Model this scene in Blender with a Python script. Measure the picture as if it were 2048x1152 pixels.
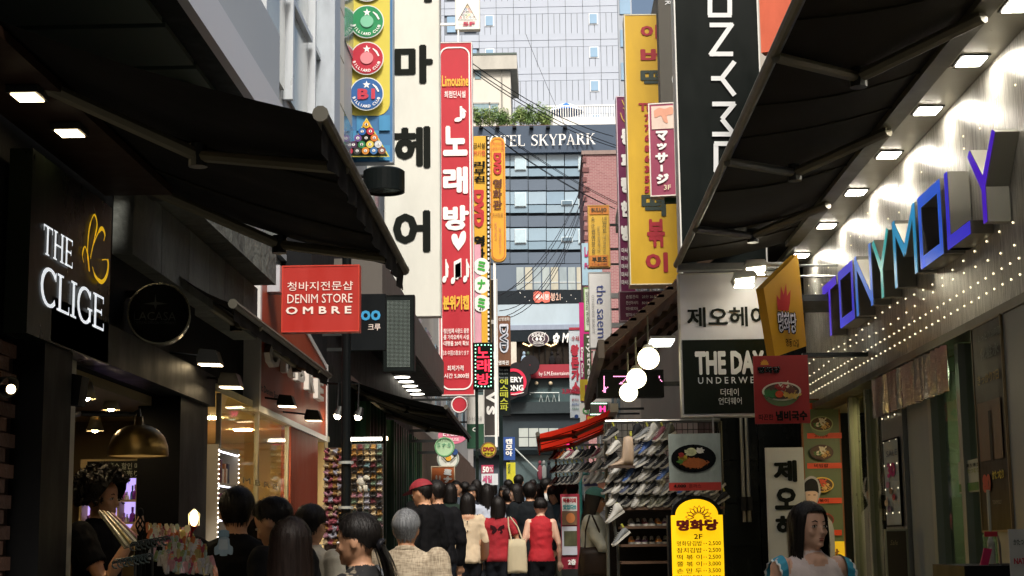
import bpy, math, random
from mathutils import Vector, Matrix
from mathutils.bvhtree import BVHTree

for _o in list(bpy.data.objects):
    bpy.data.objects.remove(_o, do_unlink=True)
SC = bpy.context.scene
COL = SC.collection
rnd = random.Random(7)
R = math.radians

# ------------------------------------------------------------ camera
FPX = 3200.0                       # focal length in pixels of the 2048 wide photograph
CAM = Vector((0, 0, 1.75))
SLOPE = 0.042                      # the lane climbs gently away from the camera
def ground(y):
    return SLOPE * y
cam_data = bpy.data.cameras.new('camera')
cam = bpy.data.objects.new('camera', cam_data)
COL.objects.link(cam)
cam_data.sensor_width = 36.0
cam_data.lens = FPX / 2048 * 36.0
cam_data.clip_start = 0.05
cam_data.clip_end = 3000
ROT = Matrix.Rotation(R(1.22), 3, 'Z') @ Matrix.Rotation(R(90 + 9.02), 3, 'X') @ Matrix.Rotation(R(-0.7), 3, 'Z')
cam.matrix_world = Matrix.Translation(CAM) @ ROT.to_4x4()
SC.camera = cam

# ------------------------------------------------------------ sky, sun, exposure
world = bpy.data.worlds.new('World')
SC.world = world
world.use_nodes = True
wn = world.node_tree.nodes
wl = world.node_tree.links
wn.clear()
w_out = wn.new('ShaderNodeOutputWorld')
w_bg = wn.new('ShaderNodeBackground')
w_sky = wn.new('ShaderNodeTexSky')
w_sky.sky_type = 'NISHITA'
w_sky.sun_disc = False
SUN_EL, SUN_AZ = R(52), R(168)     # azimuth clockwise from +Y
w_sky.sun_elevation = SUN_EL
w_sky.sun_rotation = SUN_AZ
w_sky.dust_density = 8.0
w_sky.air_density = 1.2
w_sky.ozone_density = 1.0
w_bg.inputs['Strength'].default_value = 0.085
wl.new(w_sky.outputs[0], w_bg.inputs[0])
wl.new(w_bg.outputs[0], w_out.inputs[0])
sun_d = bpy.data.lights.new('sun', 'SUN')
sun_d.energy = 2.5
sun_d.angle = R(12)
sun_d.color = (1.0, 0.96, 0.9)
sun = bpy.data.objects.new('sun', sun_d)
COL.objects.link(sun)
sdir = Vector((math.sin(SUN_AZ) * math.cos(SUN_EL), math.cos(SUN_AZ) * math.cos(SUN_EL), math.sin(SUN_EL)))
sun.rotation_euler = sdir.to_track_quat('Z', 'Y').to_euler()
sun.location = (0, -5, 30)
SC.view_settings.view_transform = 'Standard'
SC.view_settings.look = 'None'
SC.view_settings.exposure = 0.72
SC.view_settings.gamma = 1.0
SC.cycles.use_denoising = True
SC.cycles.max_bounces = 6
SC.cycles.diffuse_bounces = 3
SC.cycles.glossy_bounces = 3
SC.cycles.transmission_bounces = 5
SC.cycles.transparent_max_bounces = 10
SC.cycles.sample_clamp_indirect = 4.0
SC.cycles.caustics_reflective = False
SC.cycles.caustics_refractive = False

# ------------------------------------------------------------ pixels to places
def ray(px, py):
    return (ROT @ Vector(((px - 1024) / FPX, (576 - py) / FPX, -1.0))).normalized()
def at_y(px, py, y):
    r = ray(px, py); return CAM + r * ((y - CAM.y) / r.y)
def at_x(px, py, x):
    r = ray(px, py); return CAM + r * ((x - CAM.x) / r.x)
class PL:
    """a plane with right (u), up (v) and outward (n) directions, addressed by photo pixels"""
    def __init__(s, o, u, v=(0, 0, 1)):
        s.o = Vector(o); s.u = Vector(u).normalized(); s.v = Vector(v).normalized()
        s.n = s.u.cross(s.v).normalized()
        s.e = 0.003 * max(1.0, s.o.length / 14)
    def hit(s, px, py):
        r = ray(px, py)
        return CAM + r * ((s.o - CAM).dot(s.n) / r.dot(s.n))
    def ab(s, px, py):
        d = s.hit(px, py) - s.o
        return d.dot(s.u), d.dot(s.v)
    def pt(s, a, b, h=0.0):
        return s.o + s.u * a + s.v * b + s.n * h
    def box(s, b):
        x0, y0, x1, y1 = b
        xm, ym = (x0 + x1) / 2, (y0 + y1) / 2
        return s.ab(x0, ym)[0], s.ab(xm, y1)[1], s.ab(x1, ym)[0], s.ab(xm, y0)[1]
def FRONT(y, yaw=0.0, x=0.0):
    return PL((x, y, 0), (math.cos(R(yaw)), math.sin(R(yaw)), 0))
def LEFT(x):
    return PL((x, 8, 0), (0, 1, 0))
def RIGHT(x):
    return PL((x, 8, 0), (0, -1, 0))

# ------------------------------------------------------------ materials
def lin(c):
    if isinstance(c, str):
        c = c.lstrip('#'); c = [int(c[i:i + 2], 16) / 255 for i in (0, 2, 4)]
    return [(x / 12.92 if x <= 0.04045 else ((x + 0.055) / 1.055) ** 2.4) for x in c]
_M = {}
def P(col, rough=0.6, metal=0.0, emit=0.0, var=0.12, scale=6.0, bump=0.0, bscale=60.0, spec=0.5, trans=0.0, alpha=1.0, wave=None):
    if spec == .5 and max(lin(col)) < .03 and not metal: spec = .12
    key = (str(col), rough, metal, emit, var, scale, bump, bscale, spec, trans, alpha, wave)
    if key in _M: return _M[key]
    m = bpy.data.materials.new('mat_%03d' % len(_M)); m.use_nodes = True
    nt = m.node_tree; b = nt.nodes['Principled BSDF']
    c = lin(col)
    b.inputs['Roughness'].default_value = rough
    b.inputs['Metallic'].default_value = metal
    b.inputs['Specular IOR Level'].default_value = spec
    b.inputs['Base Color'].default_value = (*c, 1)
    if trans: b.inputs['Transmission Weight'].default_value = trans
    if alpha < 1: b.inputs['Alpha'].default_value = alpha
    if emit:
        b.inputs['Emission Color'].default_value = (*c, 1); b.inputs['Emission Strength'].default_value = emit
    if (var or bump) and not emit:
        tc = nt.nodes.new('ShaderNodeTexCoord')
        n = nt.nodes.new('ShaderNodeTexNoise'); n.inputs['Scale'].default_value = scale; n.inputs['Detail'].default_value = 5
        n.inputs['Roughness'].default_value = 0.65
        mpz = nt.nodes.new('ShaderNodeMapping'); mpz.inputs['Scale'].default_value = (1, 1, .4); nt.links.new(tc.outputs['Object'], mpz.inputs[0]); nt.links.new(mpz.outputs[0], n.inputs['Vector'])
        if var:
            mr = nt.nodes.new('ShaderNodeMapRange'); mr.inputs[1].default_value = 0.25; mr.inputs[2].default_value = 0.75
            mr.inputs[3].default_value = 1 - var; mr.inputs[4].default_value = 1 + var
            mx = nt.nodes.new('ShaderNodeMix'); mx.data_type = 'RGBA'; mx.blend_type = 'MULTIPLY'; mx.inputs[0].default_value = 1.0
            nt.links.new(n.outputs[0], mr.inputs[0])
            mx.inputs[6].default_value = (*c, 1)
            nt.links.new(mr.outputs[0], mx.inputs[7]); nt.links.new(mx.outputs[2], b.inputs['Base Color'])
            r2 = nt.nodes.new('ShaderNodeMapRange'); r2.inputs[1].default_value = 0.3; r2.inputs[2].default_value = 0.7
            r2.inputs[3].default_value = max(0.02, rough - 0.08); r2.inputs[4].default_value = min(1, rough + 0.08)
            nt.links.new(n.outputs[0], r2.inputs[0]); nt.links.new(r2.outputs[0], b.inputs['Roughness'])
        if bump:
            n2 = nt.nodes.new('ShaderNodeTexNoise'); n2.inputs['Scale'].default_value = bscale; n2.inputs['Detail'].default_value = 6
            if wave:
                mp = nt.nodes.new('ShaderNodeMapping'); mp.inputs['Scale'].default_value = wave
                nt.links.new(tc.outputs['Object'], mp.inputs[0]); nt.links.new(mp.outputs[0], n2.inputs['Vector'])
            else:
                nt.links.new(tc.outputs['Object'], n2.inputs['Vector'])
            bp = nt.nodes.new('ShaderNodeBump'); bp.inputs['Strength'].default_value = bump; bp.inputs['Distance'].default_value = 0.02
            nt.links.new(n2.outputs[0], bp.inputs['Height']); nt.links.new(bp.outputs[0], b.inputs['Normal'])
    _M[key] = m
    return m
def EM(col, s): return P(col, 0.5, emit=s, var=0)
def glass(col='#cfe0dc', alpha=0.25, rough=0.03):
    key = ('glass', col, alpha, rough)
    if key in _M: return _M[key]
    m = bpy.data.materials.new('glass_%03d' % len(_M)); m.use_nodes = True
    nt = m.node_tree; nt.nodes.clear()
    out = nt.nodes.new('ShaderNodeOutputMaterial'); mix = nt.nodes.new('ShaderNodeMixShader')
    tr = nt.nodes.new('ShaderNodeBsdfTransparent'); gl = nt.nodes.new('ShaderNodeBsdfGlossy')
    fr = nt.nodes.new('ShaderNodeFresnel'); fr.inputs[0].default_value = 1.22
    ad = nt.nodes.new('ShaderNodeMath'); ad.operation = 'ADD'; ad.inputs[1].default_value = alpha; ad.use_clamp = True
    tr.inputs[0].default_value = (*lin(col), 1); gl.inputs['Roughness'].default_value = rough
    nt.links.new(fr.outputs[0], ad.inputs[0]); nt.links.new(ad.outputs[0], mix.inputs[0])
    nt.links.new(tr.outputs[0], mix.inputs[1]); nt.links.new(gl.outputs[0], mix.inputs[2]); nt.links.new(mix.outputs[0], out.inputs[0])
    _M[key] = m
    return m

BLACK = P('#0c0d0d', 0.5); CHAR = P('#1b1d1e', 0.5); WHITE = P('#e6e6e2', 0.45, var=0.05, scale=2)
STEEL = P('#9a9b98', 0.35, 0.9, var=0.1); DSTEEL = P('#3a3c3b', 0.4, 0.7)
WHT = P('#f2f1ec', 0.5, var=0.02)
WARM = '#ffe2b0'

# ------------------------------------------------------------ meshes
class MB:
    def __init__(s): s.v = []; s.f = []; s.mi = []; s.cur = 0
    def add(s, vs, fs):
        k = len(s.v); s.v += [Vector(p) for p in vs]
        for f in fs: s.f.append([i + k for i in f]); s.mi.append(s.cur)
        return s
    def box(s, a, b):
        (x0, y0, z0), (x1, y1, z1) = a, b
        x0, x1 = min(x0, x1), max(x0, x1); y0, y1 = min(y0, y1), max(y0, y1); z0, z1 = min(z0, z1), max(z0, z1)
        return s.add([(x0, y0, z0), (x1, y0, z0), (x1, y1, z0), (x0, y1, z0), (x0, y0, z1), (x1, y0, z1), (x1, y1, z1), (x0, y1, z1)],
                     [(0, 3, 2, 1), (4, 5, 6, 7), (0, 1, 5, 4), (1, 2, 6, 5), (2, 3, 7, 6), (3, 0, 4, 7)])
    def slab(s, pl, a0, b0, a1, b1, h0, h1):
        vs = [pl.pt(a, b, h) for h in (h0, h1) for a, b in ((a0, b0), (a1, b0), (a1, b1), (a0, b1))]
        return s.add(vs, [(0, 3, 2, 1), (4, 5, 6, 7), (0, 1, 5, 4), (1, 2, 6, 5), (2, 3, 7, 6), (3, 0, 4, 7)])
    def prism(s, pts, off):
        """closed outline of 3D points thickened by vector off"""
        n = len(pts); off = Vector(off)
        vs = [Vector(p) for p in pts] + [Vector(p) + off for p in pts]
        return s.add(vs, [list(range(n))[::-1], list(range(n, 2 * n))] + [(i, (i + 1) % n, n + (i + 1) % n, n + i) for i in range(n)])
    def tube(s, pts, r, n=8, cap=True):
        pts = [Vector(p) for p in pts]; m = len(pts)
        rs = r if isinstance(r, (list, tuple)) else [r] * m
        k = len(s.v)
        for i, p in enumerate(pts):
            t = (pts[min(i + 1, m - 1)] - pts[max(i - 1, 0)])
            t = t.normalized() if t.length > 1e-9 else Vector((0, 0, 1))
            up = Vector((0, 0, 1)) if abs(t.z) < 0.95 else Vector((1, 0, 0))
            a = t.cross(up).normalized(); b = a.cross(t).normalized()
            for j in range(n):
                q = 2 * math.pi * j / n
                s.v.append(p + (a * math.cos(q) + b * math.sin(q)) * rs[i])
        for i in range(m - 1):
            for j in range(n):
                j2 = (j + 1) % n
                s.f.append([k + i * n + j, k + i * n + j2, k + (i + 1) * n + j2, k + (i + 1) * n + j]); s.mi.append(s.cur)
        if cap:
            s.f.append([k + j for j in range(n)][::-1]); s.mi.append(s.cur)
            s.f.append([k + (m - 1) * n + j for j in range(n)]); s.mi.append(s.cur)
        return s
    def lathe(s, c, prof, n=20, axis=(0, 0, 1)):
        ax = Vector(axis).normalized(); up = Vector((0, 0, 1)) if abs(ax.z) < 0.9 else Vector((1, 0, 0))
        a = ax.cross(up).normalized(); b = ax.cross(a); c = Vector(c); k = len(s.v); m = len(prof)
        for r, z in prof:
            for j in range(n):
                q = 2 * math.pi * j / n
                s.v.append(c + ax * z + (a * math.cos(q) + b * math.sin(q)) * r)
        for i in range(m - 1):
            for j in range(n):
                j2 = (j + 1) % n
                s.f.append([k + i * n + j, k + i * n + j2, k + (i + 1) * n + j2, k + (i + 1) * n + j]); s.mi.append(s.cur)
        return s
    def ball(s, c, r, n=14, m=9):
        rx, ry, rz = r if isinstance(r, (tuple, list)) else (r, r, r)
        c = Vector(c); k = len(s.v)
        for i in range(m + 1):
            t = math.pi * i / m
            for j in range(n):
                q = 2 * math.pi * j / n
                s.v.append(c + Vector((rx * math.sin(t) * math.cos(q), ry * math.sin(t) * math.sin(q), rz * math.cos(t))))
        for i in range(m):
            for j in range(n):
                j2 = (j + 1) % n
                s.f.append([k + i * n + j, k + (i + 1) * n + j, k + (i + 1) * n + j2, k + i * n + j2]); s.mi.append(s.cur)
        return s
    def ribbon2(s, pl, pts, ws, h):
        """flat stroke on a plane: pts are (a, b), ws widths"""
        n = len(pts); ws = ws if isinstance(ws, (list, tuple)) else [ws] * n
        k = len(s.v)
        for i, (a, b) in enumerate(pts):
            p, q = pts[max(i - 1, 0)], pts[min(i + 1, n - 1)]
            dx, dy = q[0] - p[0], q[1] - p[1]; L = math.hypot(dx, dy) or 1
            nx, ny = -dy / L, dx / L; w = ws[i] / 2
            s.v += [pl.pt(a + nx * w, b + ny * w, h), pl.pt(a - nx * w, b - ny * w, h)]
        for i in range(n - 1):
            s.f.append([k + 2 * i, k + 2 * i + 1, k + 2 * i + 3, k + 2 * i + 2]); s.mi.append(s.cur)
        return s
def mk(name, mb, mat, parent=None, label=None, cat=None, group=None, kind=None, base=None, smooth=False, bevel=0.0):
    if parent is not None: o0 = Vector(parent['_b'])
    elif base is not None: o0 = Vector(base)
    else:
        xs = [v.x for v in mb.v]; ys = [v.y for v in mb.v]; zs = [v.z for v in mb.v]
        o0 = Vector(((min(xs) + max(xs)) / 2, (min(ys) + max(ys)) / 2, min(zs)))
    me = bpy.data.meshes.new(name)
    me.from_pydata([tuple(v - o0) for v in mb.v], [], mb.f)
    mats = mat if isinstance(mat, (list, tuple)) else [mat]
    for m in mats: me.materials.append(m)
    if len(mats) > 1: me.polygons.foreach_set('material_index', mb.mi)
    if smooth: me.polygons.foreach_set('use_smooth', [True] * len(me.polygons))
    me.update()
    o = bpy.data.objects.new(name, me); COL.objects.link(o)
    if bevel:
        bv = o.modifiers.new('bevel', 'BEVEL'); bv.width = bevel; bv.segments = 2; bv.limit_method = 'ANGLE'
    if parent is None: o.location = o0
    else:
        o.parent = parent
    o['_b'] = tuple(o0)
    tag(o, label, cat, group, kind)
    return o
def tag(o, label=None, cat=None, group=None, kind=None):
    if label: o['label'] = label
    if cat: o['category'] = cat
    if group: o['group'] = group
    if kind: o['kind'] = kind
    return o
def E(name, label, cat, base, group=None):
    o = bpy.data.objects.new(name, None); COL.objects.link(o); o.empty_display_size = 0.1
    o.location = Vector(base); o['_b'] = tuple(Vector(base))
    return tag(o, label, cat, group)
def copy_tree(o, parent=None):
    c = o.copy(); COL.objects.link(c)
    if parent is not None: c.parent = parent
    for ch in [x for x in o.children]: copy_tree(ch, c)
    return c

# ------------------------------------------------------------ lettering
_T = {}
def glyphs(s, bold=0.0, shear=0.0):
    key = (s, bold, shear)
    if key not in _T:
        c = bpy.data.curves.new('t', 'FONT'); c.body = s; c.resolution_u = 2; c.offset = bold; c.shear = shear
        o = bpy.data.objects.new('t', c); m = bpy.data.meshes.new_from_object(o)
        _T[key] = ([(v.co.x, v.co.y) for v in m.vertices], [list(p.vertices) for p in m.polygons])
        bpy.data.objects.remove(o); bpy.data.curves.remove(c); bpy.data.meshes.remove(m)
    return _T[key]
def put_text(mb, pl, s, abox, h, bold=0.0, rot=0, shear=0.0, raw=False, keep=False):
    vs, fs = glyphs(s, bold if raw else 0.0, shear)
    if not vs: return
    if bold and not raw:   # heavier weight: the glyph repeated round a small circle
        n = 8 if bold > .035 else 4; v0, f0 = vs, fs; vs, fs = [], []; hs = []
        for k in range(n):
            q = 2 * math.pi * (k + .5) / n; b_ = len(vs); vs = vs + [(x + bold * math.cos(q), y + bold * math.sin(q)) for x, y in v0]; fs = fs + [[i + b_ for i in f] for f in f0]; hs += [k * pl.e * .06] * len(v0)
    else: hs = [0] * len(vs)
    if rot: # quarter turns clockwise
        for _ in range(rot): vs = [(y, -x) for x, y in vs]
    x0 = min(v[0] for v in vs); x1 = max(v[0] for v in vs); y0 = min(v[1] for v in vs); y1 = max(v[1] for v in vs)
    a0, b0, a1, b1 = abox
    sx = (a1 - a0) / max(x1 - x0, 1e-6); sy = (b1 - b0) / max(y1 - y0, 1e-6)
    if keep:
        sx = sy = min(sx, sy)
        a0 = (a0 + a1) / 2 - sx * (x1 - x0) / 2; b0 = (b0 + b1) / 2 - sy * (y1 - y0) / 2
    mb.add([pl.pt(a0 + (x - x0) * sx, b0 + (y - y0) * sy, h + hq) for (x, y), hq in zip(vs, hs)], fs)

class Sign:
    """a signboard: an Empty with a panel and its print, placed by photo pixels on a plane"""
    def __init__(s, name, label, pl, box, thick, face, side=None, group=None, cat='sign', frame=0.0, frame_mat=None, root=None, radius=0):
        s.pl = pl; s.a = a0, b0, a1, b1 = pl.box(box); s.L = 1
        s.root = root or E(name, label, cat, pl.pt((a0 + a1) / 2, b0, -thick / 2), group)
        s.thick = thick
        mb = MB()
        if radius:
            pts = s.rounded(a0, b0, a1, b1, radius * (a1 - a0))
            mb.prism([pl.pt(a, b, -thick) for a, b in pts], pl.n * thick)
        else: mb.slab(pl, a0, b0, a1, b1, -thick, 0)
        s.panel = mk('panel', mb, face, s.root)
        if side is not None:
            t = 0.012 * max(1, pl.o.length / 20); m2 = MB()
            m2.slab(pl, a0 - t, b0 - t, a0 - .0005, b1 + t, -thick * 1.02, 0.004 * max(1, pl.o.length / 14)); m2.slab(pl, a1 + .0005, b0 - t, a1 + t, b1 + t, -thick * 1.02, 0.004 * max(1, pl.o.length / 14))
            m2.slab(pl, a0, b1 + .0005, a1, b1 + t, -thick * 1.02, 0.004 * max(1, pl.o.length / 14)); m2.slab(pl, a0, b0 - t, a1, b0 - .0005, -thick * 1.02, 0.004 * max(1, pl.o.length / 14))
            mk('frame', m2, side, s.root)
    @staticmethod
    def rounded(a0, b0, a1, b1, r, top=True, bot=True):
        pts = []
        for cx, cy, q0, on in ((a1 - r, b0 + r, -90, bot), (a1 - r, b1 - r, 0, top), (a0 + r, b1 - r, 90, top), (a0 + r, b0 + r, 180, bot)):
            if on: pts += [(cx + r * math.cos(R(q0 + k * 15)), cy + r * math.sin(R(q0 + k * 15))) for k in range(7)]
            else: pts.append((a1 if q0 in (-90, 0) else a0, b0 if q0 in (-90, 180) else b1))
        return pts
    def lay(s):
        s.L += 1; return s.pl.e * s.L
    def text(s, t, box, mat, bold=0.0, name='lettering', rot=0, shear=0.0, h=None, keep=False):
        mb = MB(); put_text(mb, s.pl, t, s.pl.box(box), h if h is not None else s.pl.e * (s.L + 1), bold, rot, shear, keep=keep)
        return mk(name, mb, mat, s.root)
    def column(s, chars, box, mat, bold=0.0, gap=0.12, rot=0, name='lettering'):
        mb = MB(); a0, b0, a1, b1 = s.pl.box(box); n = len(chars); st = (b1 - b0) / n
        for i, c in enumerate(chars):
            put_text(mb, s.pl, c, (a0, b1 - (i + 1) * st + st * gap / 2, a1, b1 - i * st - st * gap / 2), s.pl.e * (s.L + 1), bold, rot)
        return mk(name, mb, mat, s.root)
    def rect(s, box, mat, name='printed_band', parent=None):
        mb = MB(); a0, b0, a1, b1 = s.pl.box(box); h = s.lay()
        mb.add([s.pl.pt(a0, b0, h), s.pl.pt(a1, b0, h), s.pl.pt(a1, b1, h), s.pl.pt(a0, b1, h)], [(0, 1, 2, 3)])
        return mk(name, mb, mat, s.root)
    def poly(s, pix, mat, name='emblem'):
        h = s.lay(); mb = MB(); mb.add([s.pl.pt(*s.pl.ab(*p), h) for p in pix], [list(range(len(pix)))])
        return mk(name, mb, mat, s.root)
    def disc(s, cx, cy, rx, ry, mat, name='printed_disc', n=28):
        h = s.lay(); a, b = s.pl.ab(cx, cy); ra = s.pl.ab(cx + rx, cy)[0] - a; rb = s.pl.ab(cx, cy - ry)[1] - b
        mb = MB(); mb.add([s.pl.pt(a + ra * math.cos(2 * math.pi * i / n), b + rb * math.sin(2 * math.pi * i / n), h) for i in range(n)], [list(range(n))])
        return mk(name, mb, mat, s.root)
    def ring(s, cx, cy, rx, ry, w, mat, name='printed_ring', n=32):
        h = s.lay(); a, b = s.pl.ab(cx, cy); ra = s.pl.ab(cx + rx, cy)[0] - a; rb = s.pl.ab(cx, cy - ry)[1] - b; k = 1 - w
        mb = MB(); mb.add([s.pl.pt(a + ra * q * math.cos(2 * math.pi * i / n), b + rb * q * math.sin(2 * math.pi * i / n), h) for q in (1, k) for i in range(n)],
                          [(i, (i + 1) % n, n + (i + 1) % n, n + i) for i in range(n)])
        return mk(name, mb, mat, s.root)
    def strokes(s, lines, w, mat, name='lettering', h=None):
        """lines of pixel points drawn as flat strokes; w in pixels (number or per point)"""
        mb = MB(); h0 = s.lay(); k = abs(s.pl.ab(1010, 500)[0] - s.pl.ab(1000, 500)[0]) / 10 if abs(s.pl.n.y) > .5 else None
        for i, l in enumerate(lines):
            p = [s.pl.ab(*q) for q in l]
            kk = k
            if kk is None:
                x, y = l[0]; kk = math.hypot(s.pl.ab(x, y + 5)[0] - s.pl.ab(x, y)[0], s.pl.ab(x, y + 5)[1] - s.pl.ab(x, y)[1]) / 5
            ww = [q * kk for q in w] if isinstance(w, (list, tuple)) else w * kk
            if isinstance(ww, list) and len(ww) != len(p): ww = [ww[min(j * len(ww) // len(p), len(ww) - 1)] for j in range(len(p))]
            mb.ribbon2(s.pl, p, ww, h0 + i * 0.0006)
        return mk(name, mb, mat, s.root)
    def outline(s, box, w, mat, r=0.2, name='printed_border'):
        a0, b0, a1, b1 = s.pl.box(box); rr = r * (a1 - a0); h = s.lay()
        p = s.rounded(a0, b0, a1, b1, rr); t = w * (a1 - a0); q = s.rounded(a0 + t, b0 + t, a1 - t, b1 - t, max(rr - t, .001)); n = len(p)
        mb = MB(); mb.add([s.pl.pt(a, b, h) for a, b in p + q], [(i, (i + 1) % n, n + (i + 1) % n, n + i) for i in range(n)])
        return mk(name, mb, mat, s.root)
    def arms(s, xw, zs=(0.2, 0.8), r=0.02, mat=None):
        """brackets from the panel to the wall at x = xw"""
        a0, b0, a1, b1 = s.a
        for f in zs:
            b = b0 + (b1 - b0) * f
            p = s.pl.pt(a0 if xw < s.pl.pt((a0 + a1) / 2, b).x else a1, b, -s.thick / 2)
            mb = MB(); lo, hi = (p.x, xw)
            mb.box((min(lo, hi), p.y - r, p.z - r), (max(lo, hi), p.y + r, p.z + r)); mk('bracket', mb, mat or DSTEEL, s.root)
# ============================================================ setting
def inst(name, src, loc, parent, rot=None, mat=None, scale=None):
    o = bpy.data.objects.new(name, src); COL.objects.link(o)
    o.parent = parent; o.location = Vector(loc) - Vector(parent['_b'])
    if rot: o.rotation_euler = rot
    if scale: o.scale = scale
    o['_b'] = tuple(Vector(loc))
    return o
def unit_box(name, sx, sy, sz, mat, bev=0.0):
    mb = MB(); mb.box((-sx / 2, -sy / 2, -sz / 2), (sx / 2, sy / 2, sz / 2))
    me = bpy.data.meshes.new(name); me.from_pydata([tuple(v) for v in mb.v], [], mb.f); me.materials.append(mat); return me

mb = MB()
ys = [-300, 0, 20, 60, 125, 160, 900]
for i, y in enumerate(ys):
    z = ground(max(-35, min(y, 150))); mb.v += [Vector((-700 if y > 150 or y < 0 else -60, y, z)), Vector((700 if y > 150 or y < 0 else 60, y, z))]
    if i: mb.f.append([2 * i - 2, 2 * i - 1, 2 * i + 1, 2 * i]); mb.mi.append(0)
mk('ground', mb, P('#4c4d4b', 0.85, var=0.2, scale=1.5, bump=0.2, bscale=40), kind='structure')
# paving slabs of the lane
lane = MB(); lane.add([(-2.35, -6, ground(-6) + .004), (2.2, -6, ground(-6) + .004), (2.2, 118, ground(118) + .004), (-2.35, 118, ground(118) + .004)], [(0, 1, 2, 3)])
lane = mk('lane_paving', lane, P('#6a6964', 0.75, var=0.18, scale=3, bump=0.15, bscale=80), kind='structure')
pm = [unit_box('paver', .585, .585, .02, P(c, 0.75, var=0.15, scale=5, bump=.2)) for c in ('#8b8a85', '#7e7d79', '#94928c')]
for j in range(16):
    for i in range(5):
        x, y = -1.2 + i * .6 + (.3 if j % 2 else 0), 16.4 + j * .6
        o = inst('paver', rnd.choice(pm), (x, y, ground(y) + .008 + rnd.uniform(-.002, .002)), lane, rot=(math.atan(SLOPE), 0, 0))

def bld(name, label, base): return E(name, label, 'building', base)
def part(root, name, mat, *boxes, **k):
    mb = MB()
    for a, b in boxes: mb.box(a, b)
    return mk(name, mb, mat, root, **k)

# ------------------------------------------------------------ white office tower far behind
TY = 170.0; tp = FRONT(TY)
tower = bld('office_tower', 'tall white panelled office tower rising behind the hotel', (0, TY + 8, 6))
xr = tp.ab(1238, 120)[0]
part(tower, 'wall', P('#6f7782', .6, var=.04), ((-26, TY + .1, 0), (xr, TY + 16, 78)))
part(tower, 'side_wing', P('#aab1bb', .6, var=.04, scale=.3), ((xr + .02, TY + 3, 0), (xr + 1.7, TY + 15, 72)))
PAN = P('#b3bcca', .5, var=.06, scale=.35); PWIN = P('#8fb0cc', .12, var=.1, scale=.3, spec=.8); WF = P('#e8ecf0', .5, var=0)
fl = 72 / FPX * TY * 1.0; top0 = tp.ab(1100, 42)[1] + 2 * fl      # floor pitch from the photo
pw = 36 / FPX * TY
narrow = unit_box('panel', pw / 3 - .05, .16, fl * .60, PAN); wide = unit_box('panel', pw - .05, .16, fl * .19, PAN)
wsm = unit_box('window', pw * .42, .1, fl * .28, PWIN); wbg = unit_box('window', pw * .70, .1, fl * .47, PWIN)
wfr = unit_box('window_frame', pw * .42 + .22, .06, fl * .28 + .22, WF)
for k in range(8):
    zc = top0 - k * fl
    if zc < 33: break
    n = 12
    for i in range(n):
        x0 = xr - (i + .5) * pw - .06
        for q in (0, 1): inst('panel', wide, (x0, TY, zc + fl * (.315 + .205 * q) + .0), tower)
        big = i in (8, 9)
        for j in range(3):
            if not big: inst('panel', narrow, (x0 + (j - 1) * pw / 3, TY, zc - fl * .09), tower)
        if i in (1, 7):
            fr_ = inst('window_frame', wfr, (x0 + pw * .1, TY - .11, zc + fl * .03), tower); inst('window', wsm, (x0 + pw * .1, TY - .15, zc + fl * .03), fr_)
        if big: inst('window', wbg, (x0, TY + .0, zc - fl * .05), tower)
for k in range(6):
    inst('window', unit_box('window', 1.2, .1, 2.0, PWIN), (xr + .95, TY + 2.94, top0 - 1.2 - k * fl), tower)

# old white building with a parapet behind the hotel roof
OY = 141.0; op = FRONT(OY)
oldb = bld('rooftop_building', 'old whitewashed building with water-stained parapet behind the roof garden', (op.ab(985, 200)[0], OY + 5, 5))
a0, b0, a1, b1 = op.box((850, 140, 1022, 330))
CREAM = P('#d6d2c6', .8, var=.1, scale=.5, bump=.1)
part(oldb, 'wall', CREAM, ((a0, OY, 5), (a1, OY + 9, b1)))
q0, c0, q1, c1 = op.box((845, 114, 1034, 142))
part(oldb, 'parapet', P('#bdbab0', .85, var=.2, scale=.6), ((q0, OY - .5, c0), (q1, OY + 9.4, c1)))
part(oldb, 'roof_edge', P('#59655e', .8), ((q0, OY - .55, c1 + .002), (q1, OY + 9.4, c1 + .18)))
part(oldb, 'drain_pipe', P('#8f8d85', .6), ((op.ab(1003, 170)[0], OY - .2, op.ab(1003, 225)[1]), (op.ab(1005, 170)[0], OY - .05, op.ab(1003, 142)[1])))
for bx in ((950, 142, 962, 158), (948, 208, 978, 236), (981, 208, 996, 236)):
    w = op.box(bx); f = part(oldb, 'window', P('#8ba4ad', .15, var=.1), ((w[0], OY - .06, w[1]), (w[2], OY + .1, w[3])))
    part(f, 'window_frame', P('#a9aaa5', .5), ((w[0] - .12, OY - .1, w[3]), (w[2] + .12, OY - .01, w[3] + .14)))

# ------------------------------------------------------------ hotel closing the lane
HY = 125.0; hp = FRONT(HY)
hotel = bld('hotel_building', 'grey blue glass hotel closing the far end of the lane', (0, HY + 5, ground(HY)))
HX0, HX1 = -13.0, 9.0
ztop = hp.ab(1100, 308)[1]; zlow = hp.ab(1100, 855)[1]
SLATE = P('#5c6a7a', .45, var=.05, scale=.4); SLATE2 = P('#66788a', .3, var=.08, scale=.3, spec=.6)
part(hotel, 'core', P('#3c454d', .7), ((HX0, HY + .3, 4.5), (HX1, HY + 11, ztop - .01)))
sg = hp.box((900, 254, 1262, 308))
part(hotel, 'sign_band', P('#3c4d61', .5, var=.04, scale=.5), ((sg[0], HY - .5, sg[1]), (sg[2], HY + 10, sg[3])))
HS = Sign('x', None, hp, (900, 254, 1262, 308), .02, SLATE, root=hotel)
bpy.data.objects.remove(HS.panel)
hs2 = FRONT(HY - .53); HS.pl = hs2
bpt = P('#79909f', .2, var=.12, scale=.5, spec=.7)
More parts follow.
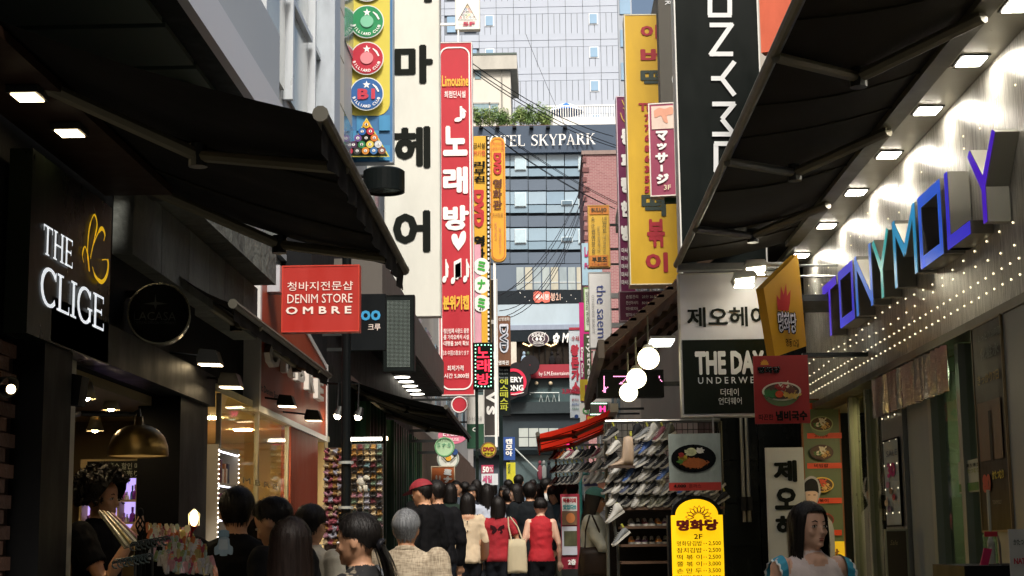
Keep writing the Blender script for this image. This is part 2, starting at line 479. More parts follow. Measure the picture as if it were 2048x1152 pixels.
pane = [unit_box('glass_pane', 35.5 / FPX * HY, .1, 25.5 / FPX * HY, P(c, .13, var=.12, scale=.4, spec=.8)) for c in ('#93abbb', '#87a0b3', '#9cb2c1')]
pn2 = [unit_box('glass_pane', 35.5 / FPX * HY, .1, 16 / FPX * HY, P(c, .13, var=.12, scale=.4, spec=.8)) for c in ('#8fa5b4', '#819aab')]
band = unit_box('dark_panel', 35.6 / FPX * HY, .16, 22.5 / FPX * HY, SLATE)
hwin = unit_box('window', 21 / FPX * HY, .1, 27 / FPX * HY, P('#b8cfd9', .12, var=.08, spec=.8)); hwf = unit_box('window_frame', 23.5 / FPX * HY, .08, 30 / FPX * HY, P('#d5e2e6', .4))
hvw = unit_box('window', 20 / FPX * HY, .1, 7 / FPX * HY, P('#5f7787', .12, spec=.8)); hvf = unit_box('window_frame', 23 / FPX * HY, .08, 10 / FPX * HY, P('#cfdce0', .4))
for k, y0 in enumerate((310, 383, 456)):
    for i in range(9):
        xc = 893 + i * 36.3
        inst('glass_pane', rnd.choice(pane), hp.hit(xc, y0 + 13 - (0 if k else 3)), hotel); inst('glass_pane', rnd.choice(pn2), hp.hit(xc, y0 + 35), hotel)
        inst('dark_panel', band, hp.hit(xc, y0 + 60), hotel)
    for xc in (1041, 1168):
        p = hp.hit(xc, y0 + 17); fr_ = inst('window_frame', hwf, (p.x, HY - .1, p.z), hotel); inst('window', hwin, (p.x, HY - .15, p.z), fr_)
    if k:
        p = hp.hit(1134, y0 + 23); fr_ = inst('window_frame', hvf, (p.x, HY - .1, p.z), hotel); inst('window', hvw, (p.x, HY - .15, p.z), fr_)
# strip windows with mullions
w = hp.box((1000, 532, 1165, 581)); part(hotel, 'slate_wall', SLATE, ((HX0, HY - .1, w[1]), (HX1, HY + .28, hp.ab(1100, 529)[1])))
for i in range(8):
    b = hp.box((1033 + i * 17.2, 535, 1047.5 + i * 17.2, 580))
    wn_ = part(hotel, 'window', P(('#a9b4b4', '#bcb9a8', '#98a6ac')[i % 3], .2, var=.2, scale=1.2), ((b[0], HY - .16, b[1]), (b[2], HY - .02, b[3])))
    part(wn_, 'window_rail', P('#c7cdcc', .4), ((b[0], HY - .2, b[1] + .55), (b[2], HY - .165, b[1] + .62)))
# black band, glazed balcony, restaurant floor, red band, cafe floor, cornice
def hband(name, y0, y1, mat, off): 
    b = hp.box((1000, y0, 1165, y1)); return part(hotel, name, mat, ((HX0, HY - off, b[1]), (HX1, HY + .28, b[3])))
hband('black_band', 581.2, 608, P('#23292e', .5), .12)
hband('balcony_glass', 608.4, 650, P('#aebfca', .12, var=.1, scale=.6, spec=.8), .1)
hband('balcony_rail', 650.3, 660, P('#8f9aac', .4), .2)
hband('black_lintel', 660.3, 683, P('#20272c', .5), .15)
hband('restaurant_back', 683.3, 730, P('#2b2620', .7), -.2)
hband('red_band', 730.3, 757, P('#9a2b38', .5, var=.06), .45)
hband('cafe_back', 757.3, 805, P('#3e5254', .4), -.15)
hband('cornice', 805.3, 828, P('#2b373a', .5), .7)
hband('lower_wall', 828.3, 900, P('#27343a', .5), .25)
hband('shop_lintel', 900.3, 910, P('#10181a', .5), .5)
for i in range(14):
    b = hp.box((1030 + i * 12, 684, 1031.2 + i * 12, 730)); part(hotel, 'mullion', BLACK, ((b[0], HY - .12, b[1]), (b[2], HY + .02, b[3])))
b = hp.box((1022, 684, 1033, 730)); part(hotel, 'cream_pier', P('#cfcabb', .6), ((b[0], HY - .14, b[1]), (b[2], HY + .06, b[3])))
for px_ in (1058, 1102): # chandeliers of the restaurant
    mbx = MB(); c = hp.hit(px_, 692)
    for q in range(7): mbx.ball(c + Vector(((q - 3) * .14, -.06, .06 * abs(q - 3))), .07, 6, 4)
    mk('chandelier', mbx, EM('#ffd9a0', 2.0), hotel)
for i, px_ in enumerate((1048, 1056, 1104, 1116)): # diners behind the glass
    mbx = MB(); c = hp.hit(px_, 716); mbx.ball(c + Vector((0, -.1, -.2)), (.25, .1, .42), 8, 6); mbx.ball(c + Vector((0, -.1, .35)), (.12, .1, .16), 8, 6)
    mk('diner_silhouette', mbx, P(('#8fa7bb', '#3b4a3a', '#1d1d1f', '#241f1d')[i], .8), hotel)
for px_, w_ in ((1073, 7), (1101, 8)): # globe lamps of the cafe
    mbx = MB(); mbx.ball(hp.hit(px_, 767) + Vector((0, -.16, 0)), .16, 12, 8); mk('globe_lamp', mbx, P('#cdbb9a', .5), hotel)
for px_ in (1082, 1095, 1108): # stools
    mbx = MB(); c = hp.hit(px_, 794) + Vector((0, -.1, 0))
    for s_ in (-1, 1): mbx.tube([c + Vector((0, 0, .2)), c + Vector((.14 * s_, 0, -.4))], .025, 6)
    mbx.box(c + Vector((-.12, -.05, .19)), c + Vector((.12, .05, .24))); mk('cafe_stool', mbx, P('#aab3b0', .4), hotel)
mbx = MB(); rail = [hp.hit(1060, 790), hp.hit(1060, 786), hp.hit(1118, 786), hp.hit(1118, 803)]
mbx.tube([p + Vector((0, -.2, 0)) for p in rail], .05, 6); mk('balcony_rail', mbx, P('#c9d3d1', .4), hotel)
for i in range(4): # paper screen windows
    for j in range(2):
        b = hp.box((1038 + i * 20, 857 + j * 19, 1056.5 + i * 20, 874.5 + j * 19)); part(hotel, 'window_pane', P('#b9c0ba', .4, var=.05), ((b[0], HY - .31, b[1]), (b[2], HY - .24, b[3])))
b = hp.box((1020, 910, 1165, 955)); part(hotel, 'shop_window', P('#59696a', .12, var=.3, scale=.6, spec=.8), ((b[0], HY - .1, b[1] - 3), (b[2] + 3, HY + .2, b[3])))
for px_, c_ in ((1080, '#7c3340'), (1098, '#23272c'), (1088, '#8a8f8c')):
    mbx = MB(); c = hp.hit(px_, 945); mbx.ball(c + Vector((0, -.3, 0)), (.22, .1, .6), 8, 6); mbx.ball(c + Vector((0, -.3, .75)), (.13, .1, .17), 8, 6); mk('window_figure', mbx, P(c_, .7), hotel)
mbx = MB(); mbx.tube([hp.hit(1028, 896) + Vector((0, -.6, 0)), hp.hit(1076, 943) + Vector((0, -.6, 0))], .06, 6); mk('stair_rail', mbx, P('#b9bfb9', .4), hotel)

# serif capitals, drawn as thick and thin strokes
def serif(letter):
    t, n, sf = .17, .06, .05
    S = []
    def V(x, y0=0, y1=1, w=t):
        S.append(([(x, y0), (x, y1)], w))
        for y in (y0, y1):
            if y in (0, 1): S.append(([(x - w / 2 - .09, abs(y - sf / 2)), (x + w / 2 + .09, abs(y - sf / 2))], sf))
    def arc(cx, cy, rx, ry, q0, q1, k=14):
        pts = [(cx + rx * math.cos(R(q0 + (q1 - q0) * i / k)), cy + ry * math.sin(R(q0 + (q1 - q0) * i / k))) for i in range(k + 1)]
        ws = [n + (t - n) * abs(math.cos(R(q0 + (q1 - q0) * i / k))) ** 1.3 for i in range(k + 1)]
        S.append((pts, ws))
    W = .8
    if letter == 'T': V(.4); S += [([(0, .97), (.8, .97)], .06), ([(.02, 1), (.02, .78)], .045), ([(.78, 1), (.78, .78)], .045)]
    elif letter == 'H': V(.14); V(.76); S.append(([(.14, .52), (.76, .52)], n)); W = .9
    elif letter == 'E': V(.14); S += [([(.1, .97), (.64, .97)], n), ([(.14, .52), (.52, .52)], n), ([(.1, .03), (.68, .03)], n), ([(.63, 1), (.63, .8)], .05), ([(.67, 0), (.67, .22)], .05), ([(.51, .42), (.51, .62)], .05)]; W = .7
    elif letter == 'L': V(.14); S += [([(.1, .03), (.66, .03)], n), ([(.65, 0), (.65, .22)], .05)]; W = .68
    elif letter == 'I': V(.17); W = .34
    elif letter == 'C': arc(.47, .5, .42, .49, 42, 318); S.append(([(.80, .98), (.80, .74)], .05)); W = .85
    elif letter == 'G': arc(.47, .5, .42, .49, 42, 320); S += [([(.80, .98), (.80, .74)], .05), ([(.78, .08), (.78, .44)], .15), ([(.62, .44), (.92, .44)], .05)]; W = .92
    elif letter == 'O': arc(.47, .5, .42, .49, 0, 360, 24); W = .94
    elif letter == 'S':
        S.append(([(.62, .86), (.5, .96), (.32, .98), (.16, .9), (.12, .76), (.2, .62), (.4, .52), (.56, .4), (.6, .24), (.52, .09), (.34, .02), (.16, .05), (.07, .16)], [.06, .06, .06, .1, .14, .16, .17, .16, .14, .1, .06, .06, .06])); S += [([(.64, .98), (.64, .76)], .05), ([(.06, .02), (.06, .26)], .05)]; W = .7
    elif letter == 'K': V(.14); S += [([(.72, .97), (.2, .42)], n), ([(.36, .6), (.76, .03)], .15), ([(.6, .975), (.84, .975)], .05), ([(.62, .025), (.92, .025)], .05)]; W = .88
    elif letter == 'Y': V(.42, 0, .48); S += [([(.42, .45), (.1, .97)], .15), ([(.42, .45), (.74, .97)], n), ([(0, .975), (.24, .975)], .05), ([(.62, .975), (.86, .975)], .05)]; W = .84
    elif letter == 'P': V(.14); arc(.36, .73, .26, .24, -90, 90); S += [([(.14, .97), (.36, .97)], n), ([(.14, .49), (.36, .49)], n)]; W = .66
    elif letter == 'R': V(.14); arc(.36, .75, .24, .22, -90, 90); S += [([(.14, .97), (.36, .97)], n), ([(.14, .53), (.36, .53)], n), ([(.38, .52), (.74, .03)], .15), ([(.62, .025), (.88, .025)], .05)]; W = .84
    elif letter == 'A': S += [([(.4, .98), (.1, .02)], n), ([(.38, .98), (.74, .02)], .15), ([(.2, .34), (.62, .34)], n), ([(0, .025), (.22, .025)], .05), ([(.58, .025), (.9, .025)], .05)]; W = .9
    else: return [], .4
    return S, W
def put_serif(mb, pl, word, abox, h, gap=.12):
    tot = 0; ls = []
    for c in word:
        S, W = serif(c); ls.append((S, tot)); tot += W + gap
    tot -= gap; a0, b0, a1, b1 = abox; sx = (a1 - a0) / tot; sy = b1 - b0; k = 0
    for S, x0 in ls:
        for pts, w in S:
            k += 1; sc = (sx * sy) ** .5
            ww = [q * sc for q in w] if isinstance(w, list) else w * sc
            mb.ribbon2(pl, [(a0 + (x0 + x) * sx, b0 + y * sy) for x, y in pts], ww, h + k * 0.0004 * max(1, pl.o.length / 14))
mbx = MB(); put_serif(mbx, hs2, 'HOTEL SKYPARK', hs2.box((960, 270, 1190, 292)), hs2.e); mk('lettering', mbx, WHT, hotel)
for px_ in (962, 995, 1029, 1063, 1096, 1130): # little sign lamps
    c = hs2.hit(px_, 258); part(hotel, 'sign_lamp', CHAR, ((c.x - .16, HY - .9, c.z), (c.x + .16, HY - .51, c.z + .14)))
gs = Sign('x', None, FRONT(HY - .14), (1040, 583, 1160, 607), .01, BLACK, root=hotel); bpy.data.objects.remove(gs.panel)
gs.poly([(1067, 586), (1072, 582), (1080, 583), (1085, 587), (1092, 583), (1099, 584), (1101, 594), (1099, 604), (1090, 606), (1084, 602), (1078, 606), (1070, 605), (1066, 597)], P('#e2705f', .5), 'guitar_emblem')
gs.text('쎄시봉', (1071, 588, 1098, 600), WHT, .02); gs.text('봉21', (1101, 586, 1121, 602), P('#d9b4a2', .5), .02)
for i in range(14): gs.disc(1040 + (i * 37) % 120, 585 + (i * 11) % 20, .9, .9, WHT, 'star_dot', 6)
ab = Sign('x', None, FRONT(HY - .2), (1055, 663, 1100, 693), .01, BLACK, root=hotel); bpy.data.objects.remove(ab.panel)
ab.disc(1077, 678, 21, 14.5, P('#d9d3d0', .5), 'sign_disc'); ab.disc(1077, 678, 19.5, 13, P('#3a2330', .5), 'sign_disc'); ab.ring(1077, 678, 13, 7, .14, P('#d9d3d0', .5), 'sign_ring')
ab.text('ASHLEY', (1063, 666, 1092, 674), WHT, .02); ab.text('GRILL & SALAD', (1066, 685, 1088, 689), WHT, .01); ab.text('♣♣', (1071, 674, 1084, 682), WHT)
ab.text('✿ M', (1106, 666, 1138, 686), WHT, .03, shear=.2)
rb = Sign('x', None, FRONT(HY - .5), (1040, 731, 1165, 757), .01, BLACK, root=hotel); bpy.data.objects.remove(rb.panel)
rb.text('by S.M.Entertainment', (1078, 751 - 8, 1150, 753), WHT, .0)
# round cafe sign in front of the band: black flower shape with a crimson ring
fs = FRONT(HY - 1.6); c0 = fs.ab(1027, 762); sc_ = 1 / FPX * HY
cafe_sign = E('cafe_sign', 'round black cafe sign with crimson ring and bear ears on the hotel', 'sign', fs.pt(c0[0], c0[1] - 1.4, -.2))
pts = []
for i in range(60):
    q = 2 * math.pi * i / 60; r_ = 33 + 2.5 * math.sin(6 * q)
    pts.append(fs.pt(c0[0] + r_ * sc_ * math.cos(q), c0[1] + r_ * sc_ * 1.08 * math.sin(q), -.4))
mbx = MB(); mbx.prism(pts, (0, -.4, 0)); mk('panel', mbx, P('#2a282a', .5), cafe_sign)
mbx = MB(); mbx.lathe(fs.pt(c0[0] + 33 * sc_, c0[1] + 32 * sc_, -.2), [(.05, -.15), (.75, -.15), (.75, .15), (.05, .15)], 20, (0, 1, 0)); mbx.box(fs.pt(c0[0], c0[1], -.42), fs.pt(c0[0] + .3, c0[1] + .3, -1.6)); mk('ear', mbx, P('#2a282a', .5), cafe_sign)
cs = Sign('x', None, fs, (1000, 730, 1050, 800), .01, BLACK, root=cafe_sign); bpy.data.objects.remove(cs.panel)
cs.ring(1027, 764, 26, 27, .22, P('#d81f45', .5), 'ring'); cs.text('VERY', (1010, 754, 1046, 765), WHT, .04); cs.text('SONG', (1008, 770, 1047, 782), WHT, .04); cs.strokes([[(1022, 789), (1036, 788), (1048, 785)]], 1.2, WHT)

# hotel roof garden: bamboo, railing, parasol
def leaf_clump(mb, c, rx, ry, rz, n, size, rg):
    for _ in range(n):
        while True:
            p = Vector((rg.uniform(-1, 1), rg.uniform(-1, 1), rg.uniform(-1, 1)))
            if p.length < 1: break
        p = Vector(c) + Vector((p.x * rx, p.y * ry, p.z * rz)); d = Vector((rg.gauss(0, 1), rg.gauss(0, 1), rg.gauss(0, .8))).normalized(); w = d.cross(Vector((rg.gauss(0, 1), rg.gauss(0, 1), 1))).normalized()
        L = size * rg.uniform(.6, 1.3); mb.add([p - d * L, p + w * L * .22, p + d * L, p - w * L * .22], [(0, 1, 2, 3)])
gm = [P(c, .6, var=.3, scale=1.0) for c in ('#7f9a58', '#93a866', '#6d8a50')]
for i, (px_, py0, hh) in enumerate(((958, 214, 36), (978, 216, 36), (1002, 232, 26), (1022, 226, 32), (1045, 219, 38), (1062, 224, 32), (1078, 214, 42), (1090, 228, 24))):
    base = at_y(px_, 256, HY + 1.0); t = E('bamboo_plant', ('first', 'second', 'third', 'fourth', 'fifth', 'sixth', 'seventh', 'eighth')[i] + ' bamboo from the left in the hotel roof planter', 'plant', base, 'bamboo on the hotel roof')
    H_ = hh / FPX * HY * 1.15; mb1 = MB(); mb2 = MB(); rg = random.Random(40 + i)
    for k in range(5):
        x = rg.uniform(-.4, .4); tip = base + Vector((x * 2.2, rg.uniform(-.3, .3), H_ * rg.uniform(.75, 1))); mb1.tube([base + Vector((x, 0, 0)), (base + tip) / 2 + Vector((x * .3, 0, 0)), tip], .025, 5)
        for q in range(5): 
            f = .35 + .65 * q / 4; c = base.lerp(tip, f); leaf_clump(mb2, c, .38, .3, .26, 26, .16, rg)
    mk('stem', mb1, P('#70804a', .6), t); mk('foliage', mb2, gm[i % 3], t)
b0 = at_y(945, 256, HY + 1.0); b1 = at_y(1100, 256, HY + 1.0)
mbx = MB(); mbx.box((b0.x, HY + .5, sg[3] - .05), (b1.x, HY + 1.5, sg[3] + .3)); mk('planter', mbx, P('#7a5a4c', .8), label='long brown planter box along the hotel roof edge', cat='planter')
rl = E('roof_railing', 'white picket railing round the hotel roof terrace', 'railing', at_y(1175, 252, HY + 1.2))
r0, r1 = at_y(1092, 214, HY + 1.2), at_y(1234, 236, HY + 1.2)
for i in range(30):
    x = r0.x + (r1.x - r0.x) * i / 29; mbx = MB(); mbx.box((x - .035, HY + 1.17, sg[3]), (x + .035, HY + 1.23, r0.z)); mk('picket', mbx, WHT, rl)
mbx = MB(); mbx.box((r0.x - .1, HY + 1.16, r0.z), (r1.x + .1, HY + 1.24, r0.z + .1)); mbx.box((r0.x - .1, HY + 1.3, sg[3]), (r1.x + .1, HY + 1.38, sg[3] + 1.1)); mk('rail', mbx, WHT, rl)
um = E('parasol', 'blue striped parasol open on the hotel roof terrace', 'parasol', at_y(1132, 252, HY + 3))
ct = at_y(1132, 205, HY + 3); rr = 38 / FPX * HY
for i in range(10):
    q0, q1 = 2 * math.pi * i / 10, 2 * math.pi * (i + 1) / 10; mbx = MB()
    pr = [(0, 0), (.5, -.32), (1, -.85)]
    vs = [ct + Vector((rr * r_ * math.cos(q), rr * r_ * math.sin(q), z_)) for q in (q0, q1) for r_, z_ in pr]
    mbx.add(vs, [(0, 1, 4, 3), (1, 2, 5, 4)]); mk('canopy_panel', mbx, P('#3d74c4' if i % 2 else '#d7e6f5', .6), um)
mbx = MB(); mbx.tube([ct, (ct.x, ct.y, sg[3])], .04, 6); mk('pole', mbx, WHT, um)
for px_ in (1149, 1163, 1171): # white air conditioners on the terrace
    pass

# brick building at the right of the hotel
BY = 98.0; bp_ = FRONT(BY)
brk = bld('brick_building', 'dull red brick building standing at the right before the hotel', (4, BY + 6, ground(BY)))
x0 = bp_.ab(1168, 400)[0]; zt = bp_.ab(1200, 309)[1]
bm = bpy.data.materials.new('brickwork'); bm.use_nodes = True
nt = bm.node_tree; bn = nt.nodes.new('ShaderNodeTexBrick'); tcn = nt.nodes.new('ShaderNodeTexCoord'); mpn = nt.nodes.new('ShaderNodeMapping'); mpn.inputs['Rotation'].default_value = (R(90), 0, 0)
bn.inputs['Color1'].default_value = (*lin('#9a6c6c'), 1); bn.inputs['Color2'].default_value = (*lin('#8c5c5e'), 1); bn.inputs['Mortar'].default_value = (*lin('#a58c88'), 1)
bn.inputs['Scale'].default_value = 1.0; bn.inputs['Brick Width'].default_value = .3; bn.inputs['Row Height'].default_value = .1; bn.inputs['Mortar Size'].default_value = .012
nt.links.new(tcn.outputs['Object'], mpn.inputs[0]); nt.links.new(mpn.outputs[0], bn.inputs[0]); nt.links.new(bn.outputs[0], nt.nodes['Principled BSDF'].inputs['Base Color']); nt.nodes['Principled BSDF'].inputs['Roughness'].default_value = .9
part(brk, 'wall', bm, ((x0, BY, 3), (13, BY + 13, zt)))
part(brk, 'coping', P('#8c7a74', .8), ((x0 - .1, BY - .1, zt + .002), (13.1, BY + 13.1, zt + .25)))
for k in range(14): # toothed quoins at the corner
    z = zt - .5 - k * .62; part(brk, 'quoin', P('#6f4a4a', .9, var=.2), ((x0 - .06, BY - .06, z), (x0 + (.35 if k % 2 else .2), BY + .3, z + .3)))
# ============================================================ left side of the lane
XL = -2.3
DARKW = P('#17181a', .75, var=.2, scale=2, bump=.1); CREAMW = P('#cdbf9d', .7, var=.06, scale=1)
la = bld('accessory_shop', 'dark fronted accessory shop with open counter at the left', (-3.2, 8.6, ground(7)))
part(la, 'upper_wall', DARKW, ((-4.2, 2.0, 2.66), (XL - .05, 10.55, 3.95)))
part(la, 'pillar', P('#0b0b0c', .6), ((-2.6, 6.99, .2), (-2.22, 7.4, 2.655)))
part(la, 'door_jamb', P('#b3b1a4', .5, var=.08), ((-2.55, 7.41, .2), (XL, 7.74, 2.655)))
part(la, 'near_wall', P('#24221f', .8), ((-4.2, 2.0, 0), (-2.62, 7.55, 2.65)))
part(la, 'brick_backing', P('#2c221c', .9), ((-2.615, 5.2, .1), (-2.36, 6.985, 2.655)))
bk = [unit_box('brick', .05, .195, .057, P(c, .9, var=.25, scale=9, bump=.4)) for c in ('#4a2e1e', '#40281c', '#523826')]
for r_ in range(34):
    for c_ in range(5):
        y = 6.08 + c_ * .205 + (.1 if r_ % 2 else 0)
        if y < 6.9: inst('brick', rnd.choice(bk), (-2.335 + rnd.uniform(-.004, .004), y, .45 + r_ * .065), la)
part(la, 'back_wall', P('#8b7a58', .8, var=.1), ((-4.2, 7.56, .1), (-3.75, 11.2, 2.65)))
part(la, 'end_wall', P('#6d5d42', .8, var=.1), ((-3.74, 10.95, .3), (-2.45, 11.15, 2.65)))
part(la, 'ceiling', P('#8f8468', .8), ((-3.74, 7.56, 2.6), (-2.42, 10.94, 2.655)))
part(la, 'shop_floor', P('#4a4238', .7), ((-3.74, 7.56, .1), (-2.4, 10.94, .42)))
part(la, 'black_column', P('#0a0a0b', .5), ((-2.5, 9.72, .3), (-2.24, 10.5, 2.655)))
part(la, 'lintel', P('#141414', .5), ((-2.36, 7.0, 2.657), (-2.2, 10.54, 2.86)))
# stained stone cornice in two courses, made of blocks
STONE = [P(c, .9, var=.35, scale=5, bump=.9, bscale=14) for c in ('#5f625c', '#555852', '#676a63')]
y = 8.5; i = 0
while y < 11.7:
    L = rnd.uniform(.5, .75); part(la, 'stone_block', STONE[i % 3], ((-2.42, y, 3.32), (-2.24, y + L - .012, 3.72))); part(la, 'stone_block', STONE[(i + 1) % 3], ((-2.42, y - .1, 3.73), (-2.08, y + L - .112, 4.0))); y += L; i += 1
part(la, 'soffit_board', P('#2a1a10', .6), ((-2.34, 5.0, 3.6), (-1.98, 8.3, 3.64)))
def lamp_panel(root, name, c, sx, sy, col=WARM, s=14, t=.03):
    part(root, name + '_housing', DSTEEL, ((c[0] - sx / 2 - .015, c[1] - sy / 2 - .015, c[2]), (c[0] + sx / 2 + .015, c[1] + sy / 2 + .015, c[2] + t)))
    return part(root, name, EM(col, s), ((c[0] - sx / 2, c[1] - sy / 2, c[2] - .004), (c[0] + sx / 2, c[1] + sy / 2, c[2] - .001)))
for i, (px_, py_) in enumerate(((53, 244), (138, 314))):
    p = at_x(px_, py_, -2.1); e = E('downlight', ('nearer' if i == 0 else 'farther') + ' square warm downlight under the ledge above the black sign', 'lamp', (p.x, p.y, 3.56)); lamp_panel(e, 'lens', (-2.1, p.y, 3.565), .1, .12, WARM, 10)

# OMBRE denim shop
lb = bld('denim_shop', 'lit cream denim shop with glass front beside the orange panel', (-3.2, 14, ground(13)))
part(lb, 'upper_wall', DARKW, ((-4.2, 10.56, 2.9), (-2.44, 17.6, 4.25)))
part(lb, 'back_wall', P('#d9c795', .8, var=.05), ((-4.3, 11.16, .3), (-3.7, 17.6, 2.9)))
part(lb, 'end_wall', P('#d3bf8e', .8, var=.05), ((-3.69, 17.3, .3), (-2.42, 17.6, 2.89)))
part(lb, 'near_wall', P('#c7b98f', .8, var=.05), ((-3.69, 11.17, .3), (-2.42, 11.35, 2.89)))
part(lb, 'ceiling', P('#d8cda8', .8), ((-3.69, 11.36, 2.84), (-2.36, 17.29, 2.895)))
part(lb, 'shop_floor', P('#8a7b5c', .6), ((-3.69, 11.36, .3), (-2.36, 17.29, .62)))
part(lb, 'orange_wall', P('#8a3412', .6, var=.05), ((-2.42, 14.5, .62), (-2.33, 16.2, 2.83)))
part(lb, 'white_plinth', P('#c9cbcb', .6), ((-2.4, 14.4, .62), (-2.3, 16.3, 1.75)))
for y0_, y1_ in ((11.42, 12.88), (12.92, 14.38)):
    mb = MB(); mb.add([(-2.35, y0_, .64), (-2.35, y1_, .64), (-2.35, y1_, 2.83), (-2.35, y0_, 2.83)], [(0, 1, 2, 3)]); mk('glass_pane', mb, glass('#efe9d4', .03), lb)
for yy in (11.4, 12.9, 14.4): part(lb, 'glass_post', STEEL, ((-2.37, yy - .015, .64), (-2.335, yy + .015, 2.83)))
for i in range(3):
    e = E('ceiling_spot', ('nearest', 'middle', 'farthest')[i] + ' round ceiling spot inside the denim shop', 'lamp', (-2.9, 12.2 + i * 1.5, 2.83)); mb = MB(); mb.lathe((-2.9, 12.2 + i * 1.5, 2.835), [(.001, -.006), (.085, -.006), (.09, .004), (.001, .004)], 16); mk('lens', mb, EM(WARM, 220), e)
S = Sign('x', None, LEFT(-2.33), (455, 945, 560, 985), .001, BLACK, root=lb); bpy.data.objects.remove(S.panel)
S.text('O M B R E', (455, 958, 553, 970), P('#7b704c', .5), .01)
# orange fascia with chrome letters, white edge
S = Sign('fascia_sign', 'orange OMBRE fascia panel with chrome raised letters and white edge', LEFT(-2.32), (512, 640, 650, 800), .12, P('#b5481c', .45, var=.05), None, cat='sign')
mb = MB()
for q in ('a',):
    pl = S.pl; a0, a1 = pl.ab(520, 700)[0], pl.ab(652, 800)[0]
bb = [pl.pt(a0, 2.86 + pl.o.z, 0), pl.pt(a1, 2.86, 0), pl.pt(a1, 3.62, 0), pl.pt(a0, 4.15, 0)]
bpy.data.objects.remove(S.panel)
mb.prism(bb, (-.12, 0, 0)); mk('panel', mb, P('#963a16', .45, var=.06, scale=1.5), S.root)
mb = MB()
for p, q in ((bb[0], bb[1]), (bb[2], bb[3])):
    mb.prism([p + Vector((.01, 0, -.05)), q + Vector((.01, 0, -.05)), q + Vector((.01, 0, .0)), p + Vector((.01, 0, .0))], (-.14, 0, 0))
mb.box(bb[1] + Vector((-.13, 0, -.05)), bb[2] + Vector((.012, .08, 0))); mb.box(bb[0] + Vector((-.13, -.07, -.05)), bb[3] + Vector((.012, 0, 0))); mk('edge', mb, P('#c9c9c6', .4), S.root)
def raised(pl, root, word, boxes, depth, mat, bold=.03, face=None):
    for c, b in zip(word, boxes):
        vs, fs = glyphs(c, bold); ab = pl.box(b); m1 = MB(); put_text(m1, pl, c, ab, depth, bold, raw=True); k = len(m1.v)
        edges = {}
        for f in m1.f:
            for i in range(len(f)): edges[(f[i], f[(i + 1) % len(f)])] = 1
        side = MB(); side.v = [v.copy() for v in m1.v] + [v - pl.n * (depth - .002) for v in m1.v]
        for (i, j) in edges:
            if (j, i) not in edges: side.f.append([i, j, k + j, k + i]); side.mi.append(0)
        m1.v += side.v; base = k
        n0 = len(m1.f)
        for f in side.f: m1.f.append([q + base for q in f]); m1.mi.append(1)
        mk('raised_letter', m1, [face or mat, mat], root)
raised(S.pl, S.root, 'OMBRE', [(527, 690, 549, 735), (560, 700, 580, 750), (585, 720, 600, 765), (607, 738, 620, 783), (626, 760, 638, 800)], .05, P('#d0ccc2', .4, 0), .04)
S.text('It Denim Seoul', (520, 778, 560, 792), BLACK, .03)
# black boutique
lc = bld('dark_boutique', 'black fronted boutique with row of eave lights on the left', (-3.2, 24, ground(24)))
part(lc, 'upper_wall', P('#141517', .6, var=.2), ((-4.5, 17.62, 3.9), (-2.62, 31, 6.3)))
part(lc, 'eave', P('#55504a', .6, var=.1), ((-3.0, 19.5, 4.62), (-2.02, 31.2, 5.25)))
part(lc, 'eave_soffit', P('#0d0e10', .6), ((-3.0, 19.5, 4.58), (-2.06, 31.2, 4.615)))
part(lc, 'lower_wall', P('#101512', .6, var=.2), ((-4.5, 17.62, .5), (-2.6, 31, 3.89)))
part(lc, 'upper_storey', P('#b7bab8', .7, var=.1), ((-6, 22.5, 6.31), (-3.2, 40, 16)))
for i in range(7):
    z = 6.8 + (i // 3) * 3.0; yy = 24 + (i % 3) * 4; part(lc, 'window', P('#7f94a0', .12, spec=.8), ((-3.25, yy, z), (-3.18, yy + 2.2, z + 1.8)))
for i, (px_, py_) in enumerate(((808, 748), (818, 759), (826, 770), (834, 780), (839, 789))):
    y_ = 27.4 + i * .8; mb = MB(); mb.lathe((-2.5, y_, 4.574), [(.001, -.004), (.14, -.004), (.14, .005)], 14); mk('eave_light', mb, EM('#fff6e4', 6), lc)
GREENP = P('#1d3a2b', .4, .2, var=.2, scale=3)
for i in range(22): # fluted green columns
    y_ = 21.6 + i * .42; mb = MB(); mb.lathe((-2.52, y_, .9), [(.001, 0), (.13, 0), (.13, 2.75), (.001, 2.75)], 10)
    if i not in (6, 7, 15): mk('fluted_column', mb, GREENP if i % 3 else P('#2f5a3c', .35, .2), lc, smooth=False)
part(lc, 'lit_doorway', P('#cfc79f', .5), ((-2.58, 23.9, .95), (-2.5, 24.75, 3.3)))
part(lc, 'door_lamp', EM(WARM, 5), ((-2.6, 24.2, 3.31), (-2.45, 24.5, 3.36)))

# tall glass building above, with projecting slab
ld = bld('glass_building', 'pale building with large windows and projecting soffit above the left awnings', (-4, 14, 5.6))
part(ld, 'projecting_slab', P('#1d2420', .5), ((-6.5, 3, 5.75), (-2.64, 15.2, 6.5)))
part(ld, 'white_edge', P('#c9ccd2', .4, var=.05), ((-2.639, 3, 5.66), (-2.56, 15.25, 6.02)))
part(ld, 'grey_fascia', P('#a9b1b8', .45, var=.08, scale=.8), ((-2.637, 3, 6.025), (-2.6, 15.25, 6.75)))
SOFP = P('#56665c', .6, var=.15)
for i in range(9): part(ld, 'soffit_panel', SOFP, ((-4.2, 5.2 + i * 1.1, 5.70), (-2.9, 6.2 + i * 1.1, 5.745))); part(ld, 'soffit_panel', SOFP, ((-5.9, 5.2 + i * 1.1, 5.70), (-4.35, 6.2 + i * 1.1, 5.745)))
part(ld, 'wall', P('#c3c6c4', .6, var=.06), ((-6.5, 10.6, 6.51), (-3.0, 21.5, 17)))
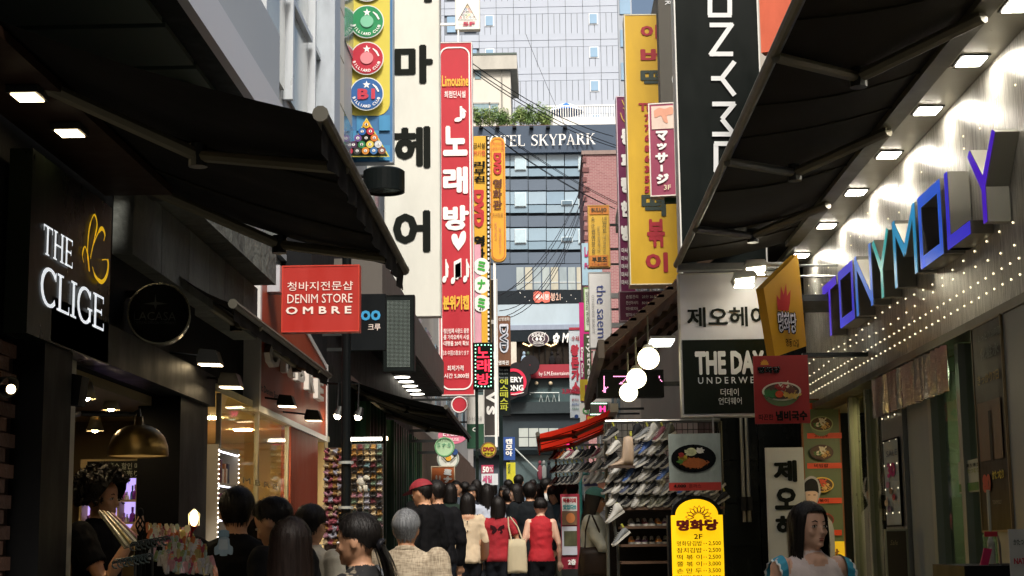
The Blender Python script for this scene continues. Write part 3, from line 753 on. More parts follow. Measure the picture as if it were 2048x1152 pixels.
part(ld, 'lower_wall', P('#b9b4a6', .7, var=.08), ((-6.5, 13.2, 4.3), (-3.0, 21.5, 5.64)))
part(ld, 'dark_glazing', P('#1c2520', .2, spec=.5), ((-6.5, 2, 3.96), (-4.4, 13.19, 5.64)))
for yy in (4.5, 7.0, 9.5, 12.0): part(ld, 'glazing_post', P('#2d3330', .5), ((-4.4, yy, 3.96), (-4.3, yy + .09, 5.64)))
FRM = P('#c5cbd0', .35, .3, var=.05)
for k in range(4):
    z = 4.35 if k == 0 else 6.9 + (k - 1) * 3.2; hh = 1.2 if k == 0 else 2.5
    for i in range(6):
        y_ = 10.8 + i * 1.75
        if k == 0 and i < 2: continue
        wg_ = part(ld, 'window_glass', P('#bfc6bf' if i % 2 else '#aab4b0', .06, var=.15, scale=.8, spec=1.0), ((-3.01, y_ + .08, z), (-2.96, y_ + 1.66, z + hh)))
        part(wg_, 'window_frame', FRM, ((-3.02, y_, z - .08), (-2.88, y_ + .079, z + hh + .08)))
        part(wg_, 'window_rail', FRM, ((-2.97, y_ + .081, z + hh * .45), (-2.9, y_ + 1.659, z + hh * .45 + .07)))
part(ld, 'corner_column', P('#aeb6be', .4, .2), ((-3.0, 20.2, 5.65), (-2.72, 20.75, 17)))
for i in range(16): part(ld, 'siding_board', P('#d9d6ca', .6, var=.05), ((-2.99, 20.76, 5.65 + i * .68), (-2.76, 21.5, 5.65 + i * .68 + .65)))
# farther left row of buildings
for i, (y0, y1, x_, h_, c_) in enumerate(((31.3, 46, -3.0, 17, '#c7c5bd'), (46.2, 66, -3.3, 15, '#a9aaa8'), (66.2, 90, -4.2, 19, '#cfcfc9'))):
    b = bld('lane_building', ('pale building behind the red vertical sign', 'grey building behind the yellow cinema signs', 'light building farthest along the left side')[i], ((x_ - 3), (y0 + y1) / 2, ground(y0)))
    part(b, 'wall', P(c_, .8, var=.1, scale=.5), ((x_ - 6, y0, ground(y0) - .5), (x_, y1, ground(y0) + h_)))
    for k in range(4):
        for j in range(4):
            z = ground(y0) + 4 + k * 3.2; yy = y0 + 1 + j * (y1 - y0 - 1) / 4; part(b, 'window', P('#73858f', .12, spec=.8), ((x_ - .05, yy, z), (x_ + .04, yy + 1.8, z + 1.7)))
    part(b, 'shop_front', P('#5d4a3c', .5), ((x_ - .02, y0 + .3, ground(y0) + .2), (x_ + .12, y1 - .3, ground(y0) + 3)))
    part(b, 'parapet', P('#9c9a92', .8), ((x_ - 6.1, y0, ground(y0) + h_ + .002), (x_ + .1, y1, ground(y0) + h_ + .4)))
# building on the right side row
for i, (y0, y1, x_, h_, c_) in enumerate(((16.2, 30, 1.75, 8.5, '#a39d93'), (30.2, 40, 1.9, 8.2, '#c4beb2'), (40.2, 60, 2.3, 6, '#b0a89c'), (60.2, 92, 2.8, 6, '#9c8f86'))):
    b = bld('lane_building', ('grey building carrying the yellow and purple signs on the right', 'pale building behind the white and orange right signs', 'low greyish building behind the cutlet sign on the right', 'brownish building farthest along the right side')[i], ((x_ + 3), (y0 + y1) / 2, ground(y0)))
    part(b, 'wall', P(c_, .8, var=.12, scale=.6), ((x_, y0, ground(y0) - .5), (x_ + 6, y1, ground(y0) + h_)))
    for k in range(3):
        for j in range(4):
            if 5.8 + k * 3.0 > h_: continue
            z = ground(y0) + 4 + k * 3.0; yy = y0 + 1 + j * (y1 - y0 - 1) / 4; part(b, 'window', P('#73858f', .12, spec=.8), ((x_ - .04, yy, z), (x_ + .05, yy + 1.6, z + 1.6)))
    part(b, 'parapet', P('#8a877e', .8), ((x_ - .1, y0, ground(y0) + h_ + .002), (x_ + 6.1, y1, ground(y0) + h_ + .4)))

# ============================================================ awnings
def awning(label, xf, zf, xr_, zr, y0, y1, fab, bar, drop=.0, arms=2, name='awning'):
    t = E(name, label, 'awning', ((xf + xr_) / 2, (y0 + y1) / 2, min(zf, zr)))
    n = 14; mb = MB(); rg = random.Random(int(y0 * 10))
    for i in range(n + 1):
        y = y0 + (y1 - y0) * i / n
        for j in range(7):
            f = j / 6; sag = -.035 * math.sin(math.pi * f) * (1 + .3 * math.sin(i * 1.3))
            mb.v.append(Vector((xr_ + (xf - xr_) * f, y, zr + (zf - zr) * f + sag)))
    for i in range(n):
        for j in range(6): a = i * 7 + j; mb.f.append([a, a + 1, a + 8, a + 7]); mb.mi.append(0)
    mk('canopy', mb, fab, t, smooth=True)
    ys_ = y0 + 1.1
    while ys_ < y1 - .3:
        f_ = round((ys_ - y0) / (y1 - y0) * n); yq = y0 + (y1 - y0) * f_ / n; mb = MB(); mb.tube([mb_v - Vector((0, 0, .006)) for mb_v in [Vector((xr_ + (xf - xr_) * j / 6, yq, zr + (zf - zr) * j / 6 - .035 * math.sin(math.pi * j / 6) * (1 + .3 * math.sin(f_ * 1.3)))) for j in range(7)]], .006, 5); mk('seam', mb, P('#2e2b22', .8), t); ys_ += 1.15
    mb = MB(); mb.tube([(xf, y0 - .02, zf), (xf, y1 + .02, zf)], .027, 10); mk('front_bar', mb, bar, t)
    mb = MB(); mb.box((xr_ - .05, y0, zr - .05), (xr_ + .05, y1, zr + .06)); mk('rear_box', mb, bar, t)
    for y in (y0 - .035, y1 + .02): mb = MB(); mb.lathe((xf, y, zf), [(.001, 0), (.03, 0), (.03, .015), (.001, .015)], 10, (0, 1, 0)); mk('end_cap', mb, P('#4a483f', .4), t)
    if drop:
        mb = MB(); k = 40
        for i in range(k + 1):
            y = y0 + (y1 - y0) * i / k; w = .012 * math.sin(i * 1.7)
            mb.v += [Vector((xf, y, zf - .02)), Vector((xf + w, y, zf - drop * (1 + .06 * math.sin(i * .9))))]
            if i: mb.f.append([2 * i - 2, 2 * i - 1, 2 * i + 1, 2 * i]); mb.mi.append(0)
        mk('valance', mb, fab, t, smooth=True)
    for a in range(arms):
        ya = y0 + (y1 - y0) * (.18 + .64 * a / max(arms - 1, 1)); ye = ya + (.55 if a < arms / 2 else .55)
        A = Vector((xr_, ya, zr - .07)); Bp = Vector(((xf + xr_) / 2, ye, (zf + zr) / 2 - .09)); C = Vector((xf, ya + .1, zf - .03))
        mb = MB(); mb.tube([A, Bp], .032, 8); arm_ = mk('arm', mb, ARMM, t); mb = MB(); mb.tube([Bp, C], .027, 8); mk('arm', mb, ARMM, t)
        mb = MB(); mb.lathe(Bp - Vector((0, 0, .05)), [(.001, 0), (.042, 0), (.042, .1), (.001, .1)], 10); mk('elbow', mb, DSTEEL, arm_)
    return t
ARMM = P('#6a6450', .5, .1, var=.1)
BAR = P('#2b2820', .5, .2, var=.1); FAB = P('#0d0b09', .9, var=.2, scale=3, bump=.1, bscale=200)
awning('large black retractable awning over the counter at the left', -.80, 3.28, -2.2, 3.75, 5.6, 8.9, FAB, BAR, .14, 2)
awning('small dark awning with pale front rail beside the round black sign', -1.9, 3.2, -2.38, 3.5, 9.6, 13.8, P('#15110d', .9), P('#4f4c42', .5, .2), .1, 2)
awning('black awning of the dark boutique farther along on the left', -1.3, 3.47, -2.6, 3.86, 20.5, 26.5, P('#0b0c0b', .85), P('#6c6a5e', .45, .3), .1, 2)
awning('large black awning over the metal cosmetics shop on the right', 1.06, 3.94, 1.98, 4.12, 3.2, 12.7, P('#231f16', .9, var=.25, scale=2, bump=.15, bscale=120), P('#57533f', .45, .3), .0, 4)
REDF = bpy.data.materials.new('red_fabric'); REDF.use_nodes = True; nt = REDF.node_tree; mx_ = nt.nodes.new('ShaderNodeMixShader'); mx_.inputs[0].default_value = .55; tl_ = nt.nodes.new('ShaderNodeBsdfTranslucent'); tl_.inputs[0].default_value = (*lin('#d2301c'), 1); b_ = nt.nodes['Principled BSDF']; b_.inputs['Base Color'].default_value = (*lin('#c22a18'), 1); b_.inputs['Roughness'].default_value = .8; nt.links.new(b_.outputs[0], mx_.inputs[1]); nt.links.new(tl_.outputs[0], mx_.inputs[2]); nt.links.new(mx_.outputs[0], nt.nodes['Material Output'].inputs[0])
awning('red fabric awning over the shoe stall in the middle distance', -.13, 3.1, .85, 3.42, 20.4, 24.4, REDF, P('#b0a890', .5), .06, 2)

# ============================================================ right cosmetics shop
XR = 2.3
ra = bld('cosmetics_shop', 'brushed metal cosmetics shop front with dotted lights on the right', (3.2, 9, ground(8)))
BR = bpy.data.materials.new('brushed_metal'); BR.use_nodes = True
nt = BR.node_tree; b = nt.nodes['Principled BSDF']; b.inputs['Metallic'].default_value = .3; b.inputs['Roughness'].default_value = .3; b.inputs['Base Color'].default_value = (*lin('#cdcac0'), 1)
tcn = nt.nodes.new('ShaderNodeTexCoord'); mp = nt.nodes.new('ShaderNodeMapping'); mp.inputs['Scale'].default_value = (1, 90, 1.2); nz = nt.nodes.new('ShaderNodeTexNoise'); nz.inputs['Scale'].default_value = 4; nz.inputs['Detail'].default_value = 6
mr = nt.nodes.new('ShaderNodeMapRange'); mr.inputs[3].default_value = .2; mr.inputs[4].default_value = .36
nt.links.new(tcn.outputs['Object'], mp.inputs[0]); nt.links.new(mp.outputs[0], nz.inputs[0]); nt.links.new(nz.outputs[0], mr.inputs[0]); nt.links.new(mr.outputs[0], b.inputs['Roughness'])
b.inputs['Anisotropic'].default_value = .75; b.inputs['Anisotropic Rotation'].default_value = .25
zb = 2.88; zt_ = 4.14
ylist = [3.0, 5.6, 8.0, 10.2, 12.2, 14.15]
for i in range(5): part(ra, 'fascia_panel', BR, ((XR, ylist[i] + .003, zb), (XR + .1, ylist[i + 1] - .003, zt_)))
part(ra, 'soffit', P('#8e8b7c', .35, .7), ((2.06, 3, zt_ + .002), (XR + .1, 14.15, zt_ + .05)))
part(ra, 'ledge', P('#14130f', .6), ((1.9, 3, zt_ + .055), (2.6, 14.3, zt_ + .35)))
part(ra, 'upper_wall', P('#101312', .7), ((2.2, 3, zt_ + .352), (6, 14.3, 6.4)))
part(ra, 'lower_edge', P('#6c6a5f', .35, .8), ((2.24, 3, zb - .05), (2.5, 14.15, zb - .002)))
dots = MB()
for row, (z0, amp, wl_) in enumerate(((3.0, .0, 1), (3.08, .0, 1), (3.17, .015, 2), (3.25, .02, 2.2), (3.86, .06, 1.4), (3.97, .06, 1.4))):
    y = 5.6
    while y < 14.1:
        z = z0 + amp * math.sin(y * wl_ + row); dots.lathe((XR - .0015, y, z), [(.001, 0), (.0055, 0), (.0055, .004)], 6, (-1, 0, 0)); y += .15 if row < 2 else (.24 if row < 4 else .33)
mk('light_dots', dots, EM('#fff2cf', 1.1), ra, kind='stuff')
dots = MB()
for col_ in range(3):
    for k in range(12): dots.lathe((XR - .012, 10.6 + col_ * .2, .95 + k * .16), [(.001, 0), (.006, 0), (.006, .004)], 6, (-1, 0, 0))
for i, yy in enumerate((6.2, 7.05, 7.9, 8.85, 9.9, 11.0, 12.2, 13.5)):
    e = E('soffit_light', ('nearest', 'second', 'third', 'fourth', 'fifth', 'sixth', 'seventh', 'farthest')[i] + ' square soffit light above the metal fascia', 'lamp', (2.18, yy, zt_), 'soffit lights of the cosmetics shop'); lamp_panel(e, 'lens', (2.18, yy, zt_ - .006), .12, .16, '#fff6e8', 44, .008)
# lower part: column, glass doors, green interior
part(ra, 'perforated_column', P('#8d8f8c', .35, .5, var=.06), ((XR, 10.45, .3), (XR + .12, 11.1, zb - .052)))
mk('light_dots', dots, EM('#fff2cf', 1.2), ra, kind='stuff')
part(ra, 'grey_pier', P('#8f9897', .4, .1, var=.05), ((XR + .03, 9.75, .25), (XR + .12, 10.44, zb - .052)))
part(ra, 'grey_pier', P('#8d9493', .4, .1, var=.05), ((XR - .05, 5.0, .15), (XR + .6, 8.2, zb - .052)))
for yy in (8.3, 9.0, 9.7): part(ra, 'door_frame', P('#a7ab9f', .35, .4, var=.02), ((XR + .0, yy - .04, .3), (XR + .08, yy + .04, zb - .06)))
mb = MB(); mb.add([(XR + .04, 8.35, .3), (XR + .04, 9.65, .3), (XR + .04, 9.65, zb - .06), (XR + .04, 8.35, zb - .06)], [(3, 2, 1, 0)]); mk('door_glass', mb, glass('#dfe8d4', .05), ra)
part(ra, 'interior_back', P('#737c5c', .8, var=.08), ((4.4, 5.2, .2), (4.6, 14, zb - .06)))
part(ra, 'interior_wall', P('#7d8464', .8, var=.08, scale=3), ((2.43, 10.6, .2), (4.39, 10.8, zb - .06)))
part(ra, 'interior_ceiling', P('#8d9c76', .8), ((2.45, 5.2, zb - .055), (4.39, 10.59, zb - .01)))
part(ra, 'interior_floor', P('#5d6252', .5), ((2.36, 5.2, .2), (4.39, 10.59, .34)))
e = E('interior_light', 'glowing strip light inside the green cosmetics interior', 'lamp', (3.0, 9.9, 2.75)); lamp_panel(e, 'lens', (3.0, 9.9, 2.78), .5, .3, '#f4ffe0', 9)
for yy in (11.12, 11.75, 12.4): part(ra, 'door_frame', P('#9aa093', .3, .4, var=.02), ((XR + .02, yy - .03, .3), (XR + .1, yy + .03, zb - .06)))
mb = MB(); mb.add([(XR + .05, 11.15, .3), (XR + .05, 12.37, .3), (XR + .05, 12.37, zb - .06), (XR + .05, 11.15, zb - .06)], [(3, 2, 1, 0)]); mk('door_glass', mb, glass('#c7cdb8', .12), ra)
part(ra, 'glass_room_wall', P('#a59c70', .8), ((3.0, 11.1, .2), (3.1, 14.0, zb - .06)))
part(ra, 'room_ceiling', P('#9c9676', .8), ((2.42, 10.82, zb - .055), (2.99, 14.0, zb - .01)))
e = E('vestibule_light', 'lit panel in the vestibule ceiling beside the menu boards', 'lamp', (2.7, 12.2, 2.75)); lamp_panel(e, 'lens', (2.7, 12.2, 2.78), .2, .8, WARM, 26)
# dark stone front wall of the next house
rbb = bld('stone_house', 'black polished stone house front with twin pipes beyond the menu sign', (2.2, 15, ground(14)))
for j in range(8):
    for i in range(2): part(rbb, 'stone_tile', P('#0e1110', .25, var=.2, scale=4), ((1.52 + i * .36, 14.4, .55 + j * .38), (1.52 + i * .36 + .352, 14.46, .55 + j * .38 + .372)))
part(rbb, 'wall', P('#0b0e0d', .5), ((1.5, 14.47, .4), (6, 16.1, 5.2)))
part(rbb, 'doorway', P('#1b1e17', .5), ((2.27, 14.42, .5), (2.98, 14.465, 2.9)))
for px_ in (1484, 1494):
    p = at_y(px_, 900, 14.35); mb = MB(); mb.tube([(p.x, 14.35, 1.9), (p.x, 14.35, 4.2)], .017, 8); mk('pipe', mb, STEEL, rbb); part(rbb, 'meter_box', BLACK, ((p.x - .03, 14.3, 2.0), (p.x + .03, 14.395, 2.12)))
# brown slatted wood canopy over the shoe stall
wc = E('slatted_canopy', 'sloping brown slatted wood canopy above the shoe stall', 'canopy', (1.1, 15.5, 3.9))
A = at_y(1205, 742, 13.2); Bq = at_y(1262, 600, 18.0)
zA, zB = 3.25, 4.15
for i in range(16):
    f = i / 15; x = .48 + f * 1.15; z = zA + .1 + f * .95; mb = MB(); mb.box((x - .03, 13.0, z - .012), (x + .03, 18.2, z + .012)); mk('slat', mb, P(('#4a2a1a', '#3c2216', '#563420')[i % 3], .7, var=.25, scale=4), wc)
for yy in (13.0, 14.7, 16.4, 18.1):
    mb = MB(); mb.prism([(.44, yy, zA), (1.66, yy, zA + 1.0), (1.66, yy, zA + 1.09), (.44, yy, zA + .09)], (0, .06, 0)); mk('rafter', mb, P('#2c2015', .7), wc)
mb = MB(); mb.box((.42, 12.95, zA - .03), (.47, 18.2, zA + .12)); mk('front_beam', mb, P('#3a3023', .6), wc)
# ============================================================ signs, left side
VG = 'projecting signs along the left of the lane'; VR = 'projecting signs along the right of the lane'
S = Sign('shop_sign', 'black THE CLIGE sign panel with gold butterfly emblem at far left', LEFT(-2.2), (58, 352, 221, 700), .1, P('#10150f', .3, var=.1), None)
mb = MB(); put_serif(mb, S.pl, 'THE', S.pl.box((84, 464, 141, 522)), .004); mk('lettering', mb, EM('#e9eef2', .55), S.root)
mb = MB(); put_serif(mb, S.pl, 'CLIGE', S.pl.box((79, 562, 204, 634)), .004, .06); mk('lettering', mb, EM('#e9eef2', .55), S.root)
def zz(pts, ox, oy, s): return [(ox + x / s, oy + y / s) for x, y in pts]
def smooth(pts, k=5):
    out = []; n = len(pts)
    for i in range(n - 1):
        p0, p1, p2, p3 = pts[max(i - 1, 0)], pts[i], pts[i + 1], pts[min(i + 2, n - 1)]
        for j in range(k):
            t = j / k; out.append(tuple(.5 * ((2 * p1[d]) + (p2[d] - p0[d]) * t + (2 * p0[d] - 5 * p1[d] + 4 * p2[d] - p3[d]) * t * t + (3 * p1[d] - p0[d] - 3 * p2[d] + p3[d]) * t ** 3) for d in (0, 1)))
    return out + [pts[-1]]
GOLD = EM('#d8a915', .55)
for q, w in (([(505, 410), (497, 300), (508, 160), (535, 85), (552, 140), (535, 230), (512, 330)], [2, 5, 7, 3, 6, 7, 3, 2]),
             ([(472, 360), (464, 315), (478, 268), (496, 320), (505, 412)], [2, 6, 3, 6, 4]), ([(508, 340), (528, 245), (568, 165), (590, 195), (584, 235)], [2, 4, 9, 8, 3]),
             ([(570, 345), (604, 350), (600, 425), (570, 472), (532, 440), (515, 385)], [2, 9, 10, 9, 7, 3])):
    S.strokes([smooth(zz(q, 0, 400, 2.88))], w, GOLD, 'emblem')
# round LACASA sign
rs = E('round_sign', 'round glossy black LACASA sign with bright metal rim under the stone cornice', 'sign', at_y(318, 690, 9.2))
pl = FRONT(9.2, 12); c = pl.hit(318, 627); r_ = 59 / FPX * 9.2
mb = MB(); mb.lathe(c, [(.001, 0), (r_ * .96, 0), (r_ * .96, -.08), (.001, -.08)], 36, pl.n); mk('panel', mb, P('#070707', .25), rs)
mb = MB(); mb.lathe(c, [(r_ * .965, -.1), (r_ * 1.02, -.1), (r_ * 1.02, .012), (r_ * .965, .012), (r_ * .965, -.1)], 36, pl.n); mk('rim', mb, P('#b9b8a6', .2, 1.0), rs, smooth=False)
mb = MB(); mb.box(c + Vector((-.42, .05, .1)), c + Vector((-.02, .09, .14))); mk('bracket', mb, DSTEEL, rs)
S = Sign('x', None, pl, (270, 600, 360, 660), .01, BLACK, root=rs); bpy.data.objects.remove(S.panel); DG = P('#4c5048', .5)
S.text('LACASA', (268, 624, 352, 641), DG, 0); S.text('CRYSTAL DESIGN COMPANY', (268, 643, 352, 648), DG)
S.poly([(311, 588), (313, 604), (336, 608), (314, 610), (311, 620), (308, 610), (286, 608), (309, 604)], DG, 'star_emblem')
# red OMBRE hanging box
S = Sign('hanging_sign', 'red DENIM STORE OMBRE hanging box sign with white letters', FRONT(13.2), (566, 533, 716, 661), .12, P('#a32116', .45, var=.05), P('#b5321f', .5))
TXT = P('#e6d6cc', .5)
S.text('청바지전문샵', (575, 563, 706, 581), TXT, 0); S.text('DENIM STORE', (575, 588, 705, 606), TXT, 0); S.text('O M B R E', (572, 613, 703, 628), TXT, .03)
p = S.pl.pt(S.a[0], S.a[3], 0); q = at_y(521, 555, 13.2); part(S.root, 'bracket_box', P('#b3b6bb', .45, .3), ((q.x, 13.12, p.z - .22), (p.x - .015, 13.3, p.z + .005))); part(S.root, 'wall_plate', P('#c3c5c8', .4, .2), ((q.x - .03, 13.1, p.z - .6), (q.x - .002, 13.36, p.z + .03)))
part(S.root, 'wall_bar', DSTEEL, ((-2.45, 13.18, p.z - .12), (q.x - .031, 13.22, p.z - .08)))
# dark roo sign
S = Sign('shop_sign', 'black sign with yellow and blue roo letters behind the red box', FRONT(17.2), (700, 588, 771, 700), .1, P('#0e1214', .5), None)
S.text('r', (713, 622, 722, 640), P('#d2b52c', .5), .03); S.text('oo', (722, 621, 761, 641), P('#2f8fc0', .5), .03); S.text('크루', (736, 648, 761, 661), TXT, .01); S.arms(-2.62, (.3, .8))
S = Sign('pink_sign', 'faded pink panel peeking above the black roo sign', FRONT(20), (716, 530, 770, 588), .08, P('#c76c7c', .6), None); S.arms(-3.0, (.5,))
# LED speaker-like panel
S = Sign('matrix_display', 'switched off black LED matrix panel hanging beside the roo sign', FRONT(18.6), (768, 592, 827, 741), .14, P('#141918', .4), P('#0c100f', .4)); S.arms(-2.62, (.3, .8))
mb = MB(); a0, b0, a1, b1 = S.pl.box((775, 602, 819, 733))
for i in range(18):
    for j in range(50):
        a = a0 + (a1 - a0) * i / 17; b = b0 + (b1 - b0) * j / 49; s_ = .0035; mb.add([S.pl.pt(a - s_, b - s_, .004), S.pl.pt(a + s_, b - s_, .004), S.pl.pt(a + s_, b + s_, .004), S.pl.pt(a - s_, b + s_, .004)], [(0, 1, 2, 3)])
mk('led_dots', mb, P('#8f9d96', .5), S.root, kind='stuff')
# billiard club
S = Sign('billiard_sign', 'tall yellow and blue billiard club sign with coloured balls', FRONT(26), (686, -40, 785, 324), .2, P('#3a6f9e', .5, var=.05), P('#8d99a4', .4), VG); S.arms(-3.1, (.15, .6))
YEL = P('#cfc04a', .5, var=.04)
pl = S.pl; a0, b0, a1, b1 = pl.box((691, -30, 780, 232)); h = S.lay(); pts = Sign.rounded(a0, b0, a1, b1, .3 * (a1 - a0), top=False); mb = MB(); mb.add([pl.pt(a, b, h) for a, b in pts], [list(range(len(pts)))]); mk('yellow_field', mb, YEL, S.root)
for i in range(4):
    for j in range(3):
        if (i + j) % 2: S.rect((691 + i * 22.5, 232 + j * 30, 713 + i * 22.5, 262 + j * 30), P('#3e87b4', .5), 'blue_square')
for cy, c_ in ((-28, '#d8d8d0'), (46, '#1f8a54'), (120, '#b9293c'), (192, '#2a5f9c')):
    S.disc(735, cy, 34, 33, P('#d9dcd6', .5), 'ball_rim'); S.disc(735, cy, 32, 31, P(c_, .4, var=.05), 'ball'); S.poly([(735 + (8 if k % 2 == 0 else 3.4) * math.sin(R(36 * k)), cy - 18 - (8 if k % 2 == 0 else 3.4) * math.cos(R(36 * k))) for k in range(10)], WHT, 'star'); S.strokes([[(747, cy - 19), (754, cy - 13), (759, cy - 4)]], [2, 4, 3], WHT, 'highlight')
    mb = MB(); word = 'BILLIARD CLUB'
    for i, ch in enumerate(word):
        if ch == ' ': continue
        q = R(200 + 140 * i / (len(word) - 1)); ax, ay = S.pl.ab(735 + 26 * math.cos(q), cy - 25 * math.sin(q)); vs, fs = glyphs(ch, .03); k = 8 / FPX * 26; cx = sum(v[0] for v in vs) / len(vs); t = q + math.pi / 2
        mb.add([S.pl.pt(ax + ((x - cx) * math.cos(t) - (y - .35) * math.sin(t)) * k, ay + ((x - cx) * math.sin(t) + (y - .35) * math.cos(t)) * k, S.pl.e * (S.L + 1)) for x, y in vs], fs)
    mk('lettering', mb, WHT, S.root)
    if cy == 192: S.text('B1', (717, 182, 752, 203), P('#c23348', .5), .05)
    elif cy > 0: S.disc(735, cy, 13, 12, P({46: '#7fc3a0', 120: '#dc8a90'}[cy], .4, var=.0), 'gloss_spot')
S.poly([(735, 240), (781, 318), (694, 318)], P('#cfc04a', .5), 'rack_edge'); S.poly([(735, 245), (777, 316), (698, 316)], P('#2a3020', .5), 'rack')
bc = ['#d8a32c', '#2b62a8', '#b9293c', '#6b4a8a', '#1d1d1d', '#c8702c', '#4a2a4a', '#2a7a4a', '#d8c35a', '#c8ccd0', '#b9293c', '#3a3a3a', '#c8802c', '#3a6aa0', '#7a4a3a']; k = 0
for r2 in range(5):
    for j in range(r2 + 1):
        x, y = 735 + (j - r2 / 2) * 16.5, 254 + r2 * 14; S.disc(x, y, 7.6, 7.2, P(bc[k], .35), 'pool_ball', 14); S.disc(x, y, 3.2, 3, WHT, 'number_spot', 10); S.text(str(k + 1), (x - 1.4, y - 2, x + 1.4, y + 2), BLACK, .02); k += 1
# white hair salon sign
S = Sign('hair_salon_sign', 'tall white sign with black Korean letters for a hair salon', FRONT(30), (771, -60, 878, 631), .3, P('#d2d2c8', .55, var=.09, scale=1.6), P('#c3c3ba', .5), VG); S.arms(-3.1, (.08, .3, .6))
BK = P('#10140f', .5, var=0)
for ch, bx in (('이', (788, -50, 864, 6)), ('마', (788, 90, 866, 168)), ('헤', (787, 253, 861, 337)), ('어', (786, 421, 861, 505))): S.text(ch, bx, BK, .045)
# red karaoke sign
S = Sign('karaoke_sign', 'tall red karaoke sign with white letters, heart and notes', FRONT(36), (878, 86, 945, 789), .35, P('#b3212f', .5, var=.12, scale=2), P('#d8d3cf', .45), VG); S.arms(-3.1, (.1, .5, .9))
RW = P('#eeeae6', .5, var=0); YT = P('#e0b23a', .5, var=0)
S.outline((880.5, 94, 942.5, 780), .045, RW, .3)
S.text('Limousine', (884, 151, 937, 173), YT, .03); S.text('최첨단시설', (889, 182, 931, 196), RW, .02)
for ch, bx in (('노', (886, 252, 935, 312)), ('래', (886, 334, 936, 388)), ('방', (886, 411, 938, 461))): S.text(ch, bx, RW, .05)
S.poly(smooth([(917, 502), (906, 487), (903, 474), (907, 468), (914, 470), (917, 478), (922, 466), (928, 462), (932, 468), (930, 484), (917, 502)], 4)[:-1], RW, 'heart')
S.text('♪', (909, 213, 934, 244), RW, .02); S.text('♪♫♪', (885, 517, 940, 568), RW, .02)
S.text('분위기캡', (886, 591, 938, 620), YT, .05)
for i, t in enumerate(('·첨단입체 사운드 음향', '·룸 가라오케식 시설', '·대형룸 20석 확보')): S.text(t, (886, 657 + i * 12.5, 938, 667 + i * 12.5), RW, .02)
S.text('日本·中国の歌あります', (884, 701, 938, 711), RW, .0); S.text('최저가격', (895, 731, 927, 742), RW, .02); S.text('1시간 5,000원', (885, 747, 938, 757), RW, .02)
# small white pool sign on a post
S = Sign('pool_hall_sign', 'small white sign with ball triangle marked 5F above the red sign', FRONT(38), (912, -20, 958, 57), .2, P('#e3e3dc', .5, var=.03), P('#cfcfc8', .5)); S.text('5F', (926, 44, 950, 52), P('#c0405a', .5), .05)
S.strokes([[(935, 8), (953, 40), (917, 40), (935, 8)]], 1, BK, 'rack_outline'); k = 0
for r2 in range(5):
    for j in range(r2 + 1): S.ring(935 + (j - r2 / 2) * 6.4, 14 + r2 * 6, 2.2, 2.2, .4, P(bc[k], .5), 'pool_ball', 10); k += 1
part(S.root, 'post', WHT, ((S.pl.ab(915, 60)[0], 38, S.pl.ab(915, 86)[1] - .5), (S.pl.ab(918, 60)[0], 38.1, S.a[1])))
part(S.root, 'bracket', WHT, ((-3.05, 38.02, S.a[1] + .1), (S.a[0] - .02, 38.08, S.a[1] + .16)))
# yellow DVD cinema signs
S = Sign('cinema_sign', 'yellow DVD cinema sign with black film strip edge', FRONT(42), (945, 272, 980, 700), .25, P('#d9a62c', .5, var=.05), None, VG); S.arms(-3.1, (.2, .8))
S.rect((974, 272, 980, 700), BK, 'film_strip')
mb = MB()
for i in range(48):
    a0, b0, a1, b1 = S.pl.box((975.5, 275 + i * 8.9, 978.6, 279.5 + i * 8.9)); h = S.pl.e * (S.L + 1); mb.add([S.pl.pt(a0, b0, h), S.pl.pt(a1, b0, h), S.pl.pt(a1, b1, h), S.pl.pt(a0, b1, h)], [(0, 1, 2, 3)])
mk('film_holes', mb, WHT, S.root, kind='stuff')
S.text('급시설', (947, 286, 970, 297), BK, .02); S.text('위기캡', (947, 301, 970, 312), P('#c0392b', .5), .02); S.column('리무진', (948, 322, 970, 366), BK, .05); S.text('DVD', (947, 380, 968, 455), P('#b5232b', .5), .08, rot=1); S.column('영화', (948, 470, 970, 520), BK, .05)
S = Sign('cinema_sign', 'narrow rounded yellow DVD cinema sign with brown letters', FRONT(43.5), (981, 274, 1011, 523), .22, P('#dba12e', .5, var=.05), None, VG, radius=.45); S.arms(-3.1, (.3, .7))
S.outline((983, 277, 1009, 520), .05, P('#c2622a', .5), .45); S.text('최신시설', (985, 284, 1006, 291), P('#c0392b', .5)); S.text('분위기캡', (985, 294, 1006, 301), P('#c0392b', .5)); S.text('DVD', (987, 306, 1003, 350), P('#b5232b', .5), .08, rot=1); S.column('영화관', (986, 357, 1004, 420), P('#5a2c14', .5), .04)
S.text('초대형룸', (985, 426, 1006, 434), P('#8a5a2c', .5)); S.column('분위기최고', (989, 445, 994, 480), P('#c87a5a', .5)); S.column('확실한공간', (998, 455, 1003, 508), P('#c87a5a', .5))
mb = MB(); p = S.pl.hit(989, 523); 
part(S.root, 'post', WHT, ((S.pl.ab(987, 600)[0], 43.55, ground(43) + 2.5), (S.pl.ab(992, 600)[0], 43.7, S.a[1])))
# pink and green-white balls sign
S = Sign('salon_sign', 'pink strip sign with three white discs and green katakana', FRONT(40), (946, 489, 962, 690), .15, P('#d59aaa', .5), None, VG); S.arms(-3.05, (.3, .7))
for cy, ch in ((533, 'ミ'), (570, 'ナ'), (607, 'ミ')):
    S.disc(963, cy, 16, 17, P('#e9ebe4', .5, var=0), 'white_disc'); S.text(ch, (955, cy - 11, 971, cy + 10), P('#3aa53a', .5, var=0), .06)
S.text('4F', (958, 616, 968, 622), BK)
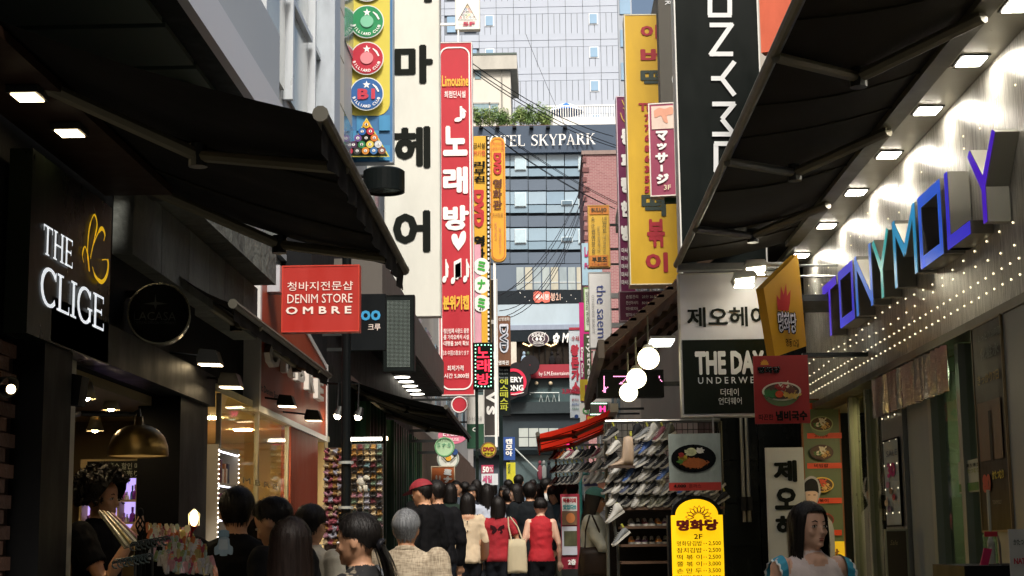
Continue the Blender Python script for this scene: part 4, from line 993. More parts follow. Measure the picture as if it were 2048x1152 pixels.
# LED karaoke strip on pole
S = Sign('led_sign', 'black LED karaoke sign with red glyphs and green border lights', FRONT(33), (948, 687, 985, 776), .18, P('#0c1210', .4), BLACK, cat='sign')
for ch, bx in (('노', (954, 694, 978, 716)), ('래', (954, 719, 980, 744)), ('방', (954, 747, 980, 770))): S.text(ch, bx, EM('#e0203a', 1.2), .03, 'led_glyph')
mb = MB()
for i in range(12):
    for x in (951, 982): c = S.pl.hit(x, 691 + i * 7.3); mb.ball(c + Vector((0, -.01, 0)), .014, 6, 4)
for i in range(4):
    for y in (690, 773): c = S.pl.hit(956 + i * 7, y); mb.ball(c + Vector((0, -.01, 0)), .014, 6, 4)
mk('border_lights', mb, EM('#9fffd0', 1.5), S.root, kind='stuff')
a = S.pl.ab(957, 900)[0]; part(S.root, 'pole', P('#16201c', .5), ((S.pl.ab(951, 900)[0], 33.03, ground(33)), (S.pl.ab(957, 900)[0], 33.1, S.a[1])))
# grey brand sign with vertical white letters, brown DVD sign etc.
S = Sign('brand_sign', 'dark grey vertical sign with white capitals behind the LED sign', FRONT(45), (968, 560, 994, 871), .2, P('#3c3835', .5), WHT, VG); S.arms(-3.2, (.3, .7))
for ch, bx in (('L', (972, 640, 990, 660)), ('V', (972, 784, 991, 806)), ('S', (973, 812, 990, 830)), ('O', (974, 700, 990, 722)), ('A', (972, 745, 990, 770))): S.text(ch, bx, WHT, .06, rot=1)
S = Sign('cinema_sign', 'brown DVD sign with white outlined letters on the left row', FRONT(48), (995, 632, 1021, 732), .2, P('#6b452c', .5), None, VG); S.arms(-3.2, (.5,))
S.text('상영영화', (997, 635, 1019, 642), WHT); S.text('DVD', (999, 648, 1017, 706), P('#cfd2dc', .5), .1, rot=1); S.text('DVD', (1001, 651, 1015, 703), P('#22303c', .5), .05, rot=1); S.text('영화관', (997, 721, 1018, 730), WHT, .02)
S = Sign('spa_sign', 'black spa sign with yellow green brush letters under the brown sign', FRONT(48.2), (995, 733, 1021, 830), .2, P('#161c1c', .5), None, VG); S.arms(-3.2, (.5,))
for i, t in enumerate(('Skin care', 'Body care', 'Foot spa')): S.text(t, (998, 737 + i * 8, 1016, 742 + i * 8), P('#9aa3a0', .5))
S.column('에스떼스파', (1000, 757, 1016, 822), P('#b3b83a', .5), .03)
S = Sign('blue_sign', 'blue vertical sign with coloured Korean letters lower down', FRONT(47), (1007, 874, 1030, 920), .15, P('#2a4f94', .5), None, VG); S.column('캔모아', (1011, 877, 1025, 913), WHT, .05)
part(S.root, 'post', P('#14201f', .5), ((S.pl.ab(998, 900)[0], 47.02, ground(47)), (S.pl.ab(1006, 900)[0], 47.15, S.pl.ab(1000, 830)[1])))
S = Sign('yellow_banner', 'small yellow upright banner low behind the crowd', FRONT(44), (1013, 925, 1031, 970), .05, P('#c9c22f', .5), None); S.text('SKIN', (1016, 928, 1021, 946), P('#3a5a3a', .5), .02, rot=1); part(S.root, 'foot', DSTEEL, ((S.a[0], 44.0, ground(44)), (S.a[2], 44.04, S.a[1])))
# white / green sign below the red karaoke sign
S = Sign('goods_sign', 'white and dark green sign below the red karaoke sign', FRONT(37), (934, 790, 968, 897), .2, P('#c9c9c3', .55), None, VG); S.arms(-3.05, (.5,)); S.rect((934, 848, 968, 897), P('#1d4a33', .5), 'green_field'); S.text('トント化粧品', (934, 833, 964, 841), P('#777777', .5)); S.text('C', (945, 855, 953, 863), WHT, .03)
def round_sign(name, label, cx, cy, rx, ry, y, mat, rim=None, arm=None, t=.12):
    pl = FRONT(y); c = pl.hit(cx, cy); r2 = rx / FPX * y; e = E(name, label, 'sign', c + Vector((0, t / 2, -r2)), VG); k = ry / rx
    pts = [c + Vector((r2 * math.cos(2 * math.pi * i / 32), 0, r2 * k * math.sin(2 * math.pi * i / 32))) for i in range(32)]; mb = MB(); mb.prism(pts, (0, t, 0)); mk('panel', mb, mat, e)
    if arm is not None: part(e, 'bracket', DSTEEL, ((min(arm, c.x), y + t * .3, c.z + r2 * k * .5), (max(arm, c.x), y + t * .6, c.z + r2 * k * .5 + .05)))
    S = Sign('x', None, pl, (cx - rx, cy - ry, cx + rx, cy + ry), .01, BLACK, root=e); bpy.data.objects.remove(S.panel)
    if rim: S.ring(cx, cy, rx * .97, ry * .97, .12, rim)
    return S
S = round_sign('round_sign', 'pink round ETUDE HOUSE sign behind the green oval sign', 905, 871, 29, 17, 30, P('#d0708a', .5), None, -2.7); S.text('ETUDE', (886, 862, 926, 872), WHT, .01); S.text('HOUSE', (892, 876, 918, 882), WHT)
S = round_sign('oval_sign', 'pale green oval salon sign with katakana and flower edge', 889, 894, 20, 20, 28, P('#a8c9a0', .5), P('#5f9a6a', .5), -2.7); S.text('ミナミ', (874, 886, 902, 894), P('#2a7a5a', .5), .03); S.text('エステサロン', (874, 878, 902, 883), BK)
S = round_sign('round_sign', 'white round restaurant sign with blue ring and egg drawing', 896, 918, 22, 22, 29.5, P('#cfd0c4', .5), P('#8f9a90', .5), -2.7); S.disc(897, 916, 6, 6, P('#d8a02c', .5)); S.disc(910, 904, 6, 6, P('#23447a', .5)); S.strokes([[(883, 910), (893, 922)], [(912, 912), (901, 922)]], 2, BK, 'chopsticks')
S = round_sign('round_sign', 'round yellow DVD bottle cap sign on the black pole', 977, 900, 16, 16, 32.8, P('#6b6a2c', .5), P('#8a5a3a', .5)); S.disc(977, 900, 13, 13, P('#c9b52c', .5)); S.text('DVD', (966, 894, 989, 903), P('#8a1c24', .5), .08); S.text('영화관', (968, 905, 986, 911), BK, .02); part(S.root, 'bracket', DSTEEL, (S.pl.pt(S.pl.ab(953, 900)[0], S.pl.ab(953, 902)[1], -.1), S.pl.pt(S.pl.ab(965, 900)[0], S.pl.ab(953, 898)[1], -.06)))
S = Sign('rabbit_board', 'orange board with big green katakana and a white rabbit', FRONT(27), (864, 934, 908, 990), .1, P('#a85a2c', .5), P('#c9b89a', .5)); 
for i, ch in enumerate('ミナミ'): S.text(ch, (887, 938 + i * 15, 904, 951 + i * 15), WHT, .12); S.text(ch, (887.5, 938.5 + i * 15, 903.5, 950.5 + i * 15), P('#2a6a4a', .5), .03)
S.disc(876, 965, 7, 5, P('#cfcac0', .5), 'rabbit_head'); S.disc(873, 955, 2, 5, P('#cfcac0', .5), 'rabbit_ear'); S.disc(880, 956, 2, 5, P('#cfcac0', .5), 'rabbit_ear'); part(S.root, 'foot', DSTEEL, ((S.a[0], 27.02, ground(27)), (S.a[2], 27.06, S.a[1])))
S = Sign('sale_sign', 'pink sale placard reading 50 percent over white placard', FRONT(31), (963, 930, 987, 947), .03, P('#b53a5a', .5), None); S.text('50', (965, 933, 978, 945), WHT, .05); S.text('%', (979, 934, 986, 944), WHT); S.rect((963, 947.5, 996, 970), P('#cfd3d6', .5), 'white_card'); S.text('세일', (965, 951, 984, 966), P('#c0507a', .5), .05); part(S.root, 'stand', DSTEEL, ((S.a[0], 31, ground(31)), (S.a[0] + .04, 31.03, S.a[1])))
S = round_sign('round_sign', 'small red round sign at the end of the black awning', 919, 809, 17, 17, 34, P('#c02a3a', .5), WHT, -2.9)
# street lamp with drum head and black pole
sl = E('street_lamp', 'black drum shaped street lamp beside the billiard sign', 'street lamp', (at_y(692, 900, 15).x, 15, ground(15)))
c = at_y(768, 362, 15); px_ = at_y(692, 900, 15).x; mb = MB(); mb.tube([(px_, 15, ground(15)), (px_, 15, ground(15) + 1.4)], .068, 14); mb.tube([(px_, 15, ground(15) + 1.4), (px_, 15, c.z + .12)], .044, 12); mk('pole', mb, P('#0d1011', .45), sl)
mb = MB(); mb.tube([(px_, 15, c.z + .05), (c.x - .1, 15, c.z + .05)], .02, 8); mk('arm', mb, BLACK, sl)
mb = MB(); mb.lathe(c, [(.001, .11), (.17, .11), (.2, .09), (.2, -.11), (.17, -.11), (.165, -.09), (.001, -.09)], 28); mk('drum_head', mb, P('#0f1414', .4), sl)
mb = MB(); mb.lathe(c, [(.001, -.093), (.163, -.093)], 24); mk('lens', mb, P('#3f4a48', .15), sl)
for py_ in (928, 1018): q = at_y(690, py_, 15); mb = MB(); mb.lathe((px_, 15, q.z), [(.069, 0), (.072, 0), (.072, .025), (.069, .025)], 14); mk('tape_band', mb, P('#8d918f', .5), sl)

# ============================================================ signs, right side
XB = 1.75
S = Sign('vertical_sign', 'black vertical TONYMOLY sign with white capitals turned sideways', FRONT(13.1), (1357, -60, 1522, 548), .3, P('#0d1311', .4, var=.1), P('#d8d8d2', .45), VR)
LT = P('#d5d8d8', .45, var=0)
def cap_strokes(ch):
    if ch == 'T': return [[(0, .92), (1, .92)], [(.5, 0), (.5, .92)]]
    if ch == 'O': return [[(.08, .08), (.92, .08)], [(.92, 0), (.92, 1)], [(.08, .92), (.92, .92)], [(.08, 0), (.08, 1)]]
    if ch == 'N': return [[(.08, 0), (.08, 1)], [(.04, .97), (.96, .03)], [(.92, 0), (.92, 1)]]
    if ch == 'Y': return [[(.5, 0), (.5, .48)], [(.5, .45), (.05, 1)], [(.5, .45), (.95, 1)]]
    if ch == 'M': return [[(.08, 0), (.08, 1)], [(.92, 0), (.92, 1)], [(.06, .98), (.5, .42)], [(.5, .42), (.94, .98)]]
    if ch == 'L': return [[(.08, 0), (.08, 1)], [(.0, .08), (1, .08)]]
for ch, (x0, y0, x1, y1) in (('T', (1416, -115, 1460, -50)), ('O', (1416, -42, 1463, 37)), ('N', (1419, 45, 1466, 114)), ('Y', (1422, 120, 1469, 195)), ('M', (1424, 203, 1470, 275)), ('O', (1428, 283, 1472, 350)), ('L', (1430, 360, 1474, 420)), ('Y', (1432, 430, 1476, 495))):
    if y1 < 0: continue
    S.strokes([[(x0 + (x1 - x0) * v, y0 + (y1 - y0) * u) for u, v in l] for l in cap_strokes(ch)], 9.5, LT)
part(S.root, 'bracket', DSTEEL, ((S.a[2], 13.2, 4.4), (2.25, 13.3, 4.5))); part(S.root, 'bracket', DSTEEL, ((S.a[2], 13.2, 5.6), (2.25, 13.3, 5.7)))
S = Sign('orange_sign', 'glowing orange panel edge above the right awning', FRONT(12.2, -25, 2.0), (1519, -60, 1600, 100), .1, P('#d96a4c', .5), None, VR); part(S.root, 'bracket', DSTEEL, (S.pl.pt(S.a[2], S.a[1] + .3, -.08), (2.3, 12.5, S.a[1] + .36)))
S = Sign('grey_sign', 'dark grey brown sign edge with pale letters beside the black sign', FRONT(15.6), (1318, -60, 1360, 206), .3, P('#3a372d', .5), None, VR); S.text('R', (1330, 2, 1342, 10), LT, rot=1); S.text('어', (1344, 150, 1352, 172), LT); S.arms(XB, (.4,))
S = Sign('massage_sign', 'small maroon massage box sign with white katakana and foot photograph', FRONT(15, -8, 1), (1301, 208, 1349, 390), .16, P('#94405a', .5, var=.12, scale=6), P('#e0dad0', .45), VR)
S.rect((1303, 212, 1347, 258), P('#dcc6b8', .5, var=.15, scale=9), 'photograph'); S.poly(smooth([(1308, 222), (1318, 216), (1330, 218), (1344, 214), (1346, 228), (1334, 232), (1336, 246), (1328, 244), (1322, 232), (1310, 236), (1308, 222)], 3)[:-1], P('#d69a80', .5, var=.15), 'hand_shape')
for ch, bx in (('マ', (1312, 262, 1336, 282)), ('ッ', (1314, 287, 1334, 300)), ('サ', (1311, 306, 1336, 326)), ('ー', (1321, 330, 1326, 344)), ('ジ', (1313, 348, 1338, 368))): S.text(ch, bx, WHT, .07)
S.text('3F', (1328, 370, 1342, 380), P('#d9cfae', .5), .02); part(S.root, 'bracket', P('#2f5a3c', .5), ((S.pl.pt(S.a[2], 0).x - .1, 15.05, S.a[1] - .06), (1.75, 15.12, S.a[1] - .01)))
S = Sign('rice_cake_sign', 'tall yellow rice cake shop sign with dark red Korean brush letters', FRONT(18), (1256, 30, 1361, 567), .3, P('#c79f1c', .5, var=.12, scale=3), P('#d9d2b4', .45), VR); S.arms(1.9, (.15, .5, .85))
RD = P('#9c1626', .5, var=0); GN = P('#23332a', .5, var=0)
for ch, bx, m_ in (('이', (1281, 50, 1318, 78), RD), ('버', (1281, 96, 1330, 128), RD), ('떡', (1281, 138, 1330, 178), GN), ('떡', (1283, 386, 1332, 433), GN), ('볶', (1294, 438, 1330, 495), RD), ('이', (1291, 505, 1336, 545), RD)): S.text(ch, bx, m_, .042)
S.text('TEL', (1277, 206, 1318, 222), RD, .06)
for i, ch in enumerate('77686355'): S.text(ch, (1289, 229 + i * 20.5, 1299, 243 + i * 20.5), RD, .07)
S = Sign('purple_sign', 'purple ornate sign with white Korean letters behind the yellow sign', FRONT(20.5), (1238, 194, 1266, 583), .25, P('#6a1248', .5, var=.15, scale=5), P('#cfb9c4', .45), VR); S.arms(1.9, (.2, .7))
S.strokes([smooth([(1244, 200), (1250, 212), (1258, 206), (1262, 216)], 4), smooth([(1241, 226), (1246, 240), (1256, 246), (1262, 240)], 4), smooth([(1246, 216), (1258, 226), (1252, 240)], 4)], 2, P('#c9a94a', .5), 'ornament')
for i, ch in enumerate('동피랑한방'): S.text(ch, (1242, 258 + i * 48, 1262, 290 + i * 48), WHT, .08)
for i in range(5): S.text('마사지', (1243, 496 + i * 16, 1262, 506 + i * 16), WHT, .03)
S = Sign('price_board', 'maroon price board with rows of tiny white text under the yellow sign', FRONT(19), (1240, 584, 1330, 640), .12, P('#5a1538', .5, var=.1), P('#b39aa6', .5), VR); S.arms(1.9, (.5,))
for i in range(4): S.text(('손발관리', '전신마사지', '아로마', '발마사지')[i], (1252, 590 + i * 12, 1276, 597 + i * 12), WHT); S.text(('25分 20,000', '50分 35,000', '70分 50,000', '30分 25,000')[i], (1284, 590 + i * 12, 1318, 597 + i * 12), WHT)
S = Sign('nail_sign', 'yellow orange BULUJO nail art sign with dark letters', FRONT(28), (1178, 412, 1218, 533), .2, P('#cfa63a', .5), P('#b88a4a', .5), VR); S.arms(1.95, (.3, .7))
S.rect((1179, 413, 1217, 429), P('#c47a2e', .5), 'orange_band'); S.rect((1179, 511, 1217, 533), P('#c47a2e', .5), 'orange_band'); S.text('BULUJO', (1183, 416, 1213, 426), GN, .03); S.text('부르조', (1184, 514, 1214, 525), GN, .03); S.text('T.518-0388', (1183, 527, 1214, 531), P('#8a3a2a', .5)); S.column('속눈썹연장술', (1183, 433, 1190, 508), GN); S.column('네일아트', (1205, 433, 1213, 466), GN); S.column('발각질케어', (1195, 452, 1200, 506), P('#8a7a4a', .5)); S.column('네일아트', (1206, 470, 1212, 508), P('#8a7a4a', .5))
S = Sign('cosmetic_sign', 'white vertical the saem sign with blue letters', FRONT(26), (1180, 546, 1221, 694), .22, P('#d5d5d2', .5, var=.03), P('#a9a9a6', .45), VR); S.arms(1.8, (.3, .7), .04, P('#8a8d8c', .5))
S.text('the saem', (1194, 570, 1212, 676), P('#3a4a86', .5), .0, rot=1); S.text('OTHERWISE BEAUTY', (1184, 590, 1189, 668), P('#9a9a98', .5), 0, rot=1)
S = Sign('blue_sign', 'pale blue sign with stitched edge and magenta letters', FRONT(34), (1164, 486, 1204, 570), .15, P('#9fc0d2', .5), None, VR); S.text('Le', (1169, 494, 1180, 514), P('#b02a6a', .5), .05); S.text('Fo', (1169, 526, 1180, 537), P('#b02a6a', .5), .05); S.arms(1.95, (.5,))
S = Sign('green_sign', 'narrow white sign with green text beside the white vertical sign', FRONT(32), (1170, 577, 1181, 660), .15, P('#cfd8c6', .5), P('#7fa85a', .5), VR); S.column('발관리전문', (1172, 582, 1178, 650), GN); S.arms(1.95, (.5,))
S = Sign('cutlet_sign', 'pale grey cutlet sign with red outlined Korean letters', FRONT(38), (1139, 660, 1161, 835), .2, P('#b9c3ca', .5), None, VR); S.rect((1138, 655, 1160, 660), P('#a02a3a', .5), 'red_band'); S.text('수제', (1143, 672, 1158, 682), RD, .02); S.arms(2.0, (.5,))
for i, ch in enumerate('왕돈가스'): S.text(ch, (1141 + i * .8, 689 + i * 25, 1158 + i * .6, 712 + i * 25), P('#a82438', .5), .08)
S.text('3,800원', (1124, 776, 1160, 789), P('#8a1c34', .5), .06); 
for i in range(3): S.text(('돈까스', '생선까스', '치즈까스')[i], (1144, 797 + i * 9, 1158, 802 + i * 9), P(('#8a2a3a', '#2a4a8a', '#2a6a4a')[i], .5), .03)
S.disc(1153, 833, 4, 4, P('#23407a', .5)); 
S = Sign('dog_cafe_sign', 'magenta and yellow dog cafe sign with olive panel', FRONT(36), (1160, 605, 1183, 802), .2, P('#c01f78', .5), None, VR); S.arms(1.95, (.5,)); S.rect((1168, 668, 1183, 767), P('#3e4a2c', .5), 'olive_panel'); S.rect((1160, 759, 1183, 802), P('#d2b82e', .5), 'yellow_field'); S.text('Dog Cafe', (1161, 695, 1167, 755), WHT, .05, rot=1); S.text('Mystree', (1172, 672, 1182, 764), WHT, .02, rot=1); S.rect((1170, 770, 1190, 802), P('#8a1c58', .5), 'maroon_field'); S.text('사주', (1172, 781, 1188, 789), YT, .04); S.text('占い', (1172, 791, 1188, 799), YT, .04)
S = Sign('noodle_sign', 'white noodle sign with red Korean letters and a bowl drawing', FRONT(31), (1187, 702, 1222, 805), .18, P('#d3d0c9', .5), None, VR); S.arms(1.9, (.5,)); S.disc(1207, 712, 8, 5, P('#a85a4a', .5), 'bowl'); S.text('짬뽕', (1195, 728, 1220, 743), RD, .06); S.text('전통면', (1198, 720, 1216, 724), BK)
S = Sign('shop_board', 'white board with green G and yellow red Korean text', FRONT(33), (1160, 806, 1200, 850), .15, P('#cfccc4', .5), None, VR); S.text('G', (1165, 814, 1178, 828), P('#4a8a4a', .5), .02); S.rect((1172, 830, 1196, 846), P('#a81c1c', .5), 'red_field'); S.text('대박', (1175, 832, 1192, 843), YT, .08); S.arms(1.95, (.5,))
S = Sign('led_sign', 'small LED board with lit border and pink glyph under noodle sign', FRONT(29), (1181, 806, 1214, 830), .1, P('#4a463c', .5), BLACK, VR); S.text('H', (1199, 812, 1211, 824), EM('#ff3a8a', 1.2), .05); S.arms(1.9, (.5,))
mb = MB()
for i in range(11):
    for y in (807, 829): mb.ball(S.pl.hit(1182 + i * 3.1, y) + Vector((0, -.012, 0)), .012, 6, 4)
mk('border_lights', mb, EM('#d8ffe8', 1.5), S.root, kind='stuff')
S = Sign('hot_pink_sign', 'hot pink small lit sign below the red awning', FRONT(30), (1133, 880, 1145, 900), .08, EM('#e01f78', .6), BLACK); S.arms(1.9, (.5,))
S = Sign('led_sign', 'black dot matrix board with pink arrow behind the globe lamps', FRONT(14.6, 6, 1), (1198, 742, 1325, 792), .12, P('#0b0d0c', .4), P('#121412', .4)); S.arms(1.55, (.5,))
def matrix(S, cells, x0, y0, d, mat):
    mb = MB(); h = S.lay()
    for (i, j) in cells:
        a, b = S.pl.ab(x0 + i * d, y0 + j * d); r_ = d * .36 / FPX * 14.6; mb.add([S.pl.pt(a - r_, b - r_, h), S.pl.pt(a + r_, b - r_, h), S.pl.pt(a + r_, b + r_, h), S.pl.pt(a - r_, b + r_, h)], [(0, 1, 2, 3)])
    mk('led_dots', mb, mat, S.root, kind='stuff')
matrix(S, [(0, j) for j in range(14)] + [(1, j) for j in range(9, 14)] + [(2, 10), (3, 9), (-1, 12)] + [(8 + i, 0) for i in range(12)] + [(19 - i, 1 + i) for i in range(6)] + [(14, 5), (13, 6), (15, 6), (46, 0), (46, 1), (47, 3), (48, 4)], 1208, 753, 2.4, EM('#ff9ac8', 2))
# white and black hair salon / underwear sign, with two floodlights
S = Sign('salon_sign', 'white hair salon sign above black THE DAY UNDERWEAR panel', FRONT(12.7), (1363, 548, 1552, 830), .14, P('#b9bac0', .45, var=.08, scale=3), P('#a8a8a2', .4), VR)
S.rect((1366, 679, 1550, 827), P('#10160f', .4, var=.1), 'black_field')
S.text('제오헤어', (1374, 614, 1536, 654), BK, .03)
S.text('THE DAY', (1390, 702, 1528, 749), LT, .05); S.text('U N D E R W E A R', (1396, 754, 1540, 767), LT, .01); S.text('더데이', (1441, 777, 1477, 792), LT, .0); S.text('언더웨어', (1437, 795, 1483, 809), LT)
part(S.root, 'top_rail', STEEL, ((S.a[0] - .02, 12.6, S.a[3] + .022), (S.a[2] + .1, 12.72, S.a[3] + .075)))
part(S.root, 'bracket', DSTEEL, ((S.a[2] + .05, 12.78, 3.6), (2.3, 12.84, 3.66)))
for i, (px_, py_) in enumerate(((1512, 536), (1490, 558))):
    c = at_y(px_, py_, 12.4 - i * .15); e = E('floodlight', ('right' if i == 0 else 'left') + ' lit floodlight hanging over the white hair salon sign', 'lamp', c)
    mb = MB(); mb.prism([c + Vector((-.1, 0, .0)), c + Vector((-.07, 0, .07)), c + Vector((.07, 0, .07)), c + Vector((.1, 0, .03)), c + Vector((.08, 0, -.02)), c + Vector((-.08, 0, -.04))], (0, .12, 0)); mk('housing', mb, P('#8f9088', .4, .5), e)
    mb = MB(); mb.prism([c + Vector((-.075, -.004, -.035)), c + Vector((.072, -.004, -.018)), c + Vector((.072, -.004, .015)), c + Vector((-.075, -.004, 0))], (0, .003, 0)); mk('lens', mb, EM('#fff4d8', 14), e)
    mb = MB(); mb.box(c + Vector((-.07, .02, -.05)), c + Vector((.07, .125, -.045))); mk('added_emitter', mb, EM('#fff4d8', 22), e)  # extra glowing box added under the housing to light the sign
    mb = MB(); mb.tube([c + Vector((.08, .06, .03)), (2.3, c.y + .06, c.z + .02)], .01, 6); mk('arm', mb, STEEL, e)
# yellow leaning sign, red pot noodle sign
pl = FRONT(12.2, 38, 2.0)
S = Sign('yellow_sign', 'tilted yellow Korean restaurant sign with red flower behind the red poster', pl, (1530, 540, 1610, 708), .1, P('#c8961a', .45, var=.05), P('#8a6a2a', .5)); bpy.data.objects.remove(S.panel)
mb = MB(); mb.prism([pl.hit(*q) for q in ((1550, 714), (1613, 692), (1596, 508), (1527, 576))], -pl.n * .08); mk('panel', mb, P('#c8961a', .45, var=.05), S.root)
for o in [x for x in S.root.children if x.name.startswith('frame')]: bpy.data.objects.remove(o)
S.poly([(1552 + 2, 620), (1552, 590), (1559, 600), (1561, 572), (1566, 590), (1571, 566), (1573, 592), (1580, 580), (1579, 606), (1576, 622)], P('#b8301c', .5), 'flower'); S.text('명화당', (1553, 622, 1592, 668), BK, .14); S.text('명화당', (1554, 624, 1591, 666), WHT, .05); S.text('명동12길', (1570, 678, 1596, 694), BK, .02)
part(S.root, 'bracket', DSTEEL, (pl.hit(1613, 600) + Vector((-.05, .05, 0)), (2.35, 12.9, pl.hit(1613, 600).z + .05)))
def bowl(S, cx, cy, rx, ry, food, rim='#d8d0b4', body='#5a6a3a', pot=True):
    if pot: S.poly([(cx - rx * 1.02, cy)] + [(cx + rx * 1.02 * math.cos(R(q)), cy + ry * 1.75 * math.sin(R(q))) for q in range(170, -1, -12)], P(body, .5, var=.2), 'pot_body')
    S.disc(cx, cy, rx * 1.06, ry * 1.1, P(rim, .5), 'bowl_rim'); S.disc(cx, cy, rx * .95, ry * .92, P('#4a3018', .5), 'broth'); rg = random.Random(int(cx))
    for (fx, fy, fr, col, n) in food:
        mb = MB(); h = S.lay()
        for _ in range(n):
            a, b = S.pl.ab(cx + rx * (fx + rg.gauss(0, fr * .5)), cy + ry * (fy + rg.gauss(0, fr * .6))); L = rx * rg.uniform(.08, .2) / FPX * S.pl.o.length; w_ = L * rg.uniform(.25, .6); t = rg.uniform(0, 3.14); ca, sa = math.cos(t), math.sin(t)
            mb.add([S.pl.pt(a + x * ca - y * sa, b + x * sa + y * ca, h + rg.uniform(0, .002)) for x, y in ((-L, 0), (0, -w_), (L, 0), (0, w_))], [(0, 1, 2, 3)])
        mk('food_print', mb, P(col, .5, var=.2, scale=20), S.root, kind='stuff')
S = Sign('menu_poster', 'red poster of a pot of noodles hanging under the metal fascia', FRONT(11.4, -4, 1.8), (1508, 711, 1618, 847), .02, P('#9a1a14', .4, var=.05), None)
S.poly([(1516 + 9 * math.cos(R(q)) * (1 if k % 2 else .8) + 13, 730 - 12 * math.sin(R(q)) * (1 if k % 2 else .7)) for k, q in enumerate(range(0, 181, 12))], P('#d8921c', .5), 'sun_emblem'); S.text('명화당', (1515, 733, 1561, 747), BK, .1); S.text('명화당', (1516, 734, 1560, 746), WHT, .03)
bowl(S, 1563, 783, 37, 17, ((-.55, .25, .35, '#2a6a2a', 50), (.45, .3, .35, '#d8b04a', 60), (.1, -.5, .4, '#d8cfb0', 35), (-.1, -.4, .3, '#a01c14', 22), (.5, -.2, .3, '#6a3a24', 25))); S.disc(1558, 789, 8, 7, P('#c8481c', .3), 'egg_yolk'); S.text('따끈한', (1517, 829, 1546, 841), BK, .03); S.text('냄비국수', (1551, 822, 1614, 842), BK, .06)
part(S.root, 'hanger', DSTEEL, (S.pl.pt(S.a[2] - .03, S.a[3] - .01, -.04), (2.3, 11.5, S.a[3] + .02)))
# cutlet poster and lit yellow menu sign
S = Sign('menu_poster', 'grey poster of a fried cutlet plate priced 4,000 above the yellow menu', FRONT(11.6), (1338, 867, 1442, 981), .02, P('#8f9a93', .45, var=.2, scale=14), None); S.rect((1338, 965, 1442, 981), P('#b03024', .45), 'red_band'); S.text('4,000', (1347, 969, 1372, 976), BK, .04); S.text('돈까스', (1378, 968, 1402, 976), BK)
S.disc(1387, 917, 45, 28, P('#0d0f10', .3), 'plate_print'); rg = random.Random(5)
for cx, cy, rx, ry, col, n in ((1388, 926, 28, 11, '#a85a1c', 90), (1382, 904, 12, 9, '#cfd2a0', 40), (1366, 916, 9, 7, '#b8a02a', 30), (1399, 902, 8, 6, '#e0ded0', 20), (1362, 910, 6, 5, '#a02a1c', 12), (1360, 924, 6, 4, '#4a7a2a', 14)):
    S.disc(cx, cy, rx * .9, ry * .9, P(col, .5, var=.3, scale=30), 'food_print', 16); mb = MB(); h = S.lay()
    for _ in range(n):
        q = rg.uniform(0, 6.3); f = rg.uniform(.3, 1.05); a, b = S.pl.ab(cx + rx * f * math.cos(q), cy + ry * f * math.sin(q)); L = rg.uniform(.004, .01); t = rg.uniform(0, 3.1); mb.add([S.pl.pt(a + L * math.cos(t + k * 1.57), b + L * .6 * math.sin(t + k * 1.57), h) for k in range(4)], [(0, 1, 2, 3)])
    mk('food_crumbs', mb, P(col, .5, var=.35, scale=40), S.root, kind='stuff')
part(S.root, 'hanger', STEEL, ((S.a[2] - .05, 11.63, S.a[3]), (S.a[2] - .04, 11.64, S.a[3] + .12)))
pl = FRONT(11.0); YM = EM('#f2c20c', .62)
ms = E('menu_sign', 'lit yellow Korean price menu with arched black frame on the pavement', 'sign', (pl.ab(1393, 1100)[0], 11.1, ground(11)))
a0, b0, a1, b1 = pl.box((1344, 1028, 1448, 1200)); cx = (a0 + a1) / 2; zt2 = pl.ab(1395, 998)[1]; zs = pl.ab(1395, 1030)[1]
arch = [(a0, ground(11) + .1), (a1, ground(11) + .1), (a1, zs), (a1 - .03, zs)] + [(cx + (a1 - a0 - .06) / 2 * math.cos(R(q)), zs + (zt2 - zs) * math.sin(R(q))) for q in range(10, 171, 10)] + [(a0 + .03, zs), (a0, zs)]
mb = MB(); mb.prism([pl.pt(a, b, 0) for a, b in arch], (0, .12, 0)); mk('lit_face', mb, YM, ms)
o = .022; big = [(cx + (a - cx) * (1 + o / ((a1 - a0) / 2)), b + (o if b > zs + .01 else 0)) for a, b in arch]
mb = MB(); mb.prism([pl.pt(a, b, -.003) for a, b in big], (0, .14, 0)); mk('frame', mb, BLACK, ms)
part(ms, 'foot', BLACK, ((pl.pt(a0, 0).x - .03, 10.96, ground(11)), (pl.pt(a1, 0).x + .03, 11.2, ground(11) + .099)))
S = Sign('x', None, pl, (1344, 1028, 1448, 1200), .01, BLACK, root=ms); bpy.data.objects.remove(S.panel); MR = P('#8a1410', .5, var=0)
for q in range(0, 181, 22):
    cq, sq = math.cos(R(q)), math.sin(R(q)); c_, s_ = (1397, 1036); tip = (c_ + 27 * cq, s_ - 25 * sq); b_ = (c_ + 10 * cq, s_ - 9 * sq); nx, ny = -sq * 4, -cq * 4; m_ = (c_ + 19 * cq, s_ - 18 * sq); S.strokes([[b_, (m_[0] + nx, m_[1] + ny), tip, (m_[0] - nx, m_[1] - ny), b_]], 1.6, MR, 'petal')
S.text('명화당', (1352, 1039, 1436, 1062), MR, .07); S.text('명화당', (1355, 1042, 1433, 1059), P('#e02018', .5, var=0), .015)
S.text('2F', (1387, 1068, 1404, 1078), BK, .02)
for i, (n_, p_) in enumerate((('명화당김밥', '2,500'), ('참치김밥', '2,500'), ('떡 볶 이', '2,500'), ('쫄 볶 이', '3,000'), ('손 만 두', '3,500'), ('비빔냉면', '4,000'))):
    y_ = 1082 + i * 13.6; S.text(n_, (1353, y_, 1403, y_ + 10), BK, .01); S.text('··', (1406, y_ + 4, 1413, y_ + 6), BK); S.text(p_, (1416, y_, 1441, y_ + 9.5), BK, .01)
